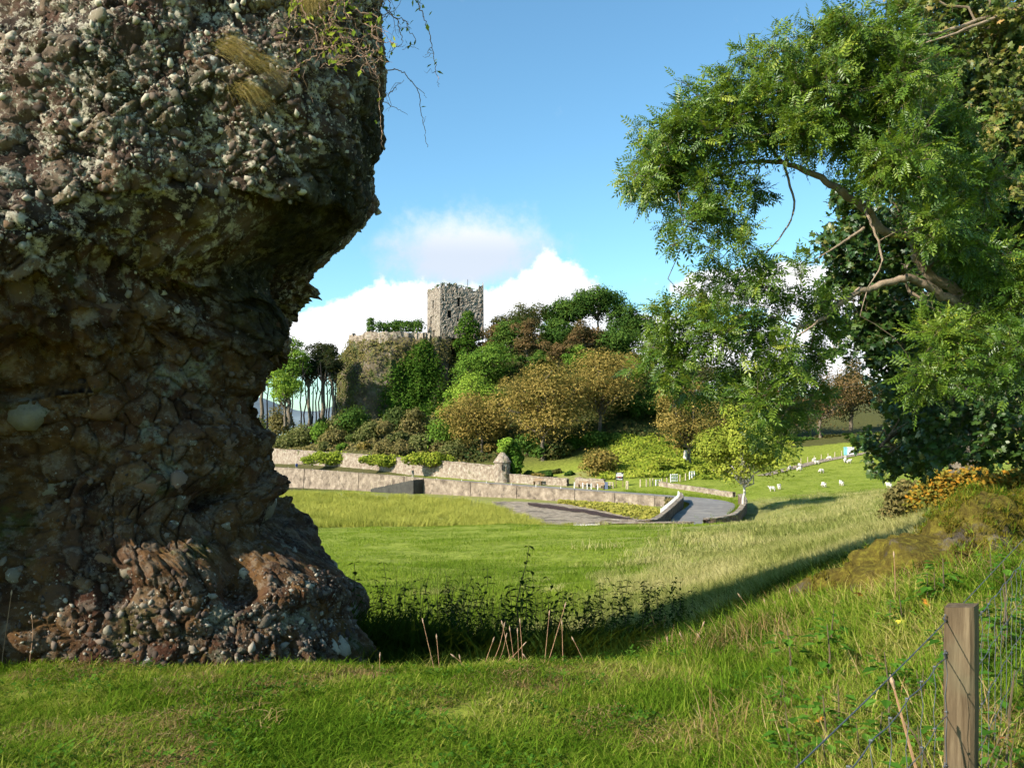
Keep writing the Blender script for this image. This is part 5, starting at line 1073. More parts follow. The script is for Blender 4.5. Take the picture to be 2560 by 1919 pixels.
moss = n.m('MULTIPLY', n.step(nse(1.25, 6), .55, .66), n.m('SUBTRACT', .8, n.m('MULTIPLY', hgt, .35)))
col = n.mix(moss, col, n.ramp(nse(20), [(.35, (.02, .024, .006)), (.65, (.065, .07, .012))]))
lich = n.m('MULTIPLY', n.step(nse(8.5, 8, .75), .50, .57), n.m('ADD', .18, n.m('MULTIPLY', hgt, .8)))
col = n.mix(lich, col, n.ramp(nse(30), [(.35, (.20, .165, .115)), (.65, (.58, .52, .40))]))
lich2 = n.m('MULTIPLY', n.step(nse(2.1, 7), .60, .66), n.m('SUBTRACT', .85, n.m('MULTIPLY', hgt, .4)))
col = n.mix(lich2, col, n.ramp(nse(26), [(.35, (.10, .09, .055)), (.65, (.27, .25, .17))]))
speck = n.m('MULTIPLY', n.step(nse(55, 3, .6), .69, .73), .6)
col = n.mix(speck, col, (.5, .47, .40))
shade_moss_fac = n.n('ShaderNodeAttribute', attribute_name='shade_moss').outputs['Fac']
col = n.mix(n.m('MULTIPLY', shade_moss_fac, .88), col, n.ramp(nse(14), [(.35, (.007, .006, .004)), (.55, (.022, .022, .008)), (.75, (.05, .05, .014))]))  # dark moss colour that also paints in the flank's shade
bp = n.n('ShaderNodeBump', {'Strength': .9, 'Distance': .03, 'Height': nse(34, 8, .75)})
p = n.n('ShaderNodeBsdfPrincipled', {'Base Color': col, 'Roughness': .92, 'Normal': bp.outputs[0], 'Specular IOR Level': .2}); n.set(out.inputs[0], p); M['conglomerate'] = m
rock = thing('conglomerate_outcrop', 'towering dark conglomerate rock stack filling the left of the view', 'rock', (RCX, RCY, 0))
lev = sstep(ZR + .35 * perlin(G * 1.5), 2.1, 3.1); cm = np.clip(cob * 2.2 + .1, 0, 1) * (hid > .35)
npo('rock_body', Vr, Qr, M['conglomerate'], rock, smooth=True, attrs={'cobble': ('POINT', hid.ravel()), 'level': ('POINT', lev.ravel()), 'cmask': ('POINT', cm.ravel()), 'shade_moss': ('POINT', shade_moss.ravel())})
# cobbles set in the face
def pebble(seed, sub=2, flat=(1, .8, .65)):
    import bmesh
    bm = bmesh.new(); bmesh.ops.create_icosphere(bm, subdivisions=sub, radius=1.0); rg = np.random.default_rng(seed); off = rg.uniform(0, 50, 3); planes = unit(rg.normal(size=(7, 3)))
    for v in bm.verts:
        c = np.array(v.co); k = 1 + .42 * float(perlin(c[None] * .9 + off)[0]) + .2 * float(perlin(c[None] * 2.3 + off)[0])
        for _ in range(1): c = c * k
        if seed % 2 == 0:
            for pl in planes: c = c - pl * max(0.0, float(c @ pl) - .62)
        v.co = c * flat
    me = bpy.data.meshes.new('cobble'); bm.to_mesh(me); bm.free(); me.polygons.foreach_set('use_smooth', [True] * len(me.polygons)); return me
def cobmat(name, stops, sp=None):
    stops = [(p_, (c_[0] * 1.0, c_[1] * .9, c_[2] * .74)) for p_, c_ in stops]
    return stone(name, stops, 4.0, .85, .5, 30, spots=sp, rand=.65, detail=6, spots2=((.05, .055, .015), 1.3, .6, .7), bdist=.015)
CM = [cobmat('cobble_grey', [(.25, (.06, .052, .045)), (.5, (.12, .105, .088)), (.75, (.20, .18, .15))], ((.46, .44, .38), 2.2, .56, .63)),
      cobmat('cobble_purple', [(.25, (.06, .038, .032)), (.5, (.11, .077, .065)), (.75, (.18, .13, .11))], ((.40, .38, .33), 2.6, .60, .66)),
      cobmat('cobble_lichen', [(.25, (.14, .13, .105)), (.5, (.25, .235, .2)), (.75, (.38, .365, .32))], ((.14, .12, .10), 2.2, .55, .65)),
      cobmat('cobble_ochre', [(.25, (.055, .03, .015)), (.5, (.10, .056, .028)), (.75, (.14, .09, .058))], ((.38, .35, .28), 3, .62, .66))]
PB = [[None] * len(CM) for _ in range(8)]
for s_ in range(8):
    me0 = pebble(s_, 2, ((1, .8, .65), (1, .62, .5), (1, .9, .8), (1, .7, .7))[s_ % 4])
    for c_ in range(len(CM)):
        me = me0.copy(); me.materials.append(CM[c_]); PB[s_][c_] = me
rgk = np.random.default_rng(99)
Nf = grid_normals(G1); Nf = np.where(((Nf * (G1 - [RCX, RCY, 0])).sum(-1) < 0)[..., None], -Nf, Nf)
flatG, flatN = G2.reshape(-1, 3), Nf.reshape(-1, 3)
ppx = CX + flatG[:, 0] / flatG[:, 1] * F; ppy = HY - (flatG[:, 2] - EYE) / flatG[:, 1] * F
vis = (ppx > -60) & (ppy > -60) & (flatG[:, 2] > -.05) & ((flatN * (np.array([0, 0, EYE]) - flatG)).sum(-1) > -.02)
w_up = np.where(ppy < 620, 1.0, np.where(ppy > 1420, .75, .13)) * vis * (1 - .85 * shade_moss.ravel())
from mathutils import Matrix, Euler
def set_stone(me, c, nrm, size, rz, sink=.25, asx=(1, 1, 1)):
    zq = Vector(nrm).to_track_quat('Z', 'Y'); o = bpy.data.objects.new('cobble', me); COL.objects.link(o); o.parent = rock
    o.rotation_mode = 'QUATERNION'; o.rotation_quaternion = zq @ Euler((rgk.normal() * .35, rgk.normal() * .35, rz)).to_quaternion()
    o.location = Vector(np.asarray(c) - np.asarray(nrm) * size * sink - ORI[rock.name]); o.scale = (size * asx[0], size * asx[1], size * asx[2]); return o
def face_at(px, py):
    k = np.argmin((ppx - px) ** 2 + (ppy - py) ** 2 + (~vis) * 1e6); return flatG[k], flatN[k]
NAMED = [(205, 28, 42, 0, 2, 0), (278, 32, 36, 1, 0, 0), (140, 92, 30, 4, 0, 0), (500, 160, 48, 1, 0, .6), (570, 160, 26, 1, 0, 0), (717, 115, 34, 2, 2, -.5), (705, 22, 20, 6, 2, 0), (735, 92, 26, 1, 1, 0), (700, 88, 15, 5, 1, 0), (350, 332, 30, 5, 0, -.6), (445, 330, 30, 2, 1, 0), (300, 508, 15, 4, 3, 0), (150, 270, 28, 2, 0, 0), (245, 230, 22, 6, 0, 0), (70, 330, 70, 0, 1, 0), (40, 160, 40, 4, 2, 0), (160, 880, 50, 0, 3, 0), (290, 790, 40, 2, 3, 0), (560, 1070, 44, 2, 1, 0), (850, 1395, 50, 2, 0, 0), (825, 1430, 20, 1, 2, .4), (775, 1460, 32, 4, 2, 0), (890, 1620, 46, 6, 2, -.7), (845, 1645, 26, 1, 2, .8), (605, 1620, 16, 2, 2, 0), (685, 1635, 14, 4, 2, 0), (665, 1655, 18, 2, 1, 0), (455, 1652, 16, 0, 2, 0), (268, 1575, 18, 3, 2, .9), (150, 1640, 60, 0, 1, 0), (490, 1590, 60, 4, 0, 0), (365, 1655, 30, 2, 0, 0), (110, 1230, 62, 0, 2, 0), (60, 1000, 50, 2, 2, 0), (360, 1215, 32, 2, 3, 0), (450, 1250, 30, 6, 0, 0), (320, 1330, 46, 4, 1, 0), (430, 1310, 18, 1, 0, 0), (570, 1310, 18, 2, 0, 0), (680, 1265, 62, 6, 0, 0), (250, 1390, 36, 2, 3, 0), (240, 1190, 60, 2, 3, 0), (330, 1120, 70, 0, 3, 0), (260, 1040, 55, 2, 3, 0), (915, 1450, 22, 4, 1, 0), (790, 1560, 18, 1, 2, 0), (830, 1560, 22, 5, 0, 0), (760, 1620, 14, 2, 2, 0)]
BIG = {240, 330, 260}
nco = 0
for px, py, r_, sh, mt, rz in NAMED:
    c, nv_ = face_at(px, py); s_ = r_ / F * c[1]; set_stone(PB[sh][mt], c, nv_, s_, rz, .42 if r_ < 34 else (.72 if py > 900 and px > 600 and r_ > 70 else .58)); nco += 1
NC = 300 - nco
pick = rgk.choice(len(flatG), 6000, p=w_up / w_up.sum()); used = []
for k in pick:
    if nco >= 300: break
    r_ = min(30, 10 + rgk.pareto(2.0) * 8); s_ = r_ / F * flatG[k, 1]
    if any(np.sum((flatG[k] - u) ** 2) < (us_ + s_) ** 2 * .6 for u, us_ in used): continue
    used.append((flatG[k], s_)); up = flatG[k, 2] > 2.5
    mt = rgk.choice(4, p=[.34, .16, .44, .06] if up else ([.35, .25, .25, .15] if flatG[k, 2] < .6 else [.3, .3, .02, .38]))
    set_stone(PB[rgk.integers(8)][mt], flatG[k], flatN[k], s_, rgk.uniform(0, 6.28), rgk.uniform(.25, .6)); nco += 1
# small pebbles past counting, joined
n_ = 9000; pick = rgk.choice(len(flatG), n_, p=w_up / w_up.sum()); ib = np.array([v.co for v in pebble(2, 1).vertices]); fb = np.array([tuple(p_.vertices) for p_ in pebble(2, 1).polygons])
s_ = np.minimum(.045, .008 + rgk.pareto(2.0, n_) * .008); Rm = unit(rgk.normal(size=(n_, 3, 3))); u_ = Rm[:, 0]; v_ = unit(np.cross(u_, Rm[:, 1])); w__ = np.cross(u_, v_)
V = flatG[pick][:, None] + flatN[pick][:, None] * (s_ * -.15)[:, None, None] + s_[:, None, None] * (ib[None, :, 0:1] * u_[:, None] + ib[None, :, 1:2] * v_[:, None] + ib[None, :, 2:3] * w__[:, None])
Fp = (fb[None] + (np.arange(n_) * len(ib))[:, None, None]).reshape(-1, 3)
m, n, out = material('pebble'); f = n.n('ShaderNodeAttribute', attribute_name='tint').outputs['Fac']
col = n.ramp(f, [(0, (.035, .023, .016)), (.35, (.08, .055, .04)), (.6, (.13, .095, .07)), (.82, (.21, .175, .13)), (1, (.42, .37, .28))]); p = n.n('ShaderNodeBsdfPrincipled', {'Base Color': col, 'Roughness': .88, 'Specular IOR Level': .25}); n.set(out.inputs[0], p)
o = npo('pebbles', V.reshape(-1, 3), Fp, m, rock, smooth=True, attrs={'tint': ('FACE', np.repeat(np.clip(rgk.random(n_) * np.where(flatG[pick][:, 2] > 2.4, 1.15, np.where(flatG[pick][:, 2] < .6, .95, .7)), 0, 1), len(fb)))}); o['kind'] = 'stuff'

# ------------------------------------------------------------------ plants on the outcrop
LM['vine'] = leafmat('leaf_vine', [(.10, .15, .02), (.20, .26, .03), (.34, .36, .05)], .35, .45)
M['vine_stem'] = plain('vine_stem', (.26, .16, .11), .8, .3, 15)
def leaf_simple(): return np.array([(0, 0, 0), (.45, .27, .04), (1, 0, -.06), (.45, -.27, .04)]), np.array([(0, 1, 2, 3)])
def vine(label, pts, d, r_, leaves, seed, group='trailing briar stems', side=3):
    """a trailing stem through photo points, side twigs and a few leaves"""
    rg = np.random.default_rng(seed); P = smooth_path([at(x_, y_, d + (q if False else 0)) for q, (x_, y_) in enumerate(pts)], 7)
    for i, pt in enumerate(P):                                  # stay clear of the rock face
        px, py = CX + pt[0] / pt[1] * F, HY - (pt[2] - EYE) / pt[1] * F; k = np.argmin((ppx - px) ** 2 + (ppy - py) ** 2 + (~vis) * 1e6)
        if (ppx[k] - px) ** 2 + (ppy[k] - py) ** 2 < 400 and flatG[k, 1] - .04 < pt[1]: P[i] = at(px, py, flatG[k, 1] - .06)
    P[1:] += rg.normal(size=P[1:].shape) * .006; root = thing('briar_stem', label, 'briar', tuple(P[0]), group)
    V, Qd = tube(P, np.linspace(r_, r_ * .35, len(P)), 5); npo('stem', V, Qd, M['vine_stem'], root)
    TW = []
    for j in range(side):
        k = rg.integers(2, len(P) - 1); TW.append(limb(P[k], P[k] + rg.normal(size=3) * [.09, .04, .09] + [0, 0, -.03], r_ * .5, r_ * .2, rg, 5, 0, .2))
    for tw in TW: V, Qd = tube(*tw, 4); npo('twig', V, Qd, M['vine_stem'], root)
    if leaves:
        k = rg.integers(1, len(P), leaves); n0 = len(k); V, Qd, kq = place_leaves(leaf_simple(), P[k] + rg.normal(size=(n0, 3)) * .02, rg.normal(size=(n0, 3)) + [0, -.3, .2], rg.normal(size=(n0, 3)) * .5 + [-.4, -.5, .6], rg.uniform(.03, .065, n0))
        npo('leaves', V, Qd, LM['vine'], root, attrs={'tint': ('FACE', rg.random(n0))})
vine('bare briar stem arching out alone into the blue sky below the others', [(948, 188), (965, 180), (990, 174), (1018, 190), (1045, 228), (1052, 280), (1062, 330), (1068, 368)], 6.45, .005, 2, 1, None, 2)
vine('leafy briar stem hanging furthest right against the sky', [(1020, -30), (1045, 10), (1060, 45), (1075, 90), (1085, 140), (1092, 190), (1096, 216)], 6.4, .005, 14, 2, None, 5)
vine('long pale briar stem hanging straight down the outcrop edge', [(925, 60), (945, 120), (930, 140), (945, 185), (948, 240), (952, 310), (955, 365)], 5.9, .006, 3, 3, None, 2)
vine('short twiggy briar sprig sticking out under the arching stem', [(955, 236), (975, 232), (990, 215), (1008, 202)], 6.45, .004, 0, 4, None, 5)
vine('thin straight briar twig pointing out below the twiggy sprig', [(953, 252), (985, 266), (1022, 288)], 6.45, .0035, 0, 5, None, 0)
rg = np.random.default_rng(50)
for k in range(15):
    x0 = rg.uniform(735, 985); pts = [(x0, -40)]; x_, y_ = x0, -40
    for j in range(rg.integers(4, 7)): x_ += rg.normal() * 26 + (8 if x0 < 900 else -2); y_ += rg.uniform(18, 48); pts.append((x_, y_))
    vine('tangled brown briar stem at the top edge of the outcrop', pts, 5.6 if x0 < 900 else 6.4, .005, 13, 60 + k, 'tangled briar stems over the outcrop', 6)
for k in range(9):
    x0, y0 = rg.uniform(760, 930), rg.uniform(90, 150); pts = [(x0, y0)]; x_, y_ = x0, y0
    for j in range(4): x_ += rg.uniform(-45, 45); y_ += rg.uniform(-14, 22); pts.append((x_, y_))
    vine('tangled brown briar stem at the top edge of the outcrop', pts, 5.6, .0045, 5, 80 + k, 'tangled briar stems over the outcrop', 5)
# dry grass tufts hanging on the face
LM['straw'] = leafmat('leaf_straw', [(.07, .075, .015), (.17, .13, .04), (.30, .21, .07), (.42, .32, .13)], .3, .6)
def hang_tuft(label, px, py, n_, L_, fan, seed):
    c, nv_ = face_at(px, py); rg = np.random.default_rng(seed); c = c + nv_ * .03; Vs, Qs = [], []
    for k in range(n_):
        dr = unit(np.array([fan + rg.normal() * .35, -.9 + rg.normal() * .3, .45 + rg.normal() * .25])); ln = L_ * rg.uniform(.35, 1.25); st = c + rg.normal(size=3) * [.05, .01, .03]; P_ = []
        for t in np.linspace(0, 1, 6): P_.append(st + dr * ln * .5 * t + np.array([fan * .15, 0, -ln * .95]) * t ** 2)
        P_ = np.array(P_); wv = unit(np.cross(dr, [0, 1, .2])) * .0015; b = k * 12
        Vs.append(np.concatenate([P_ + wv * np.linspace(1, .2, 6)[:, None], P_ - wv * np.linspace(1, .2, 6)[:, None]])); Qs += [(b + i, b + i + 1, b + i + 7, b + i + 6) for i in range(5)]
    tag(npo('grass_tuft', np.concatenate(Vs), Qs, LM['straw'], attrs={'tint': ('FACE', np.repeat(rg.random(n_), 5))}, origin=tuple(c)), label, 'grass tuft')
hang_tuft('dry yellow grass tuft hanging on the outcrop face, upper of two', 560, 118, 230, .26, 1.0, 1)
hang_tuft('dry yellow grass tuft trailing right from the upper one', 640, 165, 150, .24, .9, 2)
hang_tuft('dry yellow grass tuft hanging on the outcrop face, lower of two', 605, 225, 230, .25, .7, 3)
hang_tuft('green-gold grass tuft at the top of the outcrop among briars', 770, -10, 450, .25, .2, 4)

# rock pillar added out of view to shade the waist of the outcrop
zl = np.linspace(-.4, 3.1, 60); al = np.linspace(0, 2 * math.pi, 90, endpoint=False); AL, ZL = np.meshgrid(al, zl)
rl = np.interp(ZL, [-.4, .6, 2.1, 2.75, 3.1], [.95, .9, .95, .8, .12]); GLm = np.stack([-4.75 + rl * np.cos(AL), 5.42 + rl * .8 * np.sin(AL), ZL], -1)
NL = np.stack([np.cos(AL), np.sin(AL), 0 * AL], -1); dl, _, hl = worley(GLm * 5); GLm = GLm + NL * (.2 * fbm(GLm * 1.3, 3) + .06 * np.clip(1 - dl, 0, 1) * hl)[..., None]
ii = np.arange(59)[:, None] * 90; jj = np.arange(90)[None]; Ql = np.stack([ii + jj, ii + (jj + 1) % 90, ii + 90 + (jj + 1) % 90, ii + 90 + jj], -1).reshape(-1, 4)
tag(npo('shade_pillar', GLm.reshape(-1, 3), Ql, M['conglomerate'], smooth=True, origin=(-4.75, 5.42, 0)), 'added rock pillar out of view, shading the great outcrop', 'rock')
# ------------------------------------------------------------------ grass
def blade_mesh(name, n_, h, wd, spread, bend, mat, seed, hv=.4, segs=3, broad=0):
    rg = np.random.default_rng(seed); V, Fq, tn = [], [], []
    for k in range(n_):
        a = rg.uniform(0, 6.28); r_ = spread * math.sqrt(rg.random()); hh = h * rg.uniform(1 - hv, 1 + hv); b0 = np.array([math.cos(a) * r_, math.sin(a) * r_, 0]); ln = rg.uniform(0, 6.28); lean = np.array([math.cos(ln), math.sin(ln), 0]); sd = np.array([-lean[1], lean[0], 0]); bd = bend * rg.uniform(.3, 1.5)
        ww = wd * rg.uniform(.7, 1.3); i0 = len(V)
        for j in range(segs):
            t = j / segs; c = b0 + lean * (bd * hh * t * t) + np.array([0, 0, hh * t * (1 - .25 * bd * t)]); s_ = sd * ww * (1 - t * .75); V += [tuple(c - s_), tuple(c + s_)]
        t = 1; V.append(tuple(b0 + lean * (bd * hh) + np.array([0, 0, hh * (1 - .25 * bd)])))
        tn += [tv := float(np.clip(rg.normal(.46, .30), 0, 1))] * segs
        for j in range(segs - 1): Fq.append((i0 + 2 * j, i0 + 2 * j + 1, i0 + 2 * j + 3, i0 + 2 * j + 2))
        Fq.append((i0 + 2 * segs - 2, i0 + 2 * segs - 1, i0 + 2 * segs))
    me = bpy.data.meshes.new(name); me.from_pydata(V, [], Fq); me.update(); me.materials.append(mat); at_ = me.attributes.new('tint', 'FLOAT', 'FACE'); at_.data.foreach_set('value', np.array(tn, np.float32)); return me
def scatter(name, label, cat, P, scale, meshes, idx=None, tilt=0.0, seed=0, align=True):
    """one stuff object: instances of small meshes on points, through geometry nodes"""
    rg = np.random.default_rng(seed); n_ = len(P); me = bpy.data.meshes.new(name); me.vertices.add(n_); me.vertices.foreach_set('co', np.ascontiguousarray(P, np.float32).ravel())
    e_ = .25; gx_ = (zt(P[:, 0] + e_, P[:, 1]) - zt(P[:, 0] - e_, P[:, 1])) / (2 * e_); gy_ = (zt(P[:, 0], P[:, 1] + e_) - zt(P[:, 0], P[:, 1] - e_)) / (2 * e_)
    if not align: gx_, gy_ = gx_ * 0, gy_ * 0
    tx, ty = np.arctan(gy_) + rg.normal(size=n_) * tilt, -np.arctan(gx_) + rg.normal(size=n_) * tilt
    rot = np.array([tuple((Euler((a_, b_, 0)).to_matrix() @ Euler((0, 0, c_)).to_matrix()).to_euler()) for a_, b_, c_ in zip(tx, ty, rg.uniform(0, 6.28, n_))], np.float32)
    a = me.attributes.new('rot', 'FLOAT_VECTOR', 'POINT'); a.data.foreach_set('vector', rot.ravel()); a = me.attributes.new('scl', 'FLOAT', 'POINT'); a.data.foreach_set('value', np.broadcast_to(scale, (n_,)).astype(np.float32).copy())
    a = me.attributes.new('idx', 'INT', 'POINT'); a.data.foreach_set('value', (rg.integers(0, len(meshes), n_) if idx is None else idx).astype(np.int32))
    cl = bpy.data.collections.new(name + '_source')
    for k, mm in enumerate(meshes): cl.objects.link(bpy.data.objects.new(f'{name}_blade_{k:02d}', mm))
    o = link(name, me); ng = bpy.data.node_groups.new(name + '_scatter', 'GeometryNodeTree'); ng.interface.new_socket('Geometry', in_out='INPUT', socket_type='NodeSocketGeometry'); ng.interface.new_socket('Geometry', in_out='OUTPUT', socket_type='NodeSocketGeometry')
    N = ng.nodes; gi, go = N.new('NodeGroupInput'), N.new('NodeGroupOutput'); ip = N.new('GeometryNodeInstanceOnPoints'); ci = N.new('GeometryNodeCollectionInfo'); ci.inputs['Collection'].default_value = cl; ci.inputs['Separate Children'].default_value = True; ci.inputs['Reset Children'].default_value = True
    def attr(nm, ty): q = N.new('GeometryNodeInputNamedAttribute'); q.data_type = ty; q.inputs[0].default_value = nm; return [s for s in q.outputs if s.enabled and s.name == 'Attribute'][0]
    er = N.new('FunctionNodeEulerToRotation'); Lk = ng.links.new; Lk(attr('rot', 'FLOAT_VECTOR'), er.inputs[0]); Lk(gi.outputs[0], ip.inputs['Points']); Lk(ci.outputs[0], ip.inputs['Instance']); ip.inputs['Pick Instance'].default_value = True
    Lk(attr('idx', 'INT'), ip.inputs['Instance Index']); Lk(er.outputs[0], ip.inputs['Rotation']); Lk(attr('scl', 'FLOAT'), ip.inputs['Scale']); Lk(ip.outputs[0], go.inputs[0])
    md = o.modifiers.new('scatter', 'NODES'); md.node_group = ng
    return tag(o, label, cat, kind='stuff')
G_LAWN = leafmat('grass_lawn', [(.02, .05, .004), (.075, .15, .010), (.15, .235, .018), (.30, .30, .055), (.50, .39, .16)], .38, .5, attr=True, patch=(1.1, .42))
G_ROUGH = leafmat('grass_rough', [(.10, .13, .025), (.20, .22, .055), (.32, .31, .10), (.43, .38, .16), (.52, .45, .22)], .3, .55, attr=True, patch=(.25, .55))
G_SHADE = leafmat('grass_ditch', [(.010, .026, .005), (.02, .042, .008), (.04, .06, .012)], .3, .5, attr=True)  # greens darkened so the colour deepens the ditch's shade
G_REED = leafmat('grass_reed', [(.22, .24, .04), (.36, .36, .07), (.48, .44, .10)], .3, .5, attr=True, patch=(.2, .4))
G_FIELD = leafmat('grass_field', [(.085, .14, .014), (.15, .215, .022), (.23, .285, .036)], .3, .5, attr=True, patch=(.15, .5))
G_DRY = leafmat('grass_dry', [(.13, .075, .03), (.26, .17, .07), (.40, .30, .14)], .25, .6, attr=True)
rgg = np.random.default_rng(123)
def ground_pts(n_, px0, px1, d0, d1, power=1.0, keep=None):
    d = d0 * (d1 / d0) ** (rgg.random(n_) ** power); q = rgg.uniform(px0, px1, n_); x = (q - CX) / F * d
    ok = np.ones(n_, bool) if keep is None else keep(q, d, x); x, d = x[ok], d[ok]; return np.stack([x, d, zt(x, d) - .01], -1), q[ok]
def off_hump(x, d): return ((x - 3.25) / 1.15) ** 2 + ((d - 5.8) / .8) ** 2 > 1
def rock_out(q, d, x):
    ins = ((x - RCX) / 2.35) ** 2 + ((d - RCY) / 1.28) ** 2 > 1.0
    return (ins | (x > -.95)) & off_hump(x, d)
lawn = [blade_mesh('lawn', 230, .036, .0026, .19, 1.5, G_LAWN, k, .75) for k in range(7)] + [blade_mesh('lawn_long', 120, .075, .0026, .17, 1.2, G_LAWN, 20 + k, .7) for k in range(2)]
def pick_idx(n_, p): return rgg.choice(len(p), n_, p=np.array(p) / sum(p))
P, q = ground_pts(3400, -150, 2700, 2.3, 7.0, .8, lambda q, d, x: rock_out(q, d, x) & (fbm(np.stack([x, d, d * 0], -1) * 2.5, 2) + .9 > rgg.random(len(x)) * 1.2))
clump = 1 + .9 * perlin(P * [2.2, 2.2, 0])
scatter('lawn_grass', 'short tussocky green grass with straw in front of the outcrop', 'grass', P, np.clip(rgg.uniform(.7, 1.35, len(P)) * clump, .5, 1.35), lawn, pick_idx(len(P), [3] * 7 + [.35] * 2), .05, 1)
thatch = [blade_mesh('thatch', 150, .028, .0024, .2, 2.2, G_DRY, 30 + k, .6) for k in range(3)]
P, q = ground_pts(1500, -150, 2700, 2.3, 6.6, .85, lambda q, d, x: rock_out(q, d, x) & (perlin(np.stack([x, d, d * 0 + 7], -1) * 1.5) > .12)); P[:, 2] += .012
scatter('dead_thatch', 'brown dead grass thatch lying through the short turf', 'grass', P, rgg.uniform(.7, 1.3, len(P)), thatch, None, .06, 15)
# clover and small leaves in the turf
def rosette(seed, n_=8, s_=.016):
    rg = np.random.default_rng(seed); k = rg.uniform(0, 6.28, n_); D = np.stack([np.cos(k), np.sin(k), .25 + .3 * rg.random(n_)], -1)
    V, Qd, _ = place_leaves((np.array([(0, 0, 0), (.5, .38, .05), (1, 0, .0), (.5, -.38, .05)]), np.array([(0, 1, 2, 3)])), np.stack([np.cos(k) * .02, np.sin(k) * .02, .03 + .03 * rg.random(n_)], -1), D, np.repeat([[0, 0, 1.]], n_, 0), s_ * rg.uniform(.7, 1.4, n_)); return np_mesh('clover', V, Qd, G_CLOV)
G_CLOV = leafmat('leaf_clover', [(.03, .085, .010), (.055, .125, .014), (.09, .165, .02)], .3, .5, attr=False)
P, q = ground_pts(2600, -100, 2650, 2.5, 6.3, .9, lambda q, d, x: rock_out(q, d, x) & (perlin(np.stack([x, d, d * 0 + 4], -1) * 1.8) > .05)); P[:, 2] += .01
scatter('clover_leaves', 'small round clover leaves among the short grass', 'clover', P, rgg.uniform(.7, 1.5, len(P)), [rosette(k) for k in range(4)], None, .15, 2)
# bank on the right: longer mixed grass
bank = [blade_mesh('bank', 170, .10, .003, .2, .95, G_LAWN, 40 + k, .7) for k in range(5)] + [blade_mesh('bank_dry', 120, .12, .0026, .2, 1.2, G_DRY, 50 + k, .6) for k in range(2)]
bank_one = [blade_mesh('tuft', 16, .09, .003, .05, .9, G_LAWN, 45 + k, .5) for k in range(3)]
P, q = ground_pts(2100, 1650, 2750, 2.0, 9.5, .8, lambda q, d, x: off_hump(x, d) & (q > 1650 + (d < 4) * 150) & (rgg.random(len(q)) < np.clip((q - 1600) / 500, .15, 1)))
scatter('bank_grass', 'longer mixed green and straw grass on the bank by the fence', 'grass', P, rgg.uniform(.55, 1.25, len(P)) * (1 + .3 * perlin(P * [1.3, 1.3, 0])), bank, pick_idx(len(P), [4] * 5 + [2.0] * 2), .08, 3)
# ditch behind the lip
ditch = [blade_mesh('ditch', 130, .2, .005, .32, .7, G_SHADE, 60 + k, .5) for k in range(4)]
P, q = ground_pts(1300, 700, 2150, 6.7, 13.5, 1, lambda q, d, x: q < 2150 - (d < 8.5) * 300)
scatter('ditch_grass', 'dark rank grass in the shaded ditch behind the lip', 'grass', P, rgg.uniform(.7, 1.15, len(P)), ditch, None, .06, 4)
# rough pasture
rough = [blade_mesh('rough', 170, .27, .0055, .55, .95, G_ROUGH, 70 + k, .5) for k in range(5)]
far_r = [blade_mesh('rough_far', 110, .36, .016, 1.3, .9, G_ROUGH, 80 + k, .5) for k in range(4)]
P, q = ground_pts(3000, 1050, 2750, 10.0, 36, .9, lambda q, d, x: rgg.random(len(q)) < np.clip((q - np.interp(d, [9, 13, 16, 22, 36], [1750, 1450, 1250, 1350, 1560])) / 400, .02, 1))
scatter('rough_grass', 'pale tussocky rough grass on the slope in the middle distance', 'grass', P, rgg.uniform(.6, 1.15, len(P)) * (1 + .35 * perlin(P * [.5, .5, 0])) * np.where((q > 2150) & (P[:, 1] < 20), .72, 1.0), rough, None, .06, 5)
P, q = ground_pts(3000, 1480, 2750, 32, 112, .85, lambda q, d, x: (rgg.random(len(q)) < np.clip((q - np.interp(d, [32, 60, 90, 112], [1500, 1720, 1850, 1850])) / 300, .02, 1)) & ((d < 76) | (np.abs(road_side(x, d)) > 4.5)))
scatter('far_rough_grass', 'straw-pale rough pasture between the brow and the sheep field', 'grass', P, rgg.uniform(.5, 1.25, len(P)) * (1 + .35 * perlin(P * [.2, .2, 0])), far_r, None, .04, 6)
rush = [blade_mesh('rush', 60, .8, .008, .28, .45, G_ROUGH, 85 + k, .4, 3) for k in range(3)]
RU = [(2070, 1290, 1.0), (2110, 1282, .9), (2155, 1270, 1.1), (2200, 1262, 1.0), (2250, 1262, 1.2), (2300, 1258, 1.1), (2060, 1300, 1.2), (1690, 1335, .9), (1660, 1345, .7), (2350, 1262, 1.2), (2220, 1275, 1), (2120, 1300, .8), (2280, 1280, .9)]
for k, (px, py, s_) in enumerate(RU):
    put('rush_clump', rush[k % 3], hit(px, py + 14, 14, 110), k, 'olive-straw clump of rushes in the rough pasture', 'rushes', 'clumps of rushes', s_ * (1.1 if px > 1700 else 1.5))
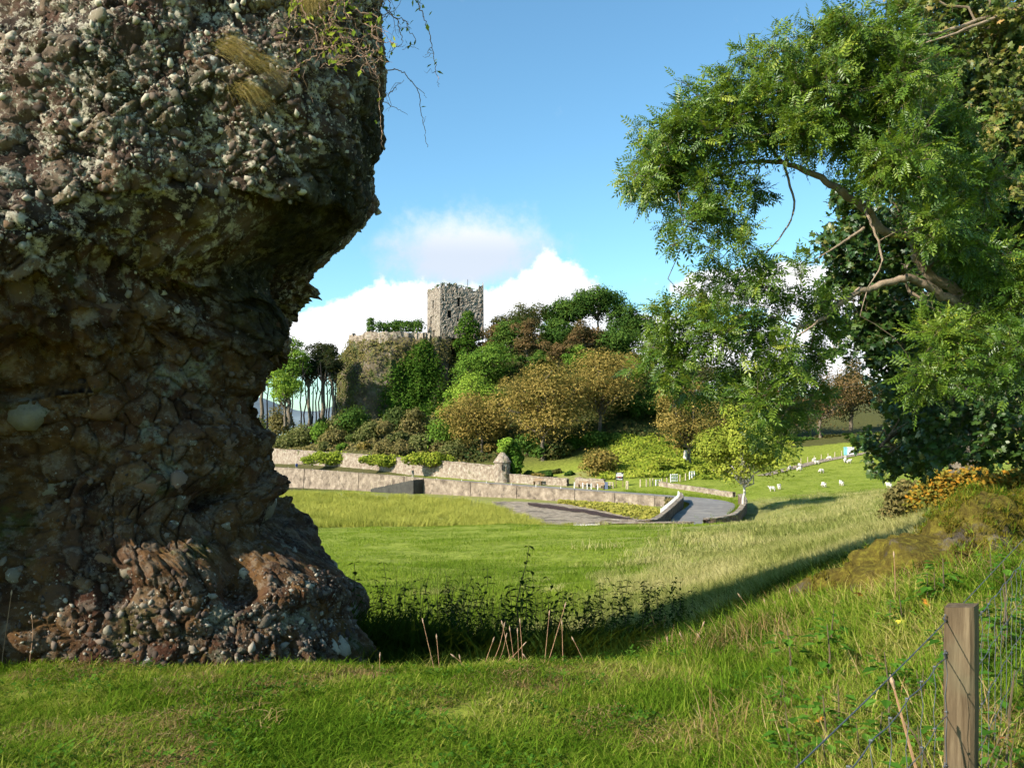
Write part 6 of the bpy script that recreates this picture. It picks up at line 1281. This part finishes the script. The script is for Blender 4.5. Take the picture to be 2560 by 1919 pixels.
# close-cropped field
fieldt = [blade_mesh('field', 120, .11, .009, 1.0, .8, G_FIELD, 90 + k, .5) for k in range(4)]
P, q = ground_pts(2600, 700, 1900, 13, 79, .75, lambda q, d, x: rgg.random(len(q)) > np.clip((q - np.interp(d, [9, 14, 22, 36, 79], [1000, 1150, 1350, 1560, 1850])) / 450, 0, .95))
scatter('field_grass', 'short bright green grass of the sunlit field', 'grass', P, rgg.uniform(.4, 1.4, len(P)) * (1 + .7 * perlin(P * [.35, .35, 0])), fieldt, None, .02, 7)
P, q = ground_pts(900, 1600, 2350, 100, 165, 1, lambda q, d, x: (road_side(x, d) > 6)); scatter('sheep_field_grass', 'bright green grazed grass of the sheep field', 'grass', P, rgg.uniform(.5, 1.2, len(P)) * 1.3, fieldt, None, .02, 8)
P, q = ground_pts(3500, 1560, 1860, 84, 135, 1, lambda q, d, x: (np.abs(road_side(x, d) - 4.2) < 1.5)); scatter('verge_grass', 'tall green grass along the far verge of the bend', 'grass', P, rgg.uniform(.6, 1.2, len(P)), [blade_mesh('verge', 14, .42, .018, .3, .7, G_FIELD, 88 + q_, .5) for q_ in range(3)], None, .2, 9)
# reeds below the wall
reed = [blade_mesh('reed', 90, 1.0, .022, 1.2, .8, G_REED, 95 + k, .35) for k in range(4)]
P, q = ground_pts(1500, 640, 1430, 80.5, 150, 1, lambda q, d, x: (d < np.interp(q, [640, 1000, 1150, 1280, 1340, 1420], [150, 140, 130, 108, 96, 83])) & (road_side(x, d) < -6))
scatter('reeds', 'tall yellow-green reeds bending along the shore bank', 'reeds', P, rgg.uniform(.65, 1.15, len(P)) * np.interp(q, [700, 1200, 1420], [1.0, .85, .5])[:len(P)], reed, None, .04, 10)

# ------------------------------------------------------------------ nettles, stalks and small plants
LM['nettle'] = leafmat('leaf_nettle', [(.010, .026, .006), (.02, .045, .008), (.04, .065, .012)], .25, .5)  # leaf colour lowered to carry part of the ditch shade
M['nettle_stem'] = plain('nettle_stem', (.10, .075, .04), .8, .3, 10)
def nettle(seed, h):
    rg = np.random.default_rng(seed); P = np.array([(rg.normal() * .02 * t * 3, rg.normal() * .02 * t * 3, h * t) for t in np.linspace(0, 1, 8)])
    V, Qd = tube(P, np.linspace(.006, .002, 8), 5); stem = np_mesh('stem', V, Qd, M['nettle_stem'])
    LPt, LDr, sz = [], [], []
    for t in np.linspace(.12, 1, 15):
        a = rg.uniform(0, 6.28); c = np.array([np.interp(t, np.linspace(0, 1, 8), P[:, k]) for k in range(3)])
        for s_ in (0, math.pi): LPt.append(c); LDr.append((math.cos(a + s_), math.sin(a + s_), rg.uniform(-.5, .1))); sz.append((.13 - .07 * t) * rg.uniform(.8, 1.2))
    V, Qd, _ = place_leaves((np.array([(0, 0, 0), (.4, .24, .03), (1, 0, -.12), (.4, -.24, .03)]), np.array([(0, 1, 2, 3)])), np.array(LPt), np.array(LDr), np.repeat([[0, 0, 1.]], len(LPt), 0), np.array(sz))
    return stem, np_mesh('leaves', V, Qd, LM['nettle'], attrs={'tint': ('FACE', rg.random(len(Qd)))})
NET = [nettle(k, 1.0) for k in range(7)]
def put_parts(name, parts, loc, rz, sc, label, cat, group, tilt=(0, 0)):
    root = bpy.data.objects.new(name, None); COL.objects.link(root); root.location = tuple(loc); root.rotation_euler = (tilt[0], tilt[1], rz); root.scale = (sc, sc, sc); root.empty_display_size = .1; tag(root, label, cat, group)
    for nm, me in parts: o = bpy.data.objects.new(nm, me); COL.objects.link(o); o.parent = root
    return root
k = 0
def net_at(px, top_py, d):
    global k
    x = (px - CX) / F * d; z = z1(x, d); h_ = EYE - (top_py - HY) / F * d - z
    if h_ > .25: put_parts('nettle', list(zip(('stem', 'leaves'), NET[k % 7])), (x, d, z - .02), rgg.uniform(0, 6.28), h_, 'dark upright nettle stem in the shaded ditch', 'nettle', 'nettles in the ditch', (rgg.normal() * .13, rgg.normal() * .13)); k += 1
for px, tp in ((925, 1390), (937, 1400), (948, 1440), (1045, 1450), (1060, 1480), (1140, 1470), (1170, 1460), (1208, 1420), (1275, 1352), (1282, 1420), (1300, 1440), (1370, 1430), (1400, 1450), (1420, 1450), (1445, 1455), (1460, 1450), (1495, 1470), (1520, 1430), (1545, 1460), (1560, 1440), (1600, 1455), (1625, 1450), (1650, 1470), (1672, 1430), (1690, 1440), (1700, 1460), (1715, 1450)): net_at(px, tp, rgg.uniform(8.3, 9.6))
for j in range(230):
    px = rgg.uniform(905, 1730); net_at(px, rgg.uniform(1440, 1570) + (30 if 1330 < px < 1500 else 0), rgg.uniform(8.0, 10.2))
drush = [blade_mesh('dry_rush', 34, .95, .004, .25, .35, leafmat('grass_russet', [(.14, .10, .03), (.22, .16, .05), (.30, .22, .08)], .25, .6, attr=True), 140 + q_, .35, 3) for q_ in range(3)]
for j, (px, tp, d) in enumerate(((1020, 1400, 11), (1060, 1392, 11.3), (1100, 1395, 11), (1130, 1400, 11.4), (1155, 1415, 11), (1200, 1425, 10.8), (1235, 1410, 11), (1260, 1400, 11.2), (1300, 1410, 11), (1340, 1420, 11.2), (990, 1420, 11), (1380, 1440, 11.4))):
    x = (px - CX) / F * d; z = z1(x, d); h_ = EYE - (tp - HY) / F * d - z; put('dry_rush_clump', drush[j % 3], (x, d, z), j * 1.3, 'tall brown dry rush clump behind the nettles', 'rushes', 'brown rushes behind the nettles', max(.5, h_ / 1.1))
ns_ = [blade_mesh('weed', 130, .36, .013, .38, 1.0, leafmat('leaf_ditch_weed', [(.008, .022, .005), (.018, .04, .008), (.035, .06, .012)], .25, .5), 160 + q_, .5, 3) for q_ in range(3)]  # weed greens also darkened to paint in the ditch shade
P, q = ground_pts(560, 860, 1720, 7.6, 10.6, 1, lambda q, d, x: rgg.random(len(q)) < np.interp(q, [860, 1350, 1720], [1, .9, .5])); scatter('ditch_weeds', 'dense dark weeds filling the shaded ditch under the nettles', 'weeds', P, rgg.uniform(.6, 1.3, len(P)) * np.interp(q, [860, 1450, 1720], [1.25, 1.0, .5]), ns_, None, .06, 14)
# bare dock and plantain stalks on the lip
M['stalk'] = plain('stalk', (.30, .17, .09), .8, .3, 20); M['stalk_head'] = plain('stalk_head', (.36, .24, .15), .85, .3, 40)
def stalk(px0, py0, px1, py1, d, bend=0.0, lab='thin bare brown stalk standing on the grassy lip', r_=.0028, group='bare stalks along the lip'):
    a, b = at(px0, py0, d), at(px1, py1, d); t = np.linspace(0, 1, 8)[:, None]; P = a + (b - a) * t; P[:, 0] += bend * np.sin(t[:, 0] * 3.14); a0 = a.copy(); a0[2] = min(a[2], z1(a[0], a[1])) - .01; P = np.vstack([a0, P]) if a[2] - a0[2] > .02 else P
    root = thing('dry_stalk', lab, 'stalk', tuple(P[0]), group); V, Qd = tube(P, np.linspace(r_, r_ * .6, len(P)), 5); npo('stem', V, Qd, M['stalk'], root)
    tp = unit(P[-1] - P[-2]); V, Qd = tube([P[-1] - tp * .005, P[-1] + tp * .012, P[-1] + tp * .03], [.003, .0055, .0015], 6); npo('seed_head', V, Qd, M['stalk_head'], root)
for px0, py0, px1, py1, bd in ((1092, 1700, 1058, 1555, 0), (1100, 1690, 1092, 1595, 0), (1165, 1690, 1135, 1640, .03), (1200, 1690, 1232, 1602, 0), (1212, 1690, 1260, 1565, .02), (1222, 1690, 1265, 1592, .02), (1236, 1690, 1308, 1612, 0), (1296, 1740, 1256, 1560, 0), (1297, 1740, 1275, 1575, 0), (1300, 1735, 1294, 1580, 0), (1310, 1690, 1300, 1555, 0), (1321, 1680, 1312, 1640, .02), (1358, 1690, 1373, 1535, 0), (1360, 1690, 1412, 1515, 0), (1408, 1680, 1405, 1560, 0), (1480, 1735, 1434, 1600, .02), (1552, 1725, 1543, 1660, 0), (1670, 1690, 1668, 1600, 0), (1702, 1690, 1757, 1562, 0), (1758, 1690, 1703, 1588, 0), (1780, 1690, 1748, 1590, .03), (948, 1690, 950, 1640, 0), (1160, 1690, 1150, 1645, 0), (1640, 1690, 1648, 1655, .01), (1930, 1575, 1912, 1505, 0), (1945, 1580, 1938, 1510, 0), (1960, 1585, 1978, 1500, 0), (1985, 1580, 1975, 1480, 0), (1900, 1600, 1850, 1490, .03), (1800, 1690, 1830, 1600, 0), (6, 1640, 28, 1485, 0), (75, 1640, 80, 1545, .01)):
    stalk(px0, py0, px1, py1, 5.55 if px0 < 1850 else 6.2, bd)
stalk(1525, 1852, 1800, 1822, 4.15, 0, 'long pale bent straw arching over the grass in front', .0035, None)
stalk(2232, 1560, 2235, 1390, 4.9, .01, 'tall thin straw standing before the mossy rock', .003, None)
stalk(2290, 1919, 2234, 1715, 2.0, 0, 'stout pale dry stem leaning inside the fence', .004, None)
# docks and leafy weeds on the bank
WEED = []
for s_ in range(4):
    rg = np.random.default_rng(s_ + 300); n0 = 22; a_ = rg.uniform(0, 6.28, n0); t_ = rg.random(n0)
    V, Qd, _ = place_leaves((np.array([(0, 0, 0), (.4, .3, .05), (1, 0, -.1), (.4, -.3, .05)]), np.array([(0, 1, 2, 3)])), np.stack([np.cos(a_) * .04, np.sin(a_) * .04, .22 * t_ + .02], -1), np.stack([np.cos(a_), np.sin(a_), .2 * rg.normal(size=n0)], -1), np.repeat([[0, 0, 1.]], n0, 0), .06 * rg.uniform(.6, 1.2, n0))
    lv = np_mesh('leaves', V, Qd, leafmat(f'leaf_weed_{s_}', [(.035, .10, .012), (.06, .15, .016), (.10, .20, .025)], .3, .45), attrs={'tint': ('FACE', rg.random(n0))}); V, Qd = tube([(0, 0, 0), (.01, 0, .12), (0, .01, .24)], [.005, .004, .002], 5); WEED.append([('leaves', lv), ('stem', np_mesh('stem', V, Qd, M['nettle_stem']))])
for j in range(46):
    px = rgg.uniform(1950, 2560); d = rgg.uniform(2.3, 4.8); x = (px - CX) / F * d; put_parts('leafy_weed', WEED[j % 4], (x, d, z1(x, d) - .01), rgg.uniform(0, 6), rgg.uniform(.7, 1.3), 'leafy green weed growing in the bank grass by the fence', 'weed', 'leafy weeds on the bank')
# broad grass leaves near the fence foot
for j, (px, py) in enumerate(((2040, 1840), (2075, 1870), (2110, 1900))):
    mm = blade_mesh('broad_grass', 5, .5, .012, .03, .8, leafmat(f'broad_leaf_{j}', [(.05, .14, .02), (.09, .2, .03)], .35, .4, attr=True), 200 + j, .3, 5); x = (px - CX) / F * 1.9; put('broad_grass', mm, (x, 1.9, z1(x, 1.9)), j, 'broad blue-green grass leaves at the foot of the fence wire', 'grass', 'broad grass leaves by the fence')
# fallen leaves
flm = [np_mesh('fallen_leaf', *place_leaves(lobed_leaf(), np.zeros((1, 3)), np.array([[1., 0, 0]]), np.array([[0, 0, 1.]]), np.array([.055]))[:2], plain(f'dead_leaf_{q_}', c_, .7, .3, 20)) for q_, c_ in enumerate(((.45, .10, .02), (.5, .2, .03), (.5, .42, .04)))]
for px, py, c_, lab in ((2152, 1524, 0, 'deep orange fallen leaf below the mossy rock'), (2320, 1553, 1, 'long orange fallen leaf just left of the fence post'), (2250, 1596, 2, 'yellow fallen leaf in the bank grass'), (2462, 1403, 0, 'red-brown fallen leaf on top of the mossy rock'), (2190, 1430, 1, 'orange fallen leaf on the shoulder of the mossy rock'), (2045, 1855, 1, 'brown-orange fallen leaf near the bottom wire')):
    h_ = hit(px, py, 2.2, 12); o = put('fallen_leaf', flm[c_], h_ + [0, 0, .10], rgg.uniform(0, 6), lab, 'leaf'); o.rotation_euler = (rgg.normal() * .4 + .5, rgg.normal() * .3, rgg.uniform(0, 6))

# ------------------------------------------------------------------ mossy rock on the bank
m, n, out = material('mossy'); pos = n.n('ShaderNodeNewGeometry').outputs['Position']
def nse(sc, det=6.0): return n.n('ShaderNodeTexNoise', {'Vector': pos, 'Scale': sc, 'Detail': det, 'Roughness': .7}).outputs[0]
rk = n.ramp(nse(6), [(.3, (.05, .04, .028)), (.6, (.13, .105, .08)), (.75, (.26, .23, .19))]); ms = n.ramp(nse(18), [(.3, (.045, .03, .008)), (.5, (.11, .085, .015)), (.7, (.21, .18, .025))])
col = n.mix(n.step(nse(1.9), .36, .46), rk, ms); bp = n.n('ShaderNodeBump', {'Strength': 1.0, 'Distance': .03, 'Height': nse(40)}); p = n.n('ShaderNodeBsdfPrincipled', {'Base Color': col, 'Roughness': .95, 'Normal': bp.outputs[0], 'Specular IOR Level': .1}); n.set(out.inputs[0], p)
c0 = at(2330, 1500, 5.8); u = np.linspace(0, 2 * math.pi, 120, endpoint=False); v = np.linspace(0, 1, 50); U, Vv = np.meshgrid(u, v)
rx_, ry_, rz_ = 1.05, .75, .46; Gm = np.stack([c0[0] + .38 + rx_ * np.cos(U) * np.sin(Vv * 1.75), 5.95 + ry_ * np.sin(U) * np.sin(Vv * 1.75), .50 + .2 * np.cos(U) * np.sin(Vv * 1.6) + rz_ * np.cos(Vv * 1.75)], -1)
ctr = np.array([c0[0] + .38, 5.95, .3]); Gm = ctr + (Gm - ctr) * (1 + .28 * fbm(Gm * 1.7, 4) + .07 * perlin(Gm * 7) + .03 * perlin(Gm * 19))[..., None]
ii = np.arange(49)[:, None] * 120; jj = np.arange(120)[None]; Qm = np.stack([ii + jj, ii + 120 + jj, ii + 120 + (jj + 1) % 120, ii + (jj + 1) % 120], -1).reshape(-1, 4)
mr = thing('mossy_rock', 'low moss-covered rock shelf on the grassy bank behind the fence', 'rock', tuple(ctr)); npo('rock_body', Gm.reshape(-1, 3), Qm, m, mr, smooth=True)
moss = [blade_mesh('moss_tuft', 16, .035, .003, .03, .8, leafmat('moss', [(.06, .04, .01), (.13, .105, .015), (.24, .21, .025)], .3, .7, attr=True, patch=(3.0, .6)), 400 + q_, .5, 2) for q_ in range(3)]
mp = Gm.reshape(-1, 3); mp = mp[(mp[:, 1] < 6.4) & (mp[:, 2] > .15)]; mp = mp[rgg.choice(len(mp), 3600)] + rgg.normal(size=(3600, 3)) * .02
mp = mp[perlin(mp * 1.9) > -.15]; o = scatter('moss', 'golden green moss cushions on the rock', 'moss', mp - [0, 0, .01], rgg.uniform(.6, 1.3, len(mp)), moss, None, .3, 12, align=False); o.parent = mr; o.location = -Vector(ctr); del o['category']; del o['label']
P = mp[rgg.choice(len(mp), 520)]; o = scatter('grass_on_rock', '', '', P, rgg.uniform(.4, .8, len(P)), bank_one, None, .3, 13, align=False); o.parent = mr; o.location = -Vector(ctr)
for kk in ('label', 'category'):
    if kk in o: del o[kk]
# heather shoots in the corner
HE = []
for s_ in range(3):
    rg = np.random.default_rng(500 + s_); Ls, LPt, LDr = [], [], []
    for j in range(9):
        e_ = np.array([rg.normal() * .12, rg.normal() * .12, rg.uniform(.25, .5)]); P_, r_ = limb((0, 0, 0), e_, .004, .0015, rg, 6, .05, .1); Ls.append((P_, r_))
        for t in np.linspace(.15, 1, 60): i0 = min(int(t * 5), 4); LPt.append(P_[i0] + (P_[i0 + 1] - P_[i0]) * (t * 5 - i0)); LDr.append(unit(rg.normal(size=3) + [0, 0, .6]))
    V, Qd = tubes(Ls, 4); st = np_mesh('stem', V, Qd, M['nettle_stem']); n0 = len(LPt)
    V, Qd, _ = place_leaves((np.array([(0, 0, 0), (.5, .12, 0), (1, 0, 0), (.5, -.12, 0)]), np.array([(0, 1, 2, 3)])), np.array(LPt), np.array(LDr), rg.normal(size=(n0, 3)), .016 * rg.uniform(.7, 1.3, n0))
    HE.append([('stem', st), ('needles', np_mesh('needles', V, Qd, leafmat(f'leaf_heather_{s_}', [(.03, .07, .015), (.07, .10, .02), (.22, .08, .03)], .2, .6), attrs={'tint': ('FACE', rg.random(n0))}))])
for j, (px, py, d) in enumerate(((2430, 1900, 1.75), (2480, 1860, 1.9), (2530, 1820, 2.1), (2560, 1900, 1.8), (2500, 1940, 1.8), (2590, 1780, 2.3), (2470, 1800, 2.2))):
    c = at(px, py + 40, d); c[2] = max(c[2], .45) - .12; c[2] = z1(c[0], c[1]); put_parts('heather', HE[j % 3], c, j, 1.0 + .15 * (j % 3), 'rusty green heather shoots in the lower right corner', 'heather', 'heather shoots behind the fence post')

# ------------------------------------------------------------------ fence
m, n, out = material('post_wood'); tc = n.n('ShaderNodeTexCoord').outputs['Object']; mp_ = n.n('ShaderNodeMapping', {'Vector': tc, 'Scale': (22, 22, 1.6)})
g = n.n('ShaderNodeTexNoise', {'Vector': mp_.outputs[0], 'Scale': 3.0, 'Detail': 8.0, 'Roughness': .7}); st_ = n.n('ShaderNodeTexNoise', {'Vector': tc, 'Scale': 5.0, 'Detail': 5.0})
col = n.ramp(g.outputs[0], [(.3, (.05, .032, .016)), (.5, (.10, .068, .038)), (.7, (.165, .12, .07))]); col = n.mix(n.m('MULTIPLY', n.step(st_.outputs[0], .52, .68), .6), col, (.11, .095, .055))
bp = n.n('ShaderNodeBump', {'Strength': .5, 'Distance': .006, 'Height': g.outputs[0]}); p = n.n('ShaderNodeBsdfPrincipled', {'Base Color': col, 'Roughness': .8, 'Normal': bp.outputs[0], 'Specular IOR Level': .2}); n.set(out.inputs[0], p); M['post_wood'] = m
pt = at(2403, 1512, 2.2); FD = unit(np.array([.74, 1.0])); fence = thing('wire_fence', 'square wooden post with wire stock netting crossing the lower right corner', 'fence', (pt[0], pt[1], z1(pt[0], pt[1])))
pb = z1(pt[0], pt[1]) - .3; hw = .035; rzp = R(-38); nzs = 24; V = []; Fq = []
rg = np.random.default_rng(9)
ring = [(-1, -.82), (-.86, -1), (.74, -1), (1, -.72), (1, 1), (-1, 1)]
for i, z_ in enumerate(np.linspace(pb, pt[2], nzs)):
    for x_, y_ in ring:
        s_ = hw * (1 - .03 * (i == nzs - 1)); dx, dy = x_ * s_ + rg.normal() * .0006, y_ * s_ + rg.normal() * .0006; V.append((pt[0] + dx * math.cos(rzp) - dy * math.sin(rzp), pt[1] + dx * math.sin(rzp) + dy * math.cos(rzp), z_ + (.004 * x_ if i == nzs - 1 else 0)))
for i in range(nzs - 1):
    for j in range(6): Fq.append((i * 6 + j, i * 6 + (j + 1) % 6, (i + 1) * 6 + (j + 1) % 6, (i + 1) * 6 + j))
Fq.append(tuple((nzs - 1) * 6 + j for j in range(6))); mb = MB(); mb.add(V, Fq); mb.obj('post', M['post_wood'], fence)
w0 = np.array([pt[0], pt[1]]) + np.array([-.045, -.012])
def wire(z_, r_, s0=-1.55, s1=4.5, sag=.01, nm='wire', twist=0.0):
    s = np.linspace(s0, s1, 60); P = np.c_[w0[0] + FD[0] * s, w0[1] + FD[1] * s, z_ - sag * np.sin((s - s0) * 1.3) + .006 * np.sin(s * 41) * twist]; V, Qd = tube(P, r_, 6); npo(nm, V, Qd, M['steel'], fence, smooth=True)
zt_ = at(2364, 1540, 2.2)[2]; wire(zt_, .0014); hz_ = [at(2367, 1628, 2.2)[2]]
for q_ in range(6): hz_.append(hz_[-1] - (.15 - .012 * q_))
for q_, z_ in enumerate(hz_): wire(z_, .0014 if q_ == 0 else .0011, twist=1.0)
for s in np.arange(-1.5, 4.4, .15):
    x_, y_ = w0 + FD * s; P = [(x_ + .004 * math.sin(z_ * 60), y_, z_) for z_ in np.linspace(hz_[-1], hz_[0], 14)]; V, Qd = tube(P, .0009, 5); npo('stay_wire', V, Qd, M['steel'], fence)
    for z_ in hz_[:3]: V, Qd = tube([(x_ - .004, y_, z_), (x_, y_ - .003, z_), (x_ + .004, y_, z_)], [.0014, .0024, .0014], 6); npo('knot', V, Qd, M['steel'], fence)
for z_ in (zt_, hz_[0], hz_[2]): V, Qd = tube([(w0[0] - .004, w0[1] - .004, z_ + .008), (w0[0] - .010, w0[1] - .008, z_), (w0[0] - .004, w0[1] - .004, z_ - .008)], .0028, 6); npo('staple', V, Qd, M['steel'], fence)
# second post further along the fence, beyond the frame edge
x_, y_ = w0 + FD * 3.4; mb = MB(); mb.box((x_, y_, z1(x_, y_) + .35), (.08, .08, 1.3), rzp); mb.obj('post', M['post_wood'], fence)
